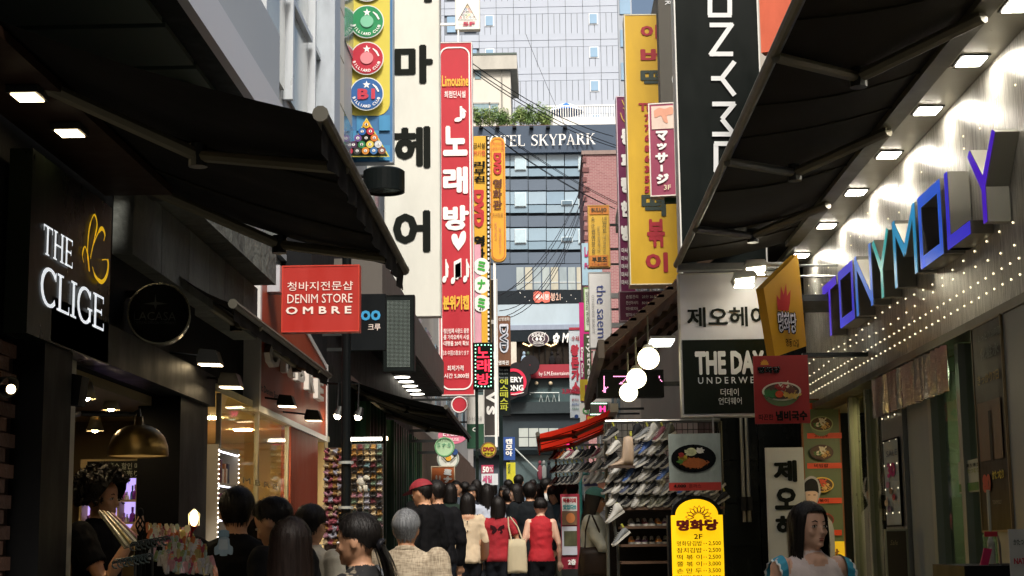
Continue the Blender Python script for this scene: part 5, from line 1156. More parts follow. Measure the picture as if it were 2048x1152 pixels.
# raised TONYMOLY letters on the metal fascia
pl = RIGHT(XR - .12); tl = E('raised_lettering', 'large raised blue TONYMOLY letters on the brushed metal fascia', 'sign', (XR - .08, 10, 3.2))
cols = ['#5b3cf0', '#4a4cf0', '#4a8cf5', '#2ec0c0', '#2aa8e0', '#2f6cf5', '#4038f0', '#5a22e8']
# letter extents in the photo on the front plane of the letters: x0, x1
ext = [(1645, 1676), (1679, 1708), (1711, 1748), (1748, 1783), (1790, 1842), (1845, 1895), (1900, 1962), (1944, 2030)]
ext = [(1646, 1674), (1679, 1709), (1712, 1748), (1750, 1784), (1791, 1841), (1846, 1894), (1902, 1950), (1952, 2012)]
zb_, zt3 = 3.28, 3.70
for ch, (x0, x1), c_ in zip('TONYMOLY', ext, cols):
    a0 = pl.ab(x0, 600)[0]; a1 = pl.ab(x1, 600)[0]; face = MB(); body = MB(); h_ = zt3 - zb_; w_ = a1 - a0; k = 0; tw = .07
    for l in cap_strokes(ch):
        (u0, v0), (u1, v1) = l; p0 = Vector((a0 + u0 * w_, zb_ + v0 * h_)); p1 = Vector((a0 + u1 * w_, zb_ + v1 * h_)); d = (p1 - p0).normalized(); n_ = Vector((-d.y, d.x)) * tw / 2; k += 1
        q = [p0 + n_, p0 - n_, p1 - n_, p1 + n_]; q = [(max(a0 - .01, min(a1 + .01, z.x)), max(zb_, min(zt3, z.y))) for z in q]
        body.prism([pl.pt(a, b, -.115) for a, b in q], pl.n * (.113 + k * .0007)); face.add([pl.pt(a, b, .0015 + k * .0008) for a, b in q], [(0, 1, 2, 3)])
    o = mk('letter', body, P('#97958a', .4, .5, var=.03), tl); f = mk('letter_face', face, P(c_, .3, emit=.3, var=0, spec=.9), o)
# menu boards in the vestibule, standing banner, posters
OR = P('#d8481c', .5, var=.05)
S = Sign('menu_board', 'tall wood framed board of lit food pictures beside the glass doors', FRONT(13.6), (1612, 800, 1684, 1180), .05, P('#5a6a4a', .5, var=.15, scale=4), P('#7a4a1c', .5))
for k, (y_, t_) in enumerate(((812, '만두국'), (874, '고기만두'), (934, '비빔밥'), (1004, '떡볶이'), (1068, '김밥정식'))):
    S.rect((1614, y_ - 6, 1683, y_ + 6) if k == 0 else (1614, y_ - 8, 1683, y_ + 3), OR, 'orange_band'); S.text(t_, (1628, y_ - 6, 1656, y_ + 1), BK, .02)
for cy, rim, body, pot in ((848, '#8a9a6a', '#6a7a5a', True), (905, '#3a1a1a', '#2a1212', False), (970, '#d8b84a', '#a08a3a', False), (1040, '#8a2a1c', '#4a2a2a', False)):
    bowl(S, 1642, cy, 22, 14, ((-.3, .2, .4, '#3a6a2a', 25), (.3, .2, .4, '#c8a05a', 25), (0, -.2, .4, '#c84a2a' if cy > 940 else '#d8d2bc', 30)), rim, body, pot)
part(S.root, 'lower_yellow_panel', EM('#d8b01c', .35), (S.pl.pt(S.a[0], S.pl.ab(1650, 1200)[1], .006), S.pl.pt(S.a[2], S.pl.ab(1650, 1083)[1], .012)))
S.text('명화당', (1620, 1098, 1678, 1114), P('#8a4a1c', .5), .05, h=.02)
S = Sign('standing_banner', 'white upright hair salon banner with black Korean letters behind the woman', FRONT(12.6), (1536, 895, 1612, 1200), .04, P('#b5b6b2', .5, var=.05), None); S.column('제오헤', (1549, 915, 1596, 1080), BK, .05, .2); part(S.root, 'foot', DSTEEL, ((S.a[0], 12.5, ground(12.5)), (S.a[2], 12.75, ground(12.5) + .05))); part(S.root, 'leg', DSTEEL, ((S.a[0] + .1, 12.6, ground(12.5) + .05), (S.a[0] + .13, 12.63, S.a[1])))
S = Sign('photo_cutout', 'grey cardboard cutout portrait of a person in a black cap', FRONT(13.0), (1602, 955, 1642, 1160), .015, P('#8d8e8c', .5), None); bpy.data.objects.remove(S.panel)
S.poly(smooth([(1606, 1160), (1604, 1080), (1612, 1012), (1603, 985), (1607, 962), (1622, 952), (1636, 960), (1641, 985), (1634, 1012), (1652, 1030), (1668, 1060), (1670, 1160)], 3), P('#8a8d90', .6), 'card_edge'); S.poly(smooth([(1608, 984), (1609, 966), (1622, 957), (1634, 964), (1637, 986), (1630, 982), (1614, 982)], 3), P('#1c1c1d', .6), 'cap_print'); S.poly(smooth([(1610, 984), (1634, 984), (1632, 1004), (1622, 1014), (1613, 1005)], 3), P('#b59c8c', .6), 'face_print')
S.strokes([[(1615, 990), (1620, 990)], [(1626, 990), (1631, 990)]], 1.4, BK, 'eye_print'); S.strokes([[(1618, 1004), (1623, 1006), (1628, 1003)]], 1.2, P('#7a3a34', .5), 'mouth_print'); part(S.root, 'stand', DSTEEL, ((S.a[0] + .05, 13.02, ground(13)), (S.a[2] - .02, 13.05, S.a[1] + .2)))
S = Sign('shop_poster', 'tall dark cosmetics poster with red 80 percent and Japanese text', RIGHT(XR - .06), (1954, 640, 2012, 1060), .02, P('#15100e', .35, var=.2), P('#6b5a3c', .4)); S.text('80', (1968, 948, 1984, 985), P('#c02a1c', .4), .08); S.text('かたつむり', (1987, 940, 2010, 958), P('#d8c83a', .5), .04); S.text('きっかり7日', (1957, 745, 2000, 765), P('#a88a3a', .5), .02); S.text('しっとり20時間', (1958, 660, 2004, 676), P('#6f7a70', .5), .02); S.text('化粧水', (1962, 690, 2000, 715), P('#6f7a70', .5), .03); S.rect((1960, 800, 2006, 920), P('#5b4230', .5, var=.4, scale=6), 'photograph'); S.rect((1982, 820, 1988, 920), P('#120d0b', .5), 'photograph_shadow')
S.text('TONYMOLY', (1990, 1000, 2008, 1008), P('#8a8a80', .5))
S = Sign('notice', 'white paper notice with green Japanese text on the green glass', RIGHT(XR + .02), (1917, 920, 1962, 985), .004, P('#bdc2ac', .5), None, cat='notice'); S.text('再生博士', (1935, 926, 1960, 934), BK, .02); S.text('かたつむり', (1932, 937, 1960, 946), P('#8a9a1c', .5), .03); S.rect((1920, 966, 1960, 982), P('#3a7a2a', .5), 'green_field')
S = Sign('slim_poster', 'slim pale poster with pink 30 on the perforated column', RIGHT(XR - .014), (1770, 880, 1800, 1050), .004, P('#a7b0ac', .5, var=.1), BLACK); S.text('30', (1776, 925, 1792, 955), P('#c02a78', .5), .05); S.text('SALE', (1774, 900, 1796, 912), P('#4a5a6a', .5)); 
for k in range(5): S.disc(1777 + (k % 3) * 7, 970 + k * 12, 3.5, 7, P(('#c88aa0', '#8a6a4a', '#a83a4a', '#c8b08a', '#6a4a6a')[k], .5), 'print_figure', 12)
S = Sign('notice', 'white notice card with red letters at the right frame edge', FRONT(7.0, 0), (2020, 1058, 2070, 1180), .01, P('#b9bab5', .5), None, cat='notice'); S.text('かたつむり', (2026, 1078, 2060, 1090), GN, .02); S.text('NATE', (2027, 1116, 2056, 1128), P('#b02a3a', .5), .04); part(S.root, 'stand', DSTEEL, ((S.a[0] + .05, 7.012, ground(7)), (S.a[0] + .08, 7.03, S.a[1])))
S = Sign('wavy_board', 'dark brown board with wavy top beside the perforated column', FRONT(10.3), (1776, 1062, 1815, 1200), .02, P('#3a3018', .5), P('#8a8a70', .5), cat='sign'); S.text('Sale', (1780, 1080, 1795, 1090), P('#8a7a4a', .5), shear=.3); part(S.root, 'foot', DSTEEL, ((S.a[0], 10.3, ground(10.3)), (S.a[2], 10.34, S.a[1])))
# plastic rain curtain under the fascia
for i in range(5):
    y_ = 9.0 + i * .42; mb = MB(); n = 10
    for j in range(n + 1): x = XR - .05 + .02 * math.sin(j * 2.1 + i); mb.v += [Vector((x, y_ + .4 * j / n, zb - .06)), Vector((x + .01 * math.sin(j * 3), y_ + .4 * j / n, zb - .32))]
    for j in range(n): mb.f.append([2 * j, 2 * j + 1, 2 * j + 3, 2 * j + 2]); mb.mi.append(0)
    mk('plastic_sheet', mb, P('#b8bcb4', .12, .6, var=.3, scale=8, bump=.5, bscale=20), label=('nearest', 'second', 'middle', 'fourth', 'farthest')[i] + ' of the shiny rolled plastic sheets under the metal fascia', cat='plastic sheet', group='plastic sheets under the fascia', smooth=True)
# ============================================================ lamps and goods, left
ORD = ('first', 'second', 'third', 'fourth', 'fifth', 'sixth', 'seventh', 'eighth', 'ninth', 'tenth', 'eleventh', 'twelfth', 'thirteenth', 'fourteenth', 'fifteenth', 'sixteenth', 'seventeenth', 'eighteenth', 'nineteenth', 'twentieth')
bl = E('brass_lamp', 'large brass dome lamp on a curved arm over the counter', 'lamp', at_y(276, 915, 8.0))
c = at_y(276, 913, 8.0); BRASS = P('#8a6f3c', .32, .9, var=.12, scale=4)
pr = [(.148, 0), (.15, .01), (.146, .05), (.13, .095), (.1, .13), (.06, .152), (.022, .16), (.02, .2), (.001, .2)]
mb = MB(); mb.lathe(c, pr, 36); mk('dome', mb, BRASS, bl, smooth=True)
mb = MB(); mb.lathe(c, [(.001, .13), (.09, .12), (.135, .05), (.14, .004)], 30); mk('inner_shade', mb, P('#c8b68a', .5), bl, smooth=True)
a1 = c + Vector((0, 0, .2)); mb = MB(); mb.tube([a1, a1 + Vector((0, 0, .03)), at_y(268, 829, 8.0), at_y(160, 827, 7.9), (-2.32, 7.75, at_y(160, 827, 7.9).z - .02)], .014, 8); mk('arm', mb, P('#1a1714', .4, .5), bl)
mb = MB(); mb.ball(c + Vector((0, 0, .08)), .035, 10, 8); mk('bulb', mb, EM(WARM, 3), bl)
for i, (px_, py_, y_) in enumerate(((222, 820, 9.4), (250, 800, 9.9), (270, 822, 10.3), (190, 862, 10.2), (172, 798, 8.4))):
    c = at_y(px_, py_, y_); e = E('spotlight', ('left', 'second', 'third', 'low', 'nearest')[i] + ' warm spotlight on the ceiling track of the open counter', 'lamp', c, 'track spotlights of the accessory shop')
    mb = MB(); mb.lathe(c, [(.02, .09), (.03, .09), (.055, .0), (.052, 0), (.028, .085), (.02, .085)], 16); mk('shade', mb, P('#a09880', .4, .4), e, smooth=True); mb = MB(); mb.tube([c + Vector((0, 0, .09)), (c.x, c.y, 2.6)], .008, 6); mk('stem', mb, BLACK, e)
    mb = MB(); mb.lathe(c, [(.001, .012), (.048, .012)], 14); mb.ball(c + Vector((0, 0, .014)), .025, 8, 6); mk('bulb', mb, EM(WARM, 70), e, kind='stuff')
for i, (px_, py_, y_, x_) in enumerate(((414, 716, 9.8, -2.05), (456, 762, 10.2, -2.0), (570, 803, 13.0, -2.05), (624, 832, 13.9, -1.98))):
    c = at_y(px_, py_, y_); e = E('floodlight', ('nearest', 'second', 'third', 'farthest') [i] + ' black arm floodlight shining on the left shop fronts', 'lamp', c, 'floodlights on the left shop fronts')
    mb = MB(); mb.prism([c + Vector((-.07, 0, -.01)), c + Vector((-.05, 0, .06)), c + Vector((.05, 0, .05)), c + Vector((.08, 0, -.035)), c + Vector((-.065, 0, -.03))], (0, .14, 0)); mk('housing', mb, P('#161614', .4), e)
    mb = MB(); mb.add([c + Vector((-.06, .01, -.036)), c + Vector((.075, .01, -.041)), c + Vector((.075, .13, -.041)), c + Vector((-.06, .13, -.036))], [(0, 3, 2, 1)]); mk('lens', mb, EM(WARM, 16 if i != 3 else 3), e)
    mb = MB(); mb.tube([c + Vector((-.05, .07, .02)), (-2.45, c.y + .07, c.z + .06)], .009, 6); mk('arm', mb, BLACK, e)
for i, (px_, py_) in enumerate(((675, 832), (716, 834))):
    c = at_y(px_, py_, 16.5); e = E('spotlight', ('left' if i == 0 else 'right') + ' white spotlight above the hair accessory stall', 'lamp', c); mb = MB(); mb.lathe(c, [(.03, .1), (.055, 0), (.05, 0), (.001, .03)], 12, (.3, .2, 1)); mk('shade', mb, DSTEEL, e); mb = MB(); mb.ball(c, .035, 8, 6); mk('bulb', mb, EM('#fff0d0', 30), e); mb = MB(); mb.tube([c + Vector((0, 0, .05)), c + Vector((0, .1, .35)), (-2.6, 16.9, c.z + .4)], .012, 6); mk('stem', mb, BLACK, e)
c = at_y(18, 775, 6.62); e = E('wall_lamp', 'small spot lamp half in shadow at the left frame edge', 'lamp', c); mb = MB(); mb.lathe(c, [(.03, -.05), (.05, .0), (.047, .0), (.028, -.045)], 18, (.9, -.6, -.5)); mk('shade', mb, BLACK, e); mb = MB(); mb.ball(c + Vector((.012, -.01, -.008)), .02, 10, 8); mk('bulb', mb, EM(WARM, 5), e); mb = MB(); mb.tube([c, (-2.33, 6.7, c.z)], .015, 6); mk('arm', mb, BLACK, e)
e = E('loudspeaker', 'black loudspeaker hung under the lintel beside the pillar', 'speaker', at_y(138, 812, 7.5)); c = at_y(138, 775, 7.5); mb = MB(); mb.prism([c + Vector((-.07, -.05, -.075)), c + Vector((.06, -.05, -.09)), c + Vector((.075, -.05, .05)), c + Vector((-.055, -.05, .08))], (0, .12, 0)); mk('cabinet', mb, P('#0b0b0b', .6), e); mb = MB(); mb.tube([c + Vector((-.03, .02, .06)), (-2.24, 7.2, c.z + .08)], .012, 6); mk('bracket', mb, BLACK, e)

# perfume cabinet with lit cubbies
pl = FRONT(10.7); CAB = P('#b7a174', .6, var=.06)
cab = E('display_cabinet', 'cream perfume cabinet with violet lit cubbies behind the vendor', 'cabinet', pl.hit(240, 1150))
a0, b0, a1, b1 = pl.box((158, 918, 332, 1150)); mb = MB(); mb.slab(pl, a0, .5, a1, b1, -.2, -.14); mk('back', mb, CAB, cab)
xs_ = (163, 200, 236, 272, 309); ys_ = (953, 1001, 1046, 1092)
for x in (160.5, 199, 236, 273, 311, 330):
    a = pl.ab(x, 1020)[0]; mb = MB(); mb.slab(pl, a - .008, .5, a + .008, pl.ab(240, 953)[1], -.139, 0); mk('divider', mb, CAB, cab)
for y in (953, 1001, 1046, 1092):
    b = pl.ab(240, y)[1]; mb = MB(); mb.slab(pl, a0, b - .006, a1, b + .006, -.139, .002); mk('shelf', mb, CAB, cab)
mb = MB(); mb.slab(pl, a0, pl.ab(240, 951)[1], a1, b1, -.139, .0); mk('header', mb, CAB, cab)
bottle_cols = ['#8a3ab8', '#c06ad8', '#d8d2e0', '#101014', '#b88ac8', '#c8a05a', '#4a6a8a', '#d8a0b0', '#3a2a5a']
def bottle_mesh(w, h, col, nm):
    mb = MB(); mb.lathe((0, 0, 0), [(.001, 0), (w, 0), (w * 1.05, h * .3), (w * .9, h * .55), (w * .35, h * .66), (w * .3, h * .7), (w * .42, h * .71), (w * .42, h), (.001, h)], 10); me = bpy.data.meshes.new(nm); me.from_pydata([tuple(v) for v in mb.v], [], mb.f); me.materials.append(P(col, .12, var=.1, spec=.9)); return me
bms = [bottle_mesh(rnd.uniform(.014, .026), rnd.uniform(.05, .11), c_, 'perfume_bottle') for c_ in bottle_cols]
def thing_inst(name, me, loc, label, cat, group, rot=None):
    o = bpy.data.objects.new(name, me); COL.objects.link(o); o.location = loc
    if rot: o.rotation_euler = rot
    return tag(o, label, cat, group)
cn = ('violet', 'orchid', 'pale', 'black', 'mauve', 'amber', 'blue', 'pink', 'dark purple')
for r2 in range(3):
    for q in range(4):
        a0c, b0c, a1c, b1c = pl.box((xs_[q] + 1, ys_[r2] + 2, xs_[q + 1] - 1, ys_[r2 + 1] - 1)); mb = MB(); mb.slab(pl, a0c, b0c, a1c, b1c, -.139, -.134); mk('lit_back', mb, EM('#b9a4f0', .75), cab)
        for k in range(4):
            t = rnd.randrange(9); a = a0c + (a1c - a0c) * (k + .5) / 4
            thing_inst('perfume_bottle', bms[t], pl.pt(a, b0c - .004, -.09 + .03 * (k % 2)), '%s perfume bottle, %s in its cubby, %s row, %s column of the lit cabinet' % (cn[t], ORD[k], ('top', 'middle', 'bottom')[r2], ORD[q]), 'bottle', 'perfume bottles in the lit cabinet')
S = Sign('shop_board', 'black board with grey Korean and Japanese perfume sale text', FRONT(10.64), (174, 922, 299, 956), .02, P('#10120f', .6), None); GT = P('#8d8f80', .5); S.text('아로마 향수 할인 매장', (181, 926, 291, 939), GT, .01); S.text('香水割引き売り場', (190, 941, 291, 954), GT, .01)
S = Sign('newspaper', 'framed newspaper page clipped beside the perfume cabinet', FRONT(10.0), (307, 996, 373, 1044), .01, P('#a89a78', .7, var=.1), None, cat='newspaper'); S.text('향수 할인 전문 매장', (309, 1004, 345, 1009), BK, .03)
for i in range(5): S.text('perfume discount shop news', (309, 1013 + i * 5, 340, 1016 + i * 5), P('#4c4638', .6))
S.rect((352, 1006, 370, 1022), P('#3c3a30', .6, var=.4, scale=30), 'photograph'); part(S.root, 'support', BLACK, ((S.a[0] + .02, 10.01, .45), (S.a[0] + .04, 10.03, S.a[1])))
# LED edged shelf of boxes and bottles on the shop front
sh = E('display_shelf', 'white shelf unit edged with tiny LED lights beside the glass shop', 'shelf', (-2.25, 11, .5)); WS = P('#b8ad98', .5)
part(sh, 'back', WS, ((-2.43, 10.66, .5), (-2.405, 11.38, 2.42))); part(sh, 'side', WS, ((-2.404, 10.66, .5), (-2.2, 10.685, 2.42))); part(sh, 'side', WS, ((-2.404, 11.355, .5), (-2.2, 11.38, 2.42)))
lvl = [2.38, 2.15, 1.92, 1.69, 1.46, 1.2]
for z in lvl:
    part(sh, 'board', WS, ((-2.404, 10.686, z), (-2.2, 11.354, z + .018))); part(sh, 'led_strip', EM('#e9ecff', 3.5), ((-2.212, 10.69, z - .008), (-2.2, 11.35, z - .001)))
mb = MB()
for i in range(52):
    for y in (10.672, 11.367): mb.ball((-2.196, y, .75 + i * .032), .0045, 6, 4)
mk('edge_lights', mb, EM('#fff4e0', 5), sh, kind='stuff')
bxc = ['#8a4a5a', '#b89a5a', '#3a3a4a', '#a86a3a', '#c8b8a0', '#4a6a5a', '#8a8a9a', '#5a2a3a']
for r2, z in enumerate(lvl[1:5]):
    y = 10.7; k = 0
    while y < 11.3:
        w_ = rnd.uniform(.035, .06); h_ = rnd.uniform(.1, .17); t = rnd.randrange(8)
        if r2 < 2: mb = MB(); mb.box((-2.37, y, z + .019), (-2.25, y + w_, z + .019 + h_)); o = mk('perfume_box', mb, P(bxc[t], .45, var=.2, scale=20), label='%s perfume carton, %s from the near end on the %s LED shelf' % (('wine', 'tan', 'slate', 'brown', 'cream', 'green', 'grey', 'maroon')[t], ORD[k], ('upper', 'second')[r2]), cat='box', group='cartons on the LED shelf')
        else: t = rnd.randrange(9); thing_inst('perfume_bottle', bms[t], (-2.29, y + .03, z + .019), '%s perfume bottle, %s from the near end on the %s LED shelf' % (cn[t], ORD[k], ('third', 'lowest')[r2 - 2]), 'bottle', 'bottles on the LED shelf')
        y += w_ + .012; k += 1
# accessory table with hanging phone cases
tb = E('display_table', 'dark accessory table crowded with phone charms at lower left', 'table', (-1.95, 8.0, ground(8))); 
part(tb, 'table_top', BLACK, ((-2.25, 7.2, 1.38), (-1.72, 8.9, 1.42))); 
for x, y in ((-2.2, 7.25), (-1.77, 7.25), (-2.2, 8.85), (-1.77, 8.85)): part(tb, 'leg', BLACK, ((x - .02, y - .02, ground(y)), (x + .02, y + .02, 1.379)))
part(tb, 'clear_bin', glass('#6a7a5a', .15), ((-2.24, 7.35, 1.421), (-2.05, 7.75, 1.6)))
ccol = ['#a8a89c', '#b88a90', '#8a9c68', '#b8704a', '#98aca6', '#a89c68', '#b0b0b4', '#98485c', '#b8b0a0']
cname = ('clear', 'pink', 'green', 'orange', 'aqua', 'yellow', 'silver', 'crimson', 'cream')
pk = []
for i, c_ in enumerate(ccol):
    mb = MB(); mb.box((-.018, -.006, -.05), (.018, .006, .03)); mb.prism([(-.018, -.001, .031), (.018, -.001, .031), (.012, -.001, .055), (-.012, -.001, .055)], (0, .002, 0)); me = bpy.data.meshes.new('phone_charm_pack'); me.from_pydata([tuple(v) for v in mb.v], [], mb.f); me.materials.append(P(c_, .2, var=.3, scale=25, spec=.8)); pk.append(me)
for r2 in range(7):
    for k in range(20):
        f = k / 19; px0 = (296, 300, 318, 330, 300, 320, 330)[r2] + f * (80, 85, 85, 80, 110, 105, 100)[r2]; py0 = (1058, 1070, 1083, 1096, 1108, 1120, 1134)[r2] + rnd.uniform(-4, 4) + f * 6; y_ = 8.32 - r2 * .09
        c = at_y(px0, py0, y_); t = rnd.randrange(9)
        thing_inst('phone_charm', pk[t], c, '%s packet, %s from the left in the %s row of phone charms' % (cname[t], ORD[k], ('rear', 'second', 'third', 'middle', 'fifth', 'sixth', 'front')[r2]), 'packet', 'phone charm packets on the table', (rnd.uniform(-.4, .1), rnd.uniform(-.3, .3), rnd.uniform(-.8, .8))).scale = (.62, .8, .52)
for r2, (yy, zz_) in enumerate(((8.32, 1.62), (8.19, 1.58), (8.06, 1.53), (7.93, 1.49), (7.8, 1.455))): part(tb, 'display_step', BLACK, ((-2.22, yy - .04, 1.421), (-1.74, yy + .03, zz_ - .03)))
# tilted card of straps
q = [at_y(195, 1022, 8.15), at_y(228, 1028, 8.1), at_y(290, 1084, 7.75), at_y(248, 1096, 7.78)]
sc_ = E('strap_card', 'tilted clear card of phone straps held up on the table', 'card', q[3]); nn = (q[1] - q[0]).cross(q[3] - q[0]).normalized(); nn = nn if nn.y < 0 else -nn
mb = MB(); mb.prism([p - nn * .006 for p in q], nn * .005); mk('backing', mb, P('#8f8f78', .25, var=.15, scale=8, spec=.8), sc_)
for k in range(4):
    f0, f1 = .1 + k * .24, .1 + k * .24 + .12; u = [q[0].lerp(q[1], f0), q[0].lerp(q[1], f1), q[3].lerp(q[2], f1), q[3].lerp(q[2], f0)]; mb = MB(); mb.prism([p + nn * .001 for p in u], nn * .008); mk('strap', mb, P(('#c8c4b0', '#b8a060', '#c8c8c8', '#b87a8a')[k], .3, var=.3, scale=30), sc_)
mb = MB(); mb.tube([q[2], (q[2].x, q[2].y + .02, 1.42)], .005, 6); mk('prop', mb, BLACK, sc_)
e = E('finial_post', 'black wrought iron post with twisted finial on the table', 'post', at_y(279, 1130, 7.6)); c = at_y(279, 1112, 7.6); H_ = (1112 - 1022) / FPX * 7.6
mb = MB(); mb.tube([(c.x, c.y, 1.42), (c.x, c.y, c.z + H_ * .45)], .014, 8); mk('shaft', mb, BLACK, e); mb = MB(); mb.ball((c.x, c.y, c.z + H_ * .95), (.016, .016, .022), 10, 8); mk('knob', mb, BLACK, e); mb = MB()
for k in range(4):
    mb.tube([(c.x + .02 * math.sin(math.pi * j / 8) * math.cos(k * 1.57 + j * .4), c.y + .02 * math.sin(math.pi * j / 8) * math.sin(k * 1.57 + j * .4), c.z + H_ * (.45 + .42 * j / 8)) for j in range(9)], .004, 5)
mk('twisted_basket', mb, BLACK, e, kind='stuff')
for g, (x0, y0) in enumerate(((305, 1090), (270, 1125))): # hangers on a rail
    c = at_y(x0, y0, 7.3 + g * -.1); e = E('hanger_rail', ('upper' if g == 0 else 'lower') + ' short rail of black hangers in front of the charms', 'rail', c); mb = MB(); mb.tube([c + Vector((-.1, 0, 0)), c + Vector((.08, 0, .03))], .006, 6); mb.tube([c, (c.x, c.y + .02, 1.42)], .006, 6); mk('rod', mb, DSTEEL, e)
    for k in range(7): 
        p = c + Vector((-.08 + k * .024, 0, k * .004)); mb = MB(); mb.tube([p + Vector((.02 * math.cos(q * .7), -.01, .02 * math.sin(q * .7) - .005)) for q in range(8)], .004, 5); mk('hanger', mb, P('#2c3a3a', .3), e)
e = E('inspection_lamp', 'glowing hand lamp with red handle standing on the table', 'lamp', at_y(386, 1100, 8.2)); c = at_y(388, 1036, 8.2); mb = MB(); mb.ball(c, (.022, .022, .042), 12, 9); mk('bulb', mb, EM('#ffdf9a', 7), e); mb = MB()
for k in range(6): mb.tube([c + Vector((.027 * math.cos(k), .027 * math.sin(k), -.04)), c + Vector((.03 * math.cos(k), .03 * math.sin(k), .02)), c + Vector((0, 0, .05))], .002, 4)
mk('cage', mb, STEEL, e, kind='stuff'); mb = MB(); mb.tube([c + Vector((0, 0, -.04)), c + Vector((-.02, 0, -.1)), c + Vector((-.035, 0, -.24))], [.02, .017, .02], 10); mk('handle', mb, P('#8a1420', .4), e)

# ============================================================ hair accessory stall (left, mid)
pl = FRONT(17.0); hr = E('accessory_rack', 'lit wire rack crowded with hair accessories left of the green shutters', 'rack', (pl.ab(733, 1000)[0], 17, ground(17)))
a0, b0, a1, b1 = pl.box((702, 888, 766, 1080)); mb = MB(); mb.slab(pl, a0, ground(17), a1, b1, -.06, -.04); mk('back_board', mb, P('#3a2c22', .7, var=.2), hr); mb = MB()
for i in range(12): x = a0 + (a1 - a0) * i / 11; mb.tube([pl.pt(x, b0, 0), pl.pt(x, b1, 0)], .002, 4)
for j in range(18): z = b0 + (b1 - b0) * j / 17; mb.tube([pl.pt(a0, z, .004), pl.pt(a1, z, .004)], .002, 4)
mk('wire_grid', mb, STEEL, hr, kind='stuff')
hm = []
for i, c_ in enumerate(('#8a4a54', '#a89878', '#586a58', '#8a6a3a', '#5a2a32', '#90909a', '#2a2a2a', '#98707c', '#5f7a80')):
    mb = MB(); mb.ball((0, -.015, 0), (.035, .018, .014), 8, 5); mb.ball((.012, -.03, .006), (.012, .01, .012), 6, 4); mb.box((-.022, -.004, .012), (.022, .004, .045)); me = bpy.data.meshes.new('hair_accessory'); me.from_pydata([tuple(v) for v in mb.v], [], mb.f); me.materials.append(P(c_, .3, .2, var=.35, scale=40)); hm.append(me)
hn = ('rose', 'cream', 'sage', 'amber', 'wine', 'silver', 'black', 'pink', 'teal')
for j in range(15):
    for i in range(5):
        t = rnd.randrange(9); thing_inst('hair_clip', hm[t], pl.pt(a0 + (a1 - a0) * (i + .5) / 5, b1 - .05 - j * .063, .02), '%s hair clip, %s from the left in row %s of the lit rack' % (hn[t], ORD[i], ORD[j]), 'hair clip', 'hair clips on the lit rack', (0, rnd.uniform(-.3, .3), 0))
e = E('light_tube', 'white light bar along the top of the hair accessory rack', 'lamp', pl.pt((a0 + a1) / 2, b1 + .03, .1)); mb = MB(); mb.tube([pl.pt(a0, b1 + .04, .12), pl.pt(a1, b1 + .04, .12)], .012, 8); mk('tube', mb, EM('#fff2d8', 12), e); mb = MB(); mb.tube([pl.pt(a0, b1 + .06, .1), pl.pt(a1, b1 + .06, .1)], .01, 6); mb.tube([pl.pt(a0, b1 + .06, .1), pl.pt(a0, b1, -.05)], .008, 6); mk('holder', mb, STEEL, e)
pl = FRONT(16.2); hr2 = E('jewellery_board', 'tall board of gold jewellery left of the black lamp pole', 'display', (pl.ab(664, 1000)[0], 16.2, ground(16))); a0, b0, a1, b1 = pl.box((648, 895, 684, 1100)); mb = MB(); mb.slab(pl, a0, ground(16.2), a1, b1, -.06, -.04); mk('back_board', mb, P('#3f2a1a', .7), hr2)
for j in range(14):
    for i in range(4):
        t = rnd.choice((1, 3, 0, 7, 5)); thing_inst('hair_clip', hm[t], pl.pt(a0 + (a1 - a0) * (i + .5) / 4, b1 - .05 - j * .07, .01), '%s trinket, %s from the left in row %s of the tall jewellery board' % (hn[t], ORD[i], ORD[j]), 'trinket', 'trinkets on the jewellery board', (0, rnd.uniform(-1, 1), 0))
e = E('plush_toy', 'white plush dog clinging to a stand by the accessory rack', 'toy', at_y(726, 988, 16.6)); c = at_y(726, 965, 16.6); mb = MB(); mb.ball(c + Vector((-.02, 0, .0)), (.05, .04, .05), 12, 8); mb.ball(c + Vector((.035, -.02, .045)), (.035, .03, .03), 10, 7); mb.ball(c + Vector((.06, -.03, .035)), (.018, .016, .014), 8, 6)
for s_ in (-.03, .012, .03): mb.tube([c + Vector((s_, -.01, -.03)), c + Vector((s_ + .01, -.015, -.1))], [.018, .013], 8)
mk('body', mb, P('#a9a596', .9, var=.1, bump=.5, bscale=90), e, smooth=True, kind='stuff'); mb = MB(); mb.tube([c + Vector((0, .03, -.05)), (c.x, c.y + .03, ground(16.6))], .008, 6); mk('stand', mb, STEEL, e)

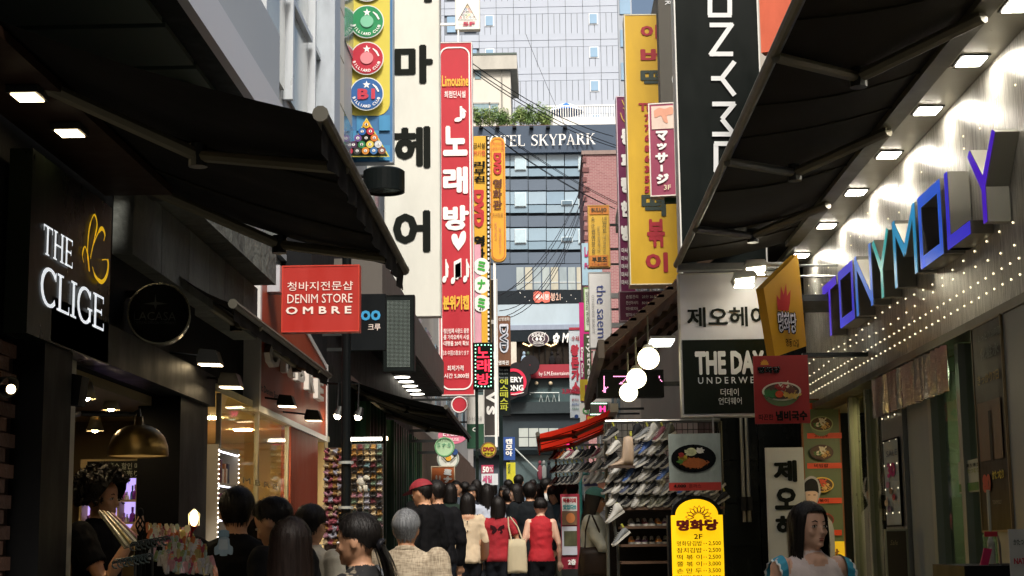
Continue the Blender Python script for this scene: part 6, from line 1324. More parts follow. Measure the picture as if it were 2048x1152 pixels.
# ============================================================ shoe stall, right
def loft_rings(mb, rings, cap=True):
    n = len(rings[0]); k = len(mb.v)
    for r2 in rings: mb.v += [Vector(p) for p in r2]
    for i in range(len(rings) - 1):
        for j in range(n): j2 = (j + 1) % n; mb.f.append([k + i * n + j, k + i * n + j2, k + (i + 1) * n + j2, k + (i + 1) * n + j]); mb.mi.append(mb.cur)
    if cap:
        mb.f.append([k + j for j in range(n)][::-1]); mb.mi.append(mb.cur); mb.f.append([k + (len(rings) - 1) * n + j for j in range(n)]); mb.mi.append(mb.cur)
def make_shoe(kind, col, sole, lace):
    top = {'low': [(-.13, .02, .05), (-.12, .03, .085), (-.08, .036, .1), (-.04, .036, .09), (0, .038, .082), (.05, .044, .062), (.1, .046, .045), (.135, .034, .034), (.148, .012, .02)],
           'high': [(-.13, .022, .1), (-.12, .034, .145), (-.08, .038, .155), (-.04, .037, .14), (-.01, .038, .1), (.05, .044, .066), (.1, .046, .045), (.135, .034, .034), (.148, .012, .02)],
           'boot': [(-.12, .03, .32), (-.11, .04, .34), (-.06, .046, .345), (-.02, .044, .33), (.0, .04, .12), (.05, .042, .07), (.1, .042, .048), (.13, .032, .036), (.14, .012, .02)]}[kind]
    mb = MB(); rings = []
    for x, w, h in top:
        r2 = []
        for j in range(10):
            q = 2 * math.pi * j / 10; cz = math.sin(q); r2.append((x, w * math.cos(q) * (.75 if cz > .5 else 1), .02 + (h - .02) * (cz + 1) / 2))
        rings.append(r2)
    loft_rings(mb, rings); up = bpy.data.meshes.new('upper'); up.from_pydata([tuple(v) for v in mb.v], [], mb.f); up.materials.append(P(col, .65, var=.15, scale=30)); up.polygons.foreach_set('use_smooth', [True] * len(up.polygons))
    o = bpy.data.objects.new('shoe', up)
    mb = MB(); pts = [(-.135, .02), (-.12, .035), (-.05, .036), (.03, .04), (.1, .048), (.14, .034), (.155, .012)]; out = [(x, w, 0) for x, w in pts] + [(x, -w, 0) for x, w in pts[::-1]]
    mb.prism(out, (0, 0, .026)); so = bpy.data.meshes.new('sole'); so.from_pydata([tuple(v) for v in mb.v], [], mb.f); so.materials.append(P(sole, .6, var=.1)); s2 = bpy.data.objects.new('sole', so); s2.parent = o
    mb = MB()
    for k in range(5 if kind != 'boot' else 10):
        x = .085 - k * .022 if kind != 'boot' else max(.07 - k * .03, .012); z = .058 + k * (.009 if kind == 'low' else .017) if kind != 'boot' else .07 + k * .026; mb.tube([(x, -.02, z - .004), (x + .004, 0, z + .006), (x, .02, z - .004)], .003, 4)
    la_ = bpy.data.meshes.new('laces'); la_.from_pydata([tuple(v) for v in mb.v], [], mb.f); la_.materials.append(P(lace, .7)); l2 = bpy.data.objects.new('laces', la_); l2.parent = o; l2['kind'] = 'stuff'
    return o
protos = [(nm, make_shoe(k, c_, s_, l_)) for nm, k, c_, s_, l_ in (('black low sneaker', 'low', '#1a1b1d', '#7d7b74', '#c8c6be'), ('white low sneaker', 'low', '#9c9b95', '#94928a', '#c8c6be'), ('navy low sneaker', 'low', '#232c44', '#7d7b74', '#c8c6be'), ('grey patterned sneaker', 'low', '#5c5f60', '#b4b2aa', '#8a8a84'), ('black high-top', 'high', '#141517', '#7d7b74', '#7d7b74'), ('white high-top', 'high', '#989791', '#94928a', '#c8c6be'), ('maroon sneaker', 'low', '#58202c', '#b0aea6', '#c8c6be'), ('olive high-top', 'high', '#3a3b2c', '#a8a69a', '#8a8878'), ('orange sneaker', 'low', '#b8762c', '#7d7b74', '#c8c6be'), ('blue high-top', 'high', '#2c4a80', '#7d7b74', '#c8c6be'), ('plum sneaker', 'low', '#5a3a5a', '#b0aea6', '#c8c6be'), ('mint sneaker', 'low', '#7fa898', '#c0beb6', '#c8c6be'))]
boot = make_shoe('boot', '#8d7a66', '#3a2c22', '#6a5a48')
tag_pl = bpy.data.meshes.new('price_clip'); mb = MB(); mb.box((-.012, -.008, 0), (.012, .008, .05)); tag_pl.from_pydata([tuple(v) for v in mb.v], [], mb.f); tag_pl.materials.append(P('#8f8f3a', .4))
def put_shoe(t, loc, rot, label, clip=True, group='shoes on the stall'):
    src = protos[t][1] if t >= 0 else boot
    o = src.copy(); COL.objects.link(o); o.location = loc; o.rotation_euler = rot; o.scale = (.62, .62, .62) if t >= 0 else (.75, .75, .75); tag(o, label, 'shoe', group)
    for ch in src.children: c2 = ch.copy(); COL.objects.link(c2); c2.parent = o
    if clip: c2 = bpy.data.objects.new('price_clip', tag_pl); COL.objects.link(c2); c2.parent = o; c2.location = (-.1, 0, .1 if t != -1 else .34)
    return o
# grid panel
st = E('shoe_rack', 'black wire grid shoe rack crowded with sneakers', 'rack', (1.0, 12.9, ground(13))); pl = FRONT(12.9)
a0, b0, a1, b1 = pl.box((1214, 846, 1446, 1160)); mb = MB()
for i in range(22): x = a0 + (a1 - a0) * i / 21; mb.tube([pl.pt(x, pl.ab(1300, 1000)[1], 0), pl.pt(x, b1, 0)], .003, 4)
for j in range(12): z = pl.ab(1300, 1000)[1] + (b1 - pl.ab(1300, 1000)[1]) * j / 11; mb.tube([pl.pt(a0, z, .005), pl.pt(a1, z, .005)], .003, 4)
mk('wire_grid', mb, P('#22231f', .4, .4), st, kind='stuff')
for x in (a0, a1): mb = MB(); mb.tube([pl.pt(x, ground(13), -.02), pl.pt(x, b1 + .01, -.02)], .014, 8); mk('post', mb, P('#55564e', .4, .6), st)
mb = MB(); mb.tube([pl.pt(a0, b1 + .02, -.02), pl.pt(a1, b1 + .02, -.02)], .014, 8); mk('top_rail', mb, STEEL, st)
part(st, 'rear_panel', P('#17130f', .8), ((pl.pt(a0, 0).x, 13.3, ground(13)), (pl.pt(a1, 0).x, 13.34, pl.ab(1300, 1000)[1])))
zsh = [pl.ab(1300, y)[1] for y in (1015, 1052, 1088, 1122)]
for z in zsh: part(st, 'shelf', P('#4a3320', .6, var=.2), ((pl.pt(a0, 0).x + .1, 12.78, z - .02), (pl.pt(a1, 0).x, 13.2, z)))
rowname = ('top', 'second', 'third', 'fourth', 'fifth', 'lowest')
for r2, y_ in enumerate((874, 901, 928, 955, 980, 1004)):
    for k in range(14):
        px_ = 1222 + k * 16.4 + (6 if r2 % 2 else 0)
        if px_ > 1340 and r2 < 4: continue
        if r2 < 3 and k in (1, 2): continue
        t = rnd.choice((0, 0, 1, 2, 3, 4, 4, 5, 6, 7, 9, 1)); put_shoe(t, pl.hit(px_, y_) + Vector((0, -.07, 0)), (0, R(28 + rnd.uniform(-5, 5)), R(218 + rnd.uniform(-14, 14))), '%s hung in the %s row of the wire grid, %s from the left' % (protos[t][0], rowname[r2], ORD[k]))
put_shoe(-1, pl.hit(1243, 938) + Vector((0, -.16, 0)), (0, 0, R(195)), 'tall beige lace-up boot hanging at the left of the wire grid')
for r2, z in enumerate(zsh[:3]):
    for k in range(7):
        px_ = 1262 + k * 13.5; t = rnd.choice((6, 2, 0, 10, 0, 8, 11, 3)); p = pl.pt(pl.ab(px_, 1020)[0], z + .001, .0)
        if px_ < 1345: put_shoe(t, (p.x, 12.95, z + .001), (0, 0, R(-90 + rnd.uniform(-10, 10))), '%s standing on the %s wooden shelf, %s from the left' % (protos[t][0], ('upper', 'middle', 'lower')[r2], ORD[k]), False)
put_shoe(5, at_y(1232, 1035, 12.4), (0, R(30), R(205)), 'large silver white high-top hanging out at the rack corner'); put_shoe(3, at_y(1244, 1078, 12.3), (0, R(35), R(205)), 'grey sneaker with pink trim hanging low at the rack corner')
mb = MB(); mb.tube([at_y(1225, 1020, 12.45), at_y(1236, 1100, 12.4), (at_y(1236, 1100, 12.4).x, 12.4, ground(12.4))], .012, 6); mk('corner_pole', mb, DSTEEL, st)
# second, receding rack farther left under the red awning
st2 = E('shoe_rack', 'second shoe rack receding under the red awning', 'rack', (.6, 19, ground(18))); 
for j, y_ in enumerate((908, 934, 958)):
    mb = MB(); mb.tube([at_y(1212, y_ + 6, 16.0), at_y(1112, y_ + 10, 22.0)], .01, 6); mk('rail', mb, DSTEEL, st2)
    for k in range(11):
        f = k / 10; t = rnd.choice((0, 5, 4, 1, 8, 9, 0, 6) if j == 0 else (0, 5, 4, 1, 0, 3)); c = at_y(1212, y_ + 6, 16.0).lerp(at_y(1112, y_ + 10, 22.0), f)
        put_shoe(t, c + Vector((-.02, -.05, .02)), (0, R(25), R(215 + rnd.uniform(-14, 14))), '%s on the %s rail under the red awning, %s from right' % (protos[t][0], ('upper', 'middle', 'lower')[j], ORD[k]))
for f in (0, 1): p = at_y(1212, 914, 16.0).lerp(at_y(1112, 918, 22.0), f); mb = MB(); mb.tube([(p.x, p.y, ground(p.y)), (p.x, p.y, p.z + .1)], .015, 6); mk('post', mb, DSTEEL, st2)
# globe lamps
for i, (px_, py_, r2) in enumerate(((1297, 717, 22), (1273, 757, 20), (1257, 785, 18.5))):
    y_ = 13.2 + i * .3; c = at_y(px_, py_, y_); rr = r2 / FPX * y_; e = E('globe_lamp', ('highest', 'middle', 'lowest')[i] + ' glowing white globe lamp under the slatted canopy', 'lamp', c, 'globe lamps of the stall'); mb = MB(); mb.ball(c, rr, 20, 14); mk('globe', mb, EM('#fff3c4', 3.2), e, smooth=True); mb = MB(); mb.lathe(c, [(.03, rr * .93), (.05, rr * .95), (.035, rr * 1.25), (.012, rr * 1.3)], 12); mb.tube([c + Vector((0, 0, rr * 1.2)), c + Vector((0, 0, rr * 1.2 + .25))], .008, 6); mk('cap', mb, P('#7a7868', .5), e)
c = at_y(1332, 678, 15.2); e = E('fluorescent_lamp', 'lit fluorescent panel beneath the slatted canopy', 'lamp', c); mb = MB(); mb.box(c + Vector((-.14, 0, -.015)), c + Vector((.08, .5, 0))); mk('tube', mb, EM('#f4f6e8', 6), e); mb = MB(); mb.box(c + Vector((-.15, -.01, .002)), c + Vector((.09, .51, .03))); mk('housing', mb, WHITE, e)
# teal frame, stool, red framed board
pl = FRONT(17.2); e = E('poster_stand', 'teal tube frame holding a hand care poster', 'stand', (pl.ab(1188, 1000)[0], 17.2, ground(17))); p0, p1 = pl.hit(1161, 960), pl.hit(1232, 947); mb = MB(); mb.tube([(p0.x, 17.2, ground(17.2)), (p0.x, 17.2, p0.z - .03), (p0.x + .03, 17.2, p1.z), (p1.x, 17.2, p1.z)], .016, 8); mb.tube([(p1.x, 17.2, p1.z), (p1.x, 17.2, ground(17.2))], .014, 8); mk('frame', mb, P('#2a7a78', .45), e)
S = Sign('x', None, pl, (1168, 957, 1228, 1020), .01, P('#b8bac0', .5), root=e); S.rect((1168, 957, 1228, 972), P('#3a3a6a', .5), 'photograph'); S.poly(smooth([(1195, 970), (1206, 962), (1222, 966), (1226, 978), (1212, 984), (1200, 978), (1195, 970)], 3)[:-1], P('#c08a78', .5), 'hand_print'); S.text('네일', (1172, 1000, 1186, 1012), BK, .03)
S = Sign('food_board', 'red framed standing food board marked second floor behind the crowd', FRONT(20), (1122, 988, 1160, 1138), .08, P('#8a1c30', .5), None); S.rect((1124, 994, 1154, 1022), P('#c8c9c4', .5), 'white_field'); S.text('떡볶이의', (1126, 996, 1152, 1006), RD, .06); S.text('맛있다!!', (1126, 1009, 1152, 1019), P('#2a8a8a', .5), .06); S.rect((1124, 1023, 1154, 1050), P('#6a5038', .5, var=.4, scale=14), 'photograph'); S.disc(1141, 1036, 9, 10, P('#b8703a', .5), 'food_print'); S.rect((1124, 1053, 1154, 1110), P('#b9bcc4', .5), 'white_field'); S.rect((1128, 1062, 1154, 1092), P('#4a4a30', .5, var=.4, scale=14), 'photograph'); S.text('2층', (1136, 1118, 1152, 1130), WHT, .06); part(S.root, 'foot', DSTEEL, ((S.a[0], 19.95, ground(20)), (S.a[2], 20.15, S.a[1])))
c = at_y(1190, 1126, 16.6); e = E('stool', 'round stool with brown seat at the foot of the shoe stall', 'stool', (c.x, c.y, ground(16.6))); mb = MB(); mb.lathe(c, [(.001, .0), (.105, 0), (.115, -.012), (.11, -.03), (.001, -.03)], 24); mk('seat', mb, P('#5a3a26', .4), e); mb = MB(); mb.lathe(c, [(.112, -.01), (.118, -.012), (.118, -.03), (.112, -.03)], 24); mk('rim', mb, STEEL, e)
for k in range(4): q = k * 1.57 + .6; mb = MB(); mb.tube([c + Vector((.08 * math.cos(q), .08 * math.sin(q), -.03)), (c.x + .12 * math.cos(q), c.y + .12 * math.sin(q), ground(16.6))], .01, 6); mk('leg', mb, DSTEEL, e)
# cosmetics tester stand, right bottom
e = E('tester_stand', 'black cosmetics tester stand with pink packet at lower right', 'stand', (1.95, 7.6, ground(7.6))); part(e, 'table', P('#141414', .5), ((1.85, 7.3, ground(7.3)), (2.25, 7.9, 1.62)))
c = at_y(1968, 1118, 7.5); mb = MB(); mb.prism([c + Vector((-.025, 0, -.05)), c + Vector((.01, 0, -.055)), c + Vector((.04, 0, .045)), c + Vector((.005, 0, .05))], (0, .015, 0)); mk('pink_packet', mb, P('#c02a5a', .25, var=.2, scale=20), e)
for k in range(9): c = at_y(1926 + k * 8, 1142, 7.4 + (k % 2) * .05); mb = MB(); mb.tube([c + Vector((0, 0, -.05)), c + Vector((0, 0, .02))], [.008, .006], 8); mk('tester_tube', mb, P(('#b88a6a', '#c8b8a8', '#a83a4a')[k % 3], .3), e)
mb = MB(); mb.tube([at_y(1972, 1070, 7.6), at_y(1992, 1064, 7.6), at_y(1998, 1085, 7.6), at_y(2004, 1150, 7.6)], .006, 6); mk('wire_arm', mb, STEEL, e); c = at_y(1982, 1068, 7.58); mb = MB(); mb.box(c + Vector((-.03, 0, -.012)), c + Vector((.03, .01, .012))); mk('red_tag', mb, P('#a01c2c', .4), e)
c = at_y(1978, 1022, 7.75); mb = MB(); mb.lathe((c.x, c.y, 1.62), [(.001, 0), (.018, 0), (.018, .1), (.008, .13), (.008, c.z + .1 - 1.62), (.001, c.z + .1 - 1.62)], 12); o = mk('mist_bottle', mb, P('#a8a89a', .2, spec=.8), label='slim pale mist bottle standing before the dark poster', cat='bottle')

# ============================================================ overhead cables
def cable(label, p0, p1, sag, n, r2, spread, cat='cable'):
    for k in range(n):
        o = Vector((rnd.uniform(-spread, spread), 0, rnd.uniform(-spread, spread))); mb = MB(); q0, q1 = p0 + o, p1 + o * 1.5
        mb.tube([q0.lerp(q1, t / 14) + Vector((0, 0, -4 * sag * (1 + .15 * k) * (t / 14) * (1 - t / 14))) for t in range(15)], r2, 5)
        mk('cable', mb, P('#1c1f22', .6), label=label % ORD[k], cat=cat, group='overhead cables')
cable('%s pale slack cable crossing from the red sign to the right', at_y(946, 128, 60), at_y(1236, 280, 75), .3, 3, .02, .25)
cable('%s thin cable descending left to right before the hotel', at_y(948, 230, 58), at_y(1238, 410, 70), .2, 4, .014, .5)
cable('%s dark cable of the bundle sloping down to the left', at_y(1163, 385, 88), at_y(992, 615, 60), .9, 6, .016, .35)
cable('%s single wire hanging over the roof garden', at_y(1050, 70, 90), at_y(1170, 335, 90), .4, 1, .012, .1)
from mathutils import noise
# ============================================================ people
SKIN = P('#b08466', .55, var=.06, scale=10); SKIN2 = P('#a87858', .55, var=.06, scale=10); SKIN3 = P('#cda48c', .5, var=.05, scale=10)
def hair_mat(c):
    m = bpy.data.materials.new('hair'); m.use_nodes = True; nt = m.node_tree; b = nt.nodes['Principled BSDF']; b.inputs['Roughness'].default_value = .5; b.inputs['Specular IOR Level'].default_value = .25
    tc = nt.nodes.new('ShaderNodeTexCoord'); mp = nt.nodes.new('ShaderNodeMapping'); mp.inputs['Scale'].default_value = (170, 170, 5); n = nt.nodes.new('ShaderNodeTexNoise'); n.inputs['Scale'].default_value = 1; n.inputs['Detail'].default_value = 3
    rp = nt.nodes.new('ShaderNodeValToRGB'); k = lin(c); rp.color_ramp.elements[0].position = .35; rp.color_ramp.elements[1].position = .7; rp.color_ramp.elements[0].color = (*[q * .55 for q in k], 1); rp.color_ramp.elements[1].color = (*[min(1, q * 1.5) for q in k], 1)
    bp = nt.nodes.new('ShaderNodeBump'); bp.inputs['Strength'].default_value = .4; bp.inputs['Distance'].default_value = .01
    nt.links.new(tc.outputs['Object'], mp.inputs[0]); nt.links.new(mp.outputs[0], n.inputs[0]); nt.links.new(n.outputs[0], rp.inputs[0]); nt.links.new(rp.outputs[0], b.inputs['Base Color']); nt.links.new(n.outputs[0], bp.inputs['Height']); nt.links.new(bp.outputs[0], b.inputs['Normal']); return m
HBLK = hair_mat('#15110f'); HBRN = hair_mat('#1e1511'); HGRY = hair_mat('#6f7173')
def ell_ring(c, ax, ay, rx, ry, n=14, back=None):
    out = []
    for j in range(n):
        q = 2 * math.pi * j / n; cy = math.sin(q); r_ = ry if cy >= 0 or back is None else back
        out.append(c + ax * (rx * math.cos(q)) + ay * (r_ * cy))
    return out
def limb(mb, pts, rs, n=10):
    mb.tube(pts, rs, n)
def lerp_list(tbl, t):
    for (a, va), (b, vb) in zip(tbl, tbl[1:]):
        if t <= b: f = (t - a) / (b - a); return va + (vb - va) * f
    return tbl[-1][1]
RXT = [(0, .12), (.08, .215), (.18, .28), (.3, .325), (.45, .355), (.6, .365), (.75, .35), (.87, .28), (.95, .17), (1, .04)]
FRT = [(0, .32), (.08, .385), (.18, .40), (.3, .395), (.45, .40), (.6, .415), (.75, .38), (.87, .29), (.95, .16), (1, .03)]
BKT = [(0, .0), (.08, .07), (.18, .2), (.3, .32), (.45, .41), (.6, .45), (.75, .42), (.87, .32), (.95, .18), (1, .03)]
AX, AY, AZ = Vector((1, 0, 0)), Vector((0, 1, 0)), Vector((0, 0, 1))
def person(label, px, y, top=None, H=None, face=0, build=1.0, skin=SKIN, shirt='#222', pants='#16181c', shirt_m=None, sleeve=1.0, hem=.50, hair='short', hcol=HBLK, head=(0, 0), armL=None, armR=None, tank=False, scoop=0.0, hood=None, features=False, group='people in the lane', zoff=0.0, cap=None, x=None, stride=0.0, loose=1.0, hlen=None):
    X = at_y(px, 1000, y).x if x is None else x
    g = ground(y) + zoff
    if H is None: H = at_y(px, top, y).z - g - .012
    rot = Matrix.Rotation(R(face), 4, 'Z'); Mw = Matrix.Translation((X, y, g)) @ rot
    src = MB(); b = build; bw = b
    # pelvis and legs (trousers)
    src.cur = 2
    loft_rings(src, [ell_ring(Vector((0, 0, z * H)), AX, AY, rx * H * b, ry * H * b) for z, rx, ry in ((.45, .07, .055), (.48, .098, .07), (.52, .102, .074), (.57, .09, .066), (.60, .08, .06))])
    for s in (-1, 1):
        st_ = stride * s; hip = Vector((s * .05 * b, 0, .5)); knee = Vector((s * .052 * b, .02 + st_ * .5, .275)); ank = Vector((s * .055 * b, -.015 + st_, .05 + (max(0, -st_) * .3)))
        limb(src, [hip * H, (hip.lerp(knee, .5)) * H, knee * H, knee.lerp(ank, .4) * H, ank * H], [.062 * H * b, .052 * H * b, .038 * H, .036 * H, .026 * H], 12)
        src.cur = 3; limb(src, [(ank + Vector((0, -.03, -.03))) * H, (ank + Vector((0, .03, -.03))) * H, (ank + Vector((0, .1, -.037))) * H], [.02 * H, .026 * H, .014 * H], 8); src.cur = 2
    # torso (shirt)
    src.cur = 1; L = loose
    prof = [(hem, .106 * L, .078 * L), (hem + .03, .105 * L, .077 * L), (.60, .088 * L, .066 * L), (.66, .09 * L, .069), (.72, .1, .073), (.765, .107, .068), (.80, .106, .058), (.82, .085, .05), (.836, .056, .042), (.85, .036, .034)]
    if tank: prof = [(z, rx * (.94 if z > .7 else 1), ry) for z, rx, ry in prof]
    loft_rings(src, [ell_ring(Vector((0, -.004 * H, z * H)), AX, AY, rx * H * b, ry * H * b) for z, rx, ry in prof])
    if scoop:
        src.cur = 0; src.ball(Vector((0, (-.03 if scoop < 0 else .012) * H, .815 * H)), (.058 * H * abs(scoop), .043 * H, .035 * H), 14, 8)
    src.cur = 0
    hz = .857 * H; hh = .138 * H; nk = Vector((0, 0, .83 * H))
    limb(src, [Vector((0, -.008, .80)) * H, Vector((0, -.004, .835)) * H, Vector((0, .002, .89)) * H], [.036 * H * (b * .5 + .5), .031 * H * (b * .5 + .5), .032 * H], 12)
    # head, turned on the neck
    piv = Vector((0, -.002, .85)) * H; HM = Matrix.Translation(piv) @ Matrix.Rotation(R(head[0]), 4, 'Z') @ Matrix.Rotation(R(head[1]), 4, 'X') @ Matrix.Translation(-piv)
    hb = MB()
    loft_rings(hb, [ell_ring(Vector((0, 0, hz + t * hh)), AX, AY, lerp_list(RXT, t) * hh, lerp_list(FRT, t) * hh, 18, lerp_list(BKT, t) * hh) for t in (0, .04, .1, .18, .27, .36, .45, .55, .65, .75, .83, .9, .95, .985, 1)])
    hb.tube([Vector((0, .39 * hh, hz + .53 * hh)), Vector((0, .435 * hh, hz + .43 * hh)), Vector((0, .475 * hh, hz + .335 * hh)), Vector((0, .40 * hh, hz + .30 * hh))], [.03 * hh, .045 * hh, .06 * hh, .06 * hh], 8)
    hb.ball(Vector((0, .385 * hh, hz + .175 * hh)), (.11 * hh, .05 * hh, .045 * hh), 10, 6); hb.ball(Vector((0, .375 * hh, hz + .02 * hh + .05 * hh)), (.1 * hh, .05 * hh, .06 * hh), 10, 6)
    for s in (-1, 1):
        hb.ball(Vector((s * .37 * hh, -.02 * hh, hz + .42 * hh)), (.035 * hh, .075 * hh, .13 * hh), 8, 6); hb.ball(Vector((s * .17 * hh, .33 * hh, hz + .36 * hh)), (.10 * hh, .055 * hh, .09 * hh), 10, 8)
    hb.v = [HM @ v for v in hb.v]; src.add(hb.v, hb.f)
    # arms
    for s, arm in ((-1, armL), (1, armR)):
        sh_ = Vector((s * (.108 * b if b > 1.03 else (.1 if not tank else .096)), -.004, .80)); el, wr = arm if arm else (Vector((s * .142 * b, -.022, .63)), Vector((s * .145 * b, .03, .49)))
        el, wr = Vector(el), Vector(wr); d = (wr - el).normalized()
        src.cur = 0 if sleeve < .05 else 1
        if tank: src.cur = 0
        src.ball(sh_ * H, (.042 * H * b if b > 1.03 else .037 * H) if not tank else .033 * H, 10, 7)
        src.cur = 0
        limb(src, [sh_ * H, sh_.lerp(el, .5) * H, el * H, el.lerp(wr, .35) * H, wr * H], [.032 * H * b, .029 * H * b, .0235 * H, .024 * H, .0155 * H], 10)
        src.cur = 1; lo = .012 * (L if L > 1 else 1)
        if sleeve >= .1 and not tank:
            if sleeve < .7: e2 = sh_.lerp(el, sleeve * 1.2); limb(src, [sh_ * H, e2 * H], [.042 * H * b, .038 * H * b], 12)
            else: w2 = el.lerp(wr, min(1, (sleeve - .5) * 2)); limb(src, [sh_ * H, sh_.lerp(el, .5) * H, el * H, el.lerp(w2, .5) * H, w2 * H], [.042 * H * b, .039 * H * b, .033 * H * L, .03 * H * L, .025 * H * L], 12)
        src.cur = 0
        hm_ = wr + d * .042; side = d.cross(AY if abs(d.y) < .8 else AZ).normalized(); nrm = side.cross(d).normalized(); inw = -s
        src.tube([(wr - d * .005) * H, (wr + d * .02) * H, (wr + d * .05) * H], [.0145 * H, .021 * H, .02 * H], 10)
        for k, (o, ln) in enumerate(((-.0165, .040), (-.0055, .047), (.0055, .044), (.0165, .034))):
            p0 = wr + d * .048 + side * o; p1 = p0 + d * ln * .5 + nrm * .004 * inw; p2 = p0 + d * ln * .85 + nrm * .016 * inw; src.tube([p0 * H, p1 * H, p2 * H], [.0062 * H, .0058 * H, .0045 * H], 6)
        th = wr + d * .018 + side * .016 * (1 if s > 0 else -1); src.tube([th * H, (th + d * .02 + side * .016 * (1 if s > 0 else -1)) * H, (th + d * .042 + side * .014 * (1 if s > 0 else -1) + nrm * .006 * inw) * H], [.0085 * H, .007 * H, .005 * H], 6)
    if hood:
        src.cur = 1; src.ball(Vector((0, -.055, .80)) * H, (.075 * H, .04 * H, .045 * H), 14, 9)
    # one continuous skin
    me = bpy.data.meshes.new('source'); me.from_pydata([tuple(v) for v in src.v], [], src.f); tmp = bpy.data.objects.new('source', me); COL.objects.link(tmp)
    vox = .0085 if y < 9.6 else (.011 if y < 13 else .015)
    md = tmp.modifiers.new('r', 'REMESH'); md.mode = 'VOXEL'; md.voxel_size = vox; md.use_smooth_shade = True
    sm = tmp.modifiers.new('s', 'SMOOTH'); sm.factor = .5; sm.iterations = 3
    dg = bpy.context.evaluated_depsgraph_get(); body = bpy.data.meshes.new_from_object(tmp.evaluated_get(dg))
    bvh = BVHTree.FromPolygons(src.v, src.f); idx = []
    for p in body.polygons:
        hit = bvh.find_nearest(p.center); idx.append(src.mi[hit[2]] if hit[2] is not None else 0)
    bpy.data.objects.remove(tmp); bpy.data.meshes.remove(me)
    if y < 23:   # folds in the cloth
        cl = set()
        for p, q in zip(body.polygons, idx):
            if q in (1, 2): cl.update(p.vertices)
        sd = Vector((px * .37, y, 0))
        nv = len(body.vertices); co = [0.0] * (nv * 3); no = [0.0] * (nv * 3); body.vertices.foreach_get('co', co); body.vertex_normals.foreach_get('vector', no)
        for i in cl:
            x_, y_, z_ = co[3 * i:3 * i + 3]; a_ = noise.noise(Vector((x_ * 7 + z_ * 5, y_ * 7, z_ * 9 - x_ * 3)) + sd); b_ = noise.noise(Vector((x_ * 15, y_ * 15 + z_ * 6, z_ * 20)) + sd); d_ = .011 * (.5 - abs(a_)) + .006 * b_
            for q in range(3): co[3 * i + q] += no[3 * i + q] * d_
        body.vertices.foreach_set('co', co); body.update()
    body.materials.clear()
    for m in (skin, shirt_m or P(shirt, .85, var=.14, scale=9, bump=.8, bscale=7), P(pants, .85, var=.15, scale=12, bump=.2, bscale=30), P('#1c1a19', .6)): body.materials.append(m)
    body.polygons.foreach_set('material_index', idx); body.polygons.foreach_set('use_smooth', [True] * len(body.polygons)); body.update()
    e = bpy.data.objects.new('person', body); COL.objects.link(e); e.matrix_world = Mw; tag(e, label, 'person', group); e['_b'] = (0, 0, 0)
    # hair
    rg = random.Random(int(px * 7 + y)); cz = hz + .60 * hh
    A_, B_, C_ = .385 * hh, .465 * hh, .425 * hh
    st = {'short': (60, 92, 100, .34, .0), 'buzz': (58, 90, 100, .3, 0), 'bob': (78, 100, 100, .62, .62), 'long': (60, 100, 100, 1.55, 1.1), 'longbang': (84, 100, 100, 1.2, 1.0), 'pony': (56, 96, 104, .2, 0), 'afro': (60, 105, 120, 0, 0), 'bun': (58, 96, 104, .2, 0)}[hair]
    thf, ths, thb, hl, hs = st
    if hlen is not None: hl = hlen; hs = hlen * .8
    def path(phi, s, k):
        a = abs(((phi + 180) % 360) - 180)
        f = min(1, max(0, (a - 42) / 30)); te = thf + (ths - thf) * f if a < 90 else ths + (thb - ths) * min(1, (a - 90) / 60)
        hang = 0 if a < 52 else (hs if a < 100 else hl); hang *= min(1, max(0, (a - 50) / 16))
        if hl < .4: hang = hl * min(1, max(0, (a - 95) / 35))
        arc = R(te) * .42; tot = arc + hang; q = s * tot
        th = min(q / .42, R(te)); r_ = k
        x = A_ * r_ * math.sin(th) * math.sin(R(phi)); yy = B_ * r_ * math.sin(th) * math.cos(R(phi)) - .01 * hh; z = C_ * r_ * math.cos(th) + cz
        if q > arc:
            w = (q - arc); z -= w * hh; 
            if hl < .4: x *= 1 - .5 * w; yy *= 1 - 1.1 * w
            else: fl_ = 1 + .10 * math.sin(min(w * 2.4, 3)); x *= fl_; yy = yy * (1 - .10 * min(w, 1)) - .02 * hh * min(w, 1)
        return Vector((x, yy, z))
    hm2 = MB(); nph = 40; ns = 10
    thick = 1.55 if hair == 'afro' else 1.0
    k0 = len(hm2.v)
    for i in range(nph):
        for j in range(ns + 1): hm2.v.append(path(i * 360 / nph, j / ns, thick * (1 + .012 * math.sin(i * 2.3 + j))))
    for i in range(nph):
        for j in range(ns): i2 = (i + 1) % nph; hm2.f.append([i * (ns + 1) + j, i * (ns + 1) + j + 1, i2 * (ns + 1) + j + 1, i2 * (ns + 1) + j]); hm2.mi.append(0)
    nstr = (520 if y < 12 else 240) if hair != 'afro' else 0
    for q in range(nstr):
        phi = rg.uniform(0, 360); k = rg.uniform(1.0, 1.1 if hl < .4 else 1.12); s0 = rg.uniform(0, .35) if not cap else rg.uniform(.72, .8); s1 = rg.uniform(.78, 1.1); w = hh * rg.uniform(.012, .034); drift = rg.uniform(-16, 16)
        if q % 9 == 0: k = rg.uniform(1.08, 1.2); w = hh * .006; s1 = rg.uniform(.9, 1.15)
        m_ = 9 if y < 12 else 6; kk = len(hm2.v)
        for j in range(m_ + 1):
            f = j / m_; p = path(phi + drift * f, s0 + (s1 - s0) * f, k - (.05 * (f - .7) if f > .7 else 0)); t2 = Vector((math.cos(R(phi)), -math.sin(R(phi)), 0)); ww = w * (1 - .75 * f ** 3); hm2.v += [p - t2 * ww, p + t2 * ww]
            if j: hm2.f.append([kk + 2 * j - 2, kk + 2 * j - 1, kk + 2 * j + 1, kk + 2 * j]); hm2.mi.append(0)
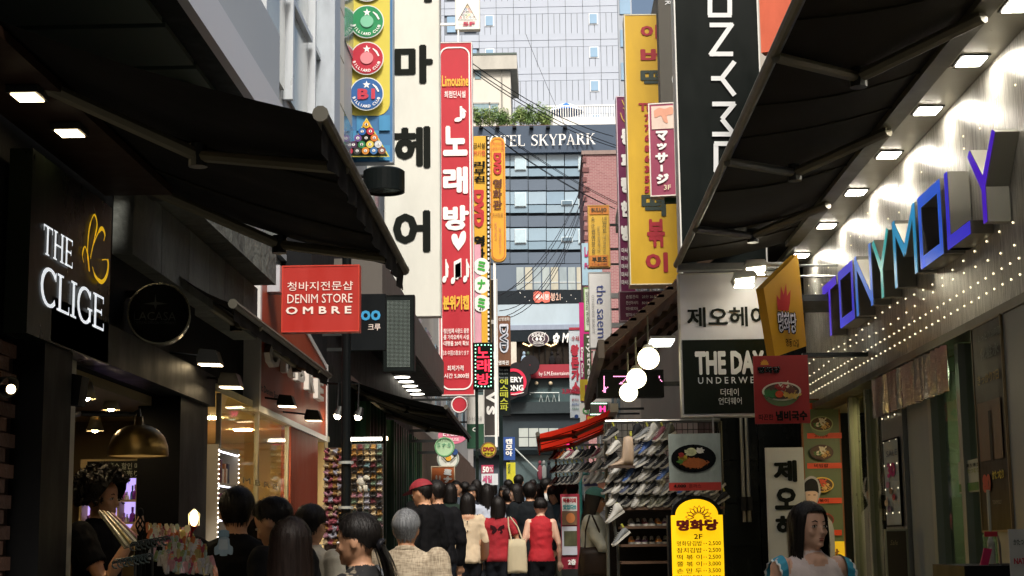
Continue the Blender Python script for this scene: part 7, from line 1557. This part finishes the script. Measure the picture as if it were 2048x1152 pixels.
    if hair == 'afro':
        for q in range(1500):
            phi = rg.uniform(0, 360); a = abs(((phi + 180) % 360) - 180); th = R(rg.uniform(0, 118 if a > 60 else 62)); r_ = rg.uniform(1.35, 1.72); c = Vector((A_ * r_ * math.sin(th) * math.sin(R(phi)), B_ * r_ * math.sin(th) * math.cos(R(phi)) - .02 * hh, C_ * r_ * math.cos(th) + cz)); d = Vector((rg.gauss(0, 1), rg.gauss(0, 1), rg.gauss(0, 1))).normalized(); w_ = d.cross(Vector((rg.gauss(0, 1), 1, rg.gauss(0, 1)))).normalized(); L2 = hh * rg.uniform(.05, .12)
            hm2.add([c - d * L2, c + w_ * L2 * .5, c + d * L2, c - w_ * L2 * .5], [(0, 1, 2, 3)])
    if hair in ('pony', 'bun'):
        pb = Vector((0, -.44 * hh, cz - .25 * hh))
        if hair == 'bun': hm2.ball(pb + Vector((0, -.08 * hh, .12 * hh)), .17 * hh, 12, 9)
        else:
            for q in range(120):
                o = Vector((rg.gauss(0, .05), rg.gauss(0, .04), rg.gauss(0, .03))) * hh; L2 = rg.uniform(.8, 1.3) * hh; w_ = hh * .03; kk = len(hm2.v)
                for j in range(8): f = j / 7; p = pb + o * (1 + f) + Vector((0, -.18 * hh * math.sin(f * 2.2), -L2 * f)); hm2.v += [p + Vector((-w_ * (1 - f * .7), 0, 0)), p + Vector((w_ * (1 - f * .7), 0, 0))]; 
                for j in range(7): hm2.f.append([kk + 2 * j, kk + 2 * j + 1, kk + 2 * j + 3, kk + 2 * j + 2]); hm2.mi.append(0)
    def child(name, mb, mat, up=None, **kw):
        mb.v = [HM @ v for v in mb.v]
        return mk(name, mb, mat, up or e, **kw)
    hr_ = child('hair', hm2, hcol, smooth=True)
    if hair == 'pony': m3 = MB(); m3.lathe(Vector((0, -.47 * hh, cz - .27 * hh)), [(.08 * hh, -.06 * hh), (.14 * hh, -.05 * hh), (.15 * hh, .05 * hh), (.08 * hh, .06 * hh)], 14, (0, -1, -.4)); child('hair_tie', m3, P('#16161a', .4), hr_, smooth=True)
    if cap:
        m3 = MB(); rows = [(1.13, 78), (1.14, 62), (1.13, 42), (1.12, 22), (1.12, 4)]
        for k, th in rows:
            for i in range(24): q = R(i * 15); m3.v.append(Vector((A_ * k * math.sin(R(th)) * math.sin(q), B_ * k * math.sin(R(th)) * math.cos(q), C_ * k * math.cos(R(th)) + cz)))
        for i in range(4):
            for j in range(24): j2 = (j + 1) % 24; m3.f.append([i * 24 + j, i * 24 + j2, i * 24 + 24 + j2, i * 24 + 24 + j]); m3.mi.append(0)
        cc_ = child('cap_crown', m3, P(cap, .8, var=.15, scale=14), smooth=True); m3 = MB(); zb2 = cz + .08 * hh; inner = []; outer = []
        for i in range(11): q = R(-62 + i * 12.4); inner.append(Vector((A_ * 1.08 * math.sin(q), B_ * 1.08 * math.cos(q), zb2))); outer.append(Vector((A_ * 1.12 * math.sin(q), B_ * 1.1 * math.cos(q) + .36 * hh * math.cos(q) ** .6, zb2 - .09 * hh * math.cos(q))))
        pts = inner + outer[::-1]; m3.v = pts + [p + Vector((0, 0, .018 * hh)) for p in pts]
        for o in (0, 22):
            for i in range(10): m3.f.append([o + i, o + i + 1, o + 20 - i, o + 21 - i]); m3.mi.append(0)
        child('cap_brim', m3, P(cap, .8, var=.15, scale=14), cc_)
    if features:
        for s in (-1, 1):
            c = Vector((s * .155 * hh, .372 * hh, hz + .475 * hh)); m3 = MB(); m3.ball(c, (.068 * hh, .04 * hh, .027 * hh), 12, 8); ey_ = child('eye', m3, P('#c9c2ba', .3)); m3 = MB(); m3.ball(c + Vector((.01 * hh, .022 * hh, 0)), (.027 * hh, .024 * hh, .026 * hh), 10, 8); child('iris', m3, P('#120c0a', .2), ey_)
            m3 = MB(); m3.tube([c + Vector((-.075 * hh, .018 * hh, .01 * hh)), c + Vector((-.02 * hh, .04 * hh, .032 * hh)), c + Vector((.03 * hh, .04 * hh, .031 * hh)), c + Vector((.075 * hh, .015 * hh, .008 * hh))], .008 * hh, 5); child('eyelid', m3, P('#2a1a14', .6), ey_)
            m3 = MB(); m3.tube([c + Vector((-.085 * hh, .03 * hh, .10 * hh)), c + Vector((0, .05 * hh, .125 * hh)), c + Vector((.085 * hh, .025 * hh, .10 * hh))], [.008 * hh, .014 * hh, .007 * hh], 6); child('eyebrow', m3, P('#1d1310', .7))
        m3 = MB(); c = Vector((0, .405 * hh, hz + .19 * hh)); m3.ball(c + Vector((0, 0, .018 * hh)), (.075 * hh, .02 * hh, .016 * hh), 12, 6); m3.ball(c + Vector((0, .002 * hh, -.02 * hh)), (.062 * hh, .022 * hh, .022 * hh), 12, 6); child('lips', m3, P('#9a5048', .45), kind='stuff')
    e['_H'] = H; e['_M'] = tuple(v for r in Mw for v in r)
    return e
def pw(e, v):
    """a point in body heights to world"""
    f = list(e['_M']); M_ = Matrix([f[0:4], f[4:8], f[8:12], f[12:16]]); return M_ @ (Vector(v) * e['_H'])
V3 = Vector
# plaid weave for the old man's jacket, floral print
def weave(c1, c2, sc, name):
    m = bpy.data.materials.new(name); m.use_nodes = True; nt = m.node_tree; b = nt.nodes['Principled BSDF']; b.inputs['Roughness'].default_value = .9; tc = nt.nodes.new('ShaderNodeTexCoord'); mix = nt.nodes.new('ShaderNodeMix'); mix.data_type = 'RGBA'; ad = nt.nodes.new('ShaderNodeMath'); ad.operation = 'ADD'
    for k, (dr, s_) in enumerate((('X', sc), ('Z', sc * .8))):
        mp = nt.nodes.new('ShaderNodeMapping'); mp.inputs['Scale'].default_value = (1, 0.1, .15) if dr == 'X' else (.15, .1, 1); n = nt.nodes.new('ShaderNodeTexNoise'); n.inputs['Scale'].default_value = s_; n.inputs['Detail'].default_value = 5; nt.links.new(tc.outputs['Object'], mp.inputs[0]); nt.links.new(mp.outputs[0], n.inputs[0]); nt.links.new(n.outputs[0], ad.inputs[k])
    mr = nt.nodes.new('ShaderNodeMapRange'); mr.inputs[1].default_value = .8; mr.inputs[2].default_value = 1.2; nt.links.new(ad.outputs[0], mr.inputs[0]); nt.links.new(mr.outputs[0], mix.inputs[0]); mix.inputs[6].default_value = (*lin(c1), 1); mix.inputs[7].default_value = (*lin(c2), 1); nt.links.new(mix.outputs[2], b.inputs['Base Color']); return m
PLAID = weave('#7d6f5b', '#a99c86', 170, 'plaid_weave')
FLORAL = bpy.data.materials.new('floral'); FLORAL.use_nodes = True; nt = FLORAL.node_tree; vz = nt.nodes.new('ShaderNodeTexNoise'); vz.inputs['Scale'].default_value = 16; rp = nt.nodes.new('ShaderNodeValToRGB'); rp.color_ramp.elements[0].position = .56; rp.color_ramp.elements[0].color = (*lin('#0d0d0f'), 1); rp.color_ramp.elements[1].position = .6; rp.color_ramp.elements[1].color = (*lin('#6f6657'), 1); tcx = nt.nodes.new('ShaderNodeTexCoord'); nt.links.new(tcx.outputs['Object'], vz.inputs[0]); nt.links.new(vz.outputs[0], rp.inputs[0]); nt.links.new(rp.outputs[0], nt.nodes['Principled BSDF'].inputs['Base Color']); nt.nodes['Principled BSDF'].inputs['Roughness'].default_value = .85

vendor = person('vendor with big curly black hair in black shirt raising a hand to his mouth', 200, 9.5, H=1.72, face=-104, build=1.08, shirt='#0c0c0e', sleeve=.5, hair='afro', head=(0, -4), armR=(V3((.13, .1, .63)), V3((.06, .16, .79))), features=True, zoff=.05, group='customers and vendors at the left counter')
m1 = person('man seen from behind in a black sweater at the counter', 474, 8.6, 970, face=4, build=1.22, shirt='#0b0b0d', pants='#b8a88a', hair='buzz', hem=.49, loose=1.08, armL=(V3((-.19, .0, .63)), V3((-.17, .12, .52))), group='customers and vendors at the left counter')
m2 = person('man with short dark hair bending to look at the charms', 566, 8.3, 985, face=68, build=1.1, shirt='#1a1a1c', hair='short', head=(8, -24), features=True, group='customers and vendors at the left counter')
m3_ = person('woman in dark top reaching out with a packet beside the dark haired man', 532, 8.9, 1004, face=72, shirt='#1b1c1e', hair='longbang', head=(0, -14), sleeve=.5, armL=(V3((-.15, .14, .64)), V3((-.06, .30, .665))), features=True, group='customers and vendors at the left counter')
w1 = person('long haired woman in a beige top in the front left crowd', 582, 7.0, 1030, face=6, shirt='#b09a78', scoop=-1.2, hair='long', hcol=HBRN, build=1.02, group='customers and vendors at the left counter')
w2 = person('girl in a white hooded sweatshirt with dark hair', 622, 9.3, 1005, face=-25, shirt='#b9b4a4', hair='bun', hood=True, loose=1.15, group='customers and vendors at the left counter')
w3 = person('woman in profile with low ponytail and black floral top', 722, 7.2, 1020, face=72, shirt_m=FLORAL, hair='pony', head=(6, -6), features=True, group='shoppers walking up the lane')
g1 = person('elderly man seen from behind with grey hair and beige plaid jacket', 812, 9.9, 1015, face=-3, build=1.16, shirt_m=PLAID, pants='#3a3834', hair='short', hcol=HGRY, skin=SKIN2, loose=1.06, hem=.44, group='shoppers walking up the lane')
SG = 'shoppers walking up the lane'
person('man in red baseball cap and black clothes standing side-on', 850, 15.6, 955, face=58, build=1.02, shirt='#0c0c0e', pants='#15171c', cap='#7a1420', head=(10, -14), features=True, group=SG, loose=1.15)
person('man in black jacket with red collar beside the red capped man', 876, 16.6, 957, face=20, build=1.0, shirt='#101013', pants='#1b2028', head=(25, -12), group=SG, loose=1.1)
c1 = person('woman in cream buttoned cardigan with shoulder length black hair', 935, 19.0, 984, face=2, shirt='#b9a78c', pants='#121317', hair='bob', hlen=.75, scoop=-1.0, group=SG, loose=1.1, hem=.47, stride=.05)
c2 = person('woman in red t-shirt with butterfly print on the back', 996, 19.0, 991, face=-4, shirt='#8a0f1c', pants='#14161b', hair='bob', hlen=.7, sleeve=.5, group=SG, loose=1.08, armR=(V3((.17, -.03, .63)), V3((.12, .1, .61))), stride=-.05)
c3 = person('woman in sleeveless red top walking away', 1081, 19.0, 993, face=0, shirt='#a01420', pants='#0e0f12', hair='bob', hlen=.12, tank=True, sleeve=0, group=SG, stride=.04, skin=SKIN3)
c4 = person('woman in denim jacket looking down at her phone', 1113, 21.6, 968, face=140, shirt='#2b4450', pants='#3c3d2e', hair='longbang', head=(0, -22), armL=(V3((-.14, .06, .63)), V3((-.03, .17, .69))), armR=(V3((.14, .06, .63)), V3((.03, .17, .68))), features=True, group=SG, loose=1.1)
c5 = person('woman in teal cap and grey cardigan browsing the shoes', 1186, 15.6, 972, face=-104, shirt='#9a9c92', pants='#2a2f36', hair='longbang', cap='#2f5e58', head=(0, -10), sleeve=.8, armR=(V3((.14, .08, .64)), V3((.05, .22, .66))), armL=(V3((-.13, .08, .66)), V3((-.04, .24, .70))), features=True, group=SG, loose=1.1, hem=.46)
t1 = person('young woman in white t-shirt with turquoise frilled sleeves looking right', 1616, 8.0, 1000, face=-158, shirt='#cfc3c0', pants='#22242a', hair='long', hcol=HBLK, sleeve=.0, scoop=.9, head=(10, 3), skin=SKIN3, features=True, group='shop staff on the right', hem=.5)
person('girl in white t-shirt with long black hair in the middle crowd', 974, 21.6, 966, face=4, shirt='#a9b0be', hair='long', sleeve=.5, group=SG)
person('woman with bobbed hair turning her face back to the left', 1034, 22.2, 966, face=-10, shirt='#141416', hair='bob', head=(108, -2), features=True, group=SG, skin=SKIN3)
person('man in dark suit with white collar seen from behind', 1060, 20.4, 962, face=0, build=1.15, shirt='#15191c', group=SG, loose=1.1, hem=.44)
person('young man facing the camera with black hair by the orange board', 912, 24.0, 960, face=170, build=1.1, shirt='#2f3a44', features=True, group=SG)
person('woman with glasses facing the camera behind the cardigan woman', 945, 24.5, 968, face=170, shirt='#22242a', hair='longbang', features=True, group=SG)
person('tall woman with long hair behind the white shirt girl', 953, 27.5, 958, face=0, shirt='#3a2f2a', hair='long', group=SG)
person('person with rounded black hair left of the sale placard', 930, 28.0, 962, face=15, shirt='#2c2c30', hair='short', group=SG)
person('woman facing the camera between the red shirt and the suit', 1008, 27.0, 970, face=175, shirt='#4a4a52', hair='bob', features=True, group=SG)
person('balding man in pale blue shirt farther up the lane', 1038, 30.0, 948, face=-12, build=1.15, shirt='#8fa3b8', hair='short', group=SG)
person('dark haired man before the yellow banner', 1017, 31.0, 958, face=20, build=1.1, shirt='#23262c', group=SG)
person('man in white printed t-shirt walking to the right', 1093, 26.5, 955, face=-60, build=1.1, shirt='#b9bcb8', sleeve=.5, features=True, group=SG)
person('man in an olive peaked cap leaning to the shoes', 1124, 24.5, 960, face=-50, build=1.1, shirt='#2b3436', cap='#6a6a52', head=(0, -16), group=SG)
person('person with dark hair beneath the second shoe rack', 1146, 23.0, 962, face=-20, shirt='#1d1d20', hair='short', group=SG)
person('dark haired woman far up the lane left of the pale blue shirt', 985, 32.0, 962, face=5, shirt='#30343c', hair='bob', group=SG)
person('passer-by in dark jeans farthest back near the hotel shop window', 1066, 36.0, 958, face=0, shirt='#3b3f48', hair='short', group=SG)
person('woman in grey farthest back near the white building corner', 968, 36.5, 960, face=-8, shirt='#6a6c70', hair='long', group=SG)

person('woman in navy top with long hair behind the suited man', 1076, 24.8, 966, face=8, shirt='#232a3c', hair='long', group=SG)
person('man in charcoal jacket between the phone woman and the shoe rack', 1140, 26.5, 958, face=0, build=1.12, shirt='#26282b', group=SG)
person('person in brown jacket behind the denim jacket woman', 1100, 29.0, 957, face=-10, shirt='#3d2f26', hair='short', group=SG)
person('woman in dark green top left of the long haired tall woman', 900, 21.5, 965, face=10, shirt='#232f28', hair='bob', group=SG)
person('man in grey shirt stooping by the green shutters', 838, 22.0, 962, face=60, build=1.08, shirt='#45494d', head=(0, -20), group=SG)
person('teenager in dark hooded top walking behind the red t-shirt woman', 1016, 23.2, 975, face=-6, shirt='#1d1e24', hair='short', hood=True, group=SG, stride=.06)

# ------------------------------------------------------------ things people carry and wear
def on(e, name, mb, mat, label=None, cat=None, **k): return mk(name, mb, mat, label=label, cat=cat, **k)
def body_part(e, name, mb, mat, **k):
    """mesh given in body heights, a part of the person"""
    H = e['_H']; mb.v = [v * H for v in mb.v]; return mk(name, mb, mat, e, **k)
# buttons down the cardigan back, butterfly on red shirt
mb = MB()
for i in range(5): o = MB(); o.ball(V3((0, -.079 - (.006 if i < 2 else .0) + (.01 if i in (2, 3) else 0), .78 - i * .07)), (.006, .004, .006), 8, 5); body_part(c1, 'button', o, P('#33291f', .5))
for s in (-1, 1):
    o = MB(); q = [(0, .74), (s * .02, .765), (s * .055, .778), (s * .058, .755), (s * .035, .742), (s * .045, .72), (s * .03, .705), (s * .01, .72)]; o.add([V3((x, -.0775, z)) for x, z in q], [list(range(len(q)))]); body_part(c2, 'butterfly_print', o, P('#2a0a10', .6))
# old man's jacket collar, seam
o = MB(); o.tube([V3((-.04, .0, .834)), V3((-.028, -.036, .845)), V3((0, -.044, .848)), V3((.028, -.036, .845)), V3((.04, 0, .834))], .013, 8); body_part(g1, 'collar', o, PLAID, smooth=True)
# frilled sleeves, shirt print of the young woman
for s in (-1, 1):
    o = MB(); n = 22
    for i in range(n + 1):
        q = R(-20 + 220 * i / n); rr = .05; rf = .066 + .006 * math.sin(i * 2.2); c = V3((s * .092, 0, .79))
        o.v += [c + V3((s * .012 , rr * math.cos(q) * .9, rr * math.sin(q))), c + V3((s * .036, rf * math.cos(q) * .75, rf * math.sin(q) * .72 - .012)), c + V3((s * .042, rf * 1.06 * math.cos(q) * .75, rf * 1.06 * math.sin(q) * .72 - .018))]
    for i in range(n): o.f.append([3 * i, 3 * i + 1, 3 * i + 4, 3 * i + 3]); o.mi.append(0); o.f.append([3 * i + 1, 3 * i + 2, 3 * i + 5, 3 * i + 4]); o.mi.append(1)
    body_part(t1, 'frill_sleeve', o, [P('#2a8aa8', .7, var=.08), P('#cfd3d2', .7)], smooth=True)
pl_ = PL((0, .0715, .705), (-1, 0, 0), (0, 0, 1)); o = MB(); put_text(o, pl_, 'TONYMOLY', (-.042, -.006, .05, .006), .007, .01); body_part(t1, 'shirt_print', o, P('#3a6a80', .6)); o = MB(); o.add([pl_.pt(a, b, .007) for a, b in ((-.056, -.008), (-.046, -.008), (-.046, .008), (-.056, .008))], [(0, 1, 2, 3)]); body_part(t1, 'shirt_logo', o, P('#2a7a98', .6))
# emblem on the pony tail tie
def bag(name, label, e, top, w, h, d, mat, strap_to, strap_mat, taper=.85, bulge=.3):
    t = pw(e, top); r_ = E(name, label, 'bag', t + V3((0, 0, -h))); mb = MB(); rings = []
    for f, s_ in ((0, taper), (.25, taper + .08), (.6, 1), (.92, 1.03), (1, .96)):
        z = t.z - h * f; dd = d * (.35 + .65 * math.sin(min(1, f + .1) * 1.6)); rings.append([V3((t.x + w / 2 * s_ * max(-1, min(1, 1.25 * math.cos(q))), t.y + dd / 2 * math.sin(q), z + .012 * math.sin(q * 3))) for q in [2 * math.pi * j / 16 for j in range(16)]])
    loft_rings(mb, rings); mk('bag_body', mb, mat, r_, smooth=True); sp = pw(e, strap_to)
    for s_ in (-1, 1):
        mb = MB(); a = V3((t.x + s_ * w * .28, t.y, t.z - .01)); m_ = (a + sp) / 2 + V3((s_ * .02, 0, .02)); mb.tube([a, m_, sp + V3((s_ * .012, -.01, 0))], .009, 6); mk('strap', mb, strap_mat, r_)
    return r_
bag('leather_bag', 'brown leather shoulder bag on the cardigan woman', c1, (.15, -.03, .66), .17, .27, .1, P('#4e2c12', .5, var=.25, scale=8), (.085, -.01, .835), P('#4a3218', .5))
bag('tote_bag', 'pale canvas tote bag on the red shirt woman', c2, (.155, -.07, .66), .23, .38, .12, P('#a89c80', .8, var=.12, scale=9), (.09, -.03, .838), P('#b0a488', .8))
bag('leather_bag', 'dark brown leather shoulder bag of the teal capped woman', c5, (.02, .0, .64), .30, .26, .13, P('#251c16', .4, var=.3, scale=9), (.08, 0, .83), P('#2a2018', .5)).location.y -= .17
bag('flag_bag', 'small bag with union flag stripes on the denim woman', c4, (-.12, .1, .56), .2, .12, .08, P('#22283c', .6, var=.3), (-.08, .0, .83), P('#555555', .5))
h_ = pw(c4, (0, .215, .70)); mb = MB(); mb.box(h_ + V3((-.03, -.006, -.05)), h_ + V3((.03, .006, .06))); mk('mobile_phone', mb, P('#a9abad', .3), label='pale mobile phone held by the denim jacket woman', cat='phone')
# clear blister pack in the outstretched hand
c = at_y(447, 1087, 8.0); pk_ = E('blister_pack', 'clear toy shaped blister pack held over the black sweater', 'packet', c); k = 1 / FPX * 8.0; PLB = P('#a9c2d2', .2, var=.15, scale=30, spec=.9)
def blob(pts): return [c + V3((x * k, 0, -y * k)) for x, y in pts]
mb = MB(); mb.prism(blob(smooth([(-9, -12), (9, -12), (12, 2), (18, 8), (17, 22), (8, 20), (6, 24), (-6, 24), (-8, 20), (-17, 22), (-18, 8), (-12, 2), (-9, -12)], 3)[:-1]), (0, .012, 0)); mk('body', mb, PLB, pk_)
mb = MB(); mb.prism(blob([(-10, -13), (10, -13), (11, -24), (4, -27), (-4, -27), (-11, -24)]), (0, .008, 0)); mk('hang_tab', mb, P('#8fb0c4', .25), pk_); mb = MB(); mb.prism([p + V3((0, -.006, 0)) for p in blob([(-8, -8), (8, -8), (9, 12), (-9, 12)])], (0, .004, 0)); mk('inner_card', mb, P('#c3d2da', .2), pk_)
mb = MB(); p0 = pw(w3, (.1, .02, .8)); 
o = MB(); o.tube([V3((.08, .05, .82)), V3((.085, -.01, .845)), V3((.08, -.07, .78)), V3((.075, -.085, .68))], .012, 6); body_part(w3, 'bag_strap', o, P('#4a5058', .4))
# ============================================================ unseen buildings behind the viewpoint, added to cut sky light in the lane
for i, (x0, x1, y0, y1, h_) in enumerate(((-8.5, -2.4, -26, 1.9, 13), (2.35, 8.5, -26, 2.9, 10))):
    b = bld('lane_building', ('unseen plain building added behind the viewpoint on the left to shade the lane', 'unseen plain building added behind the viewpoint on the right to shade the lane')[i], ((x0 + x1) / 2, -12, -1))
    part(b, 'wall', P('#6b675f', .8, var=.12, scale=.6), ((x0, y0, -1.5), (x1, y1, h_)))
    for k in range(3):
        for j in range(5): xx = x1 if i == 0 else x0; part(b, 'window', P('#4c5a61', .15, spec=.8), ((xx - .04, -24 + j * 5, 3.4 + k * 3), (xx + .04, -22 + j * 5, 5 + k * 3)))
b = bld('lane_building', 'unseen plain building added far behind the viewpoint to shade the lane', (0, -32, -1.5)); part(b, 'wall', P('#6b675f', .8, var=.12, scale=.6), ((-14, -38, -2), (14, -30, 14)))

for o in bpy.data.objects:   # _clean: drop the builder's own notes
    for k in ('_b', '_H', '_M'):
        if k in o: del o[k]
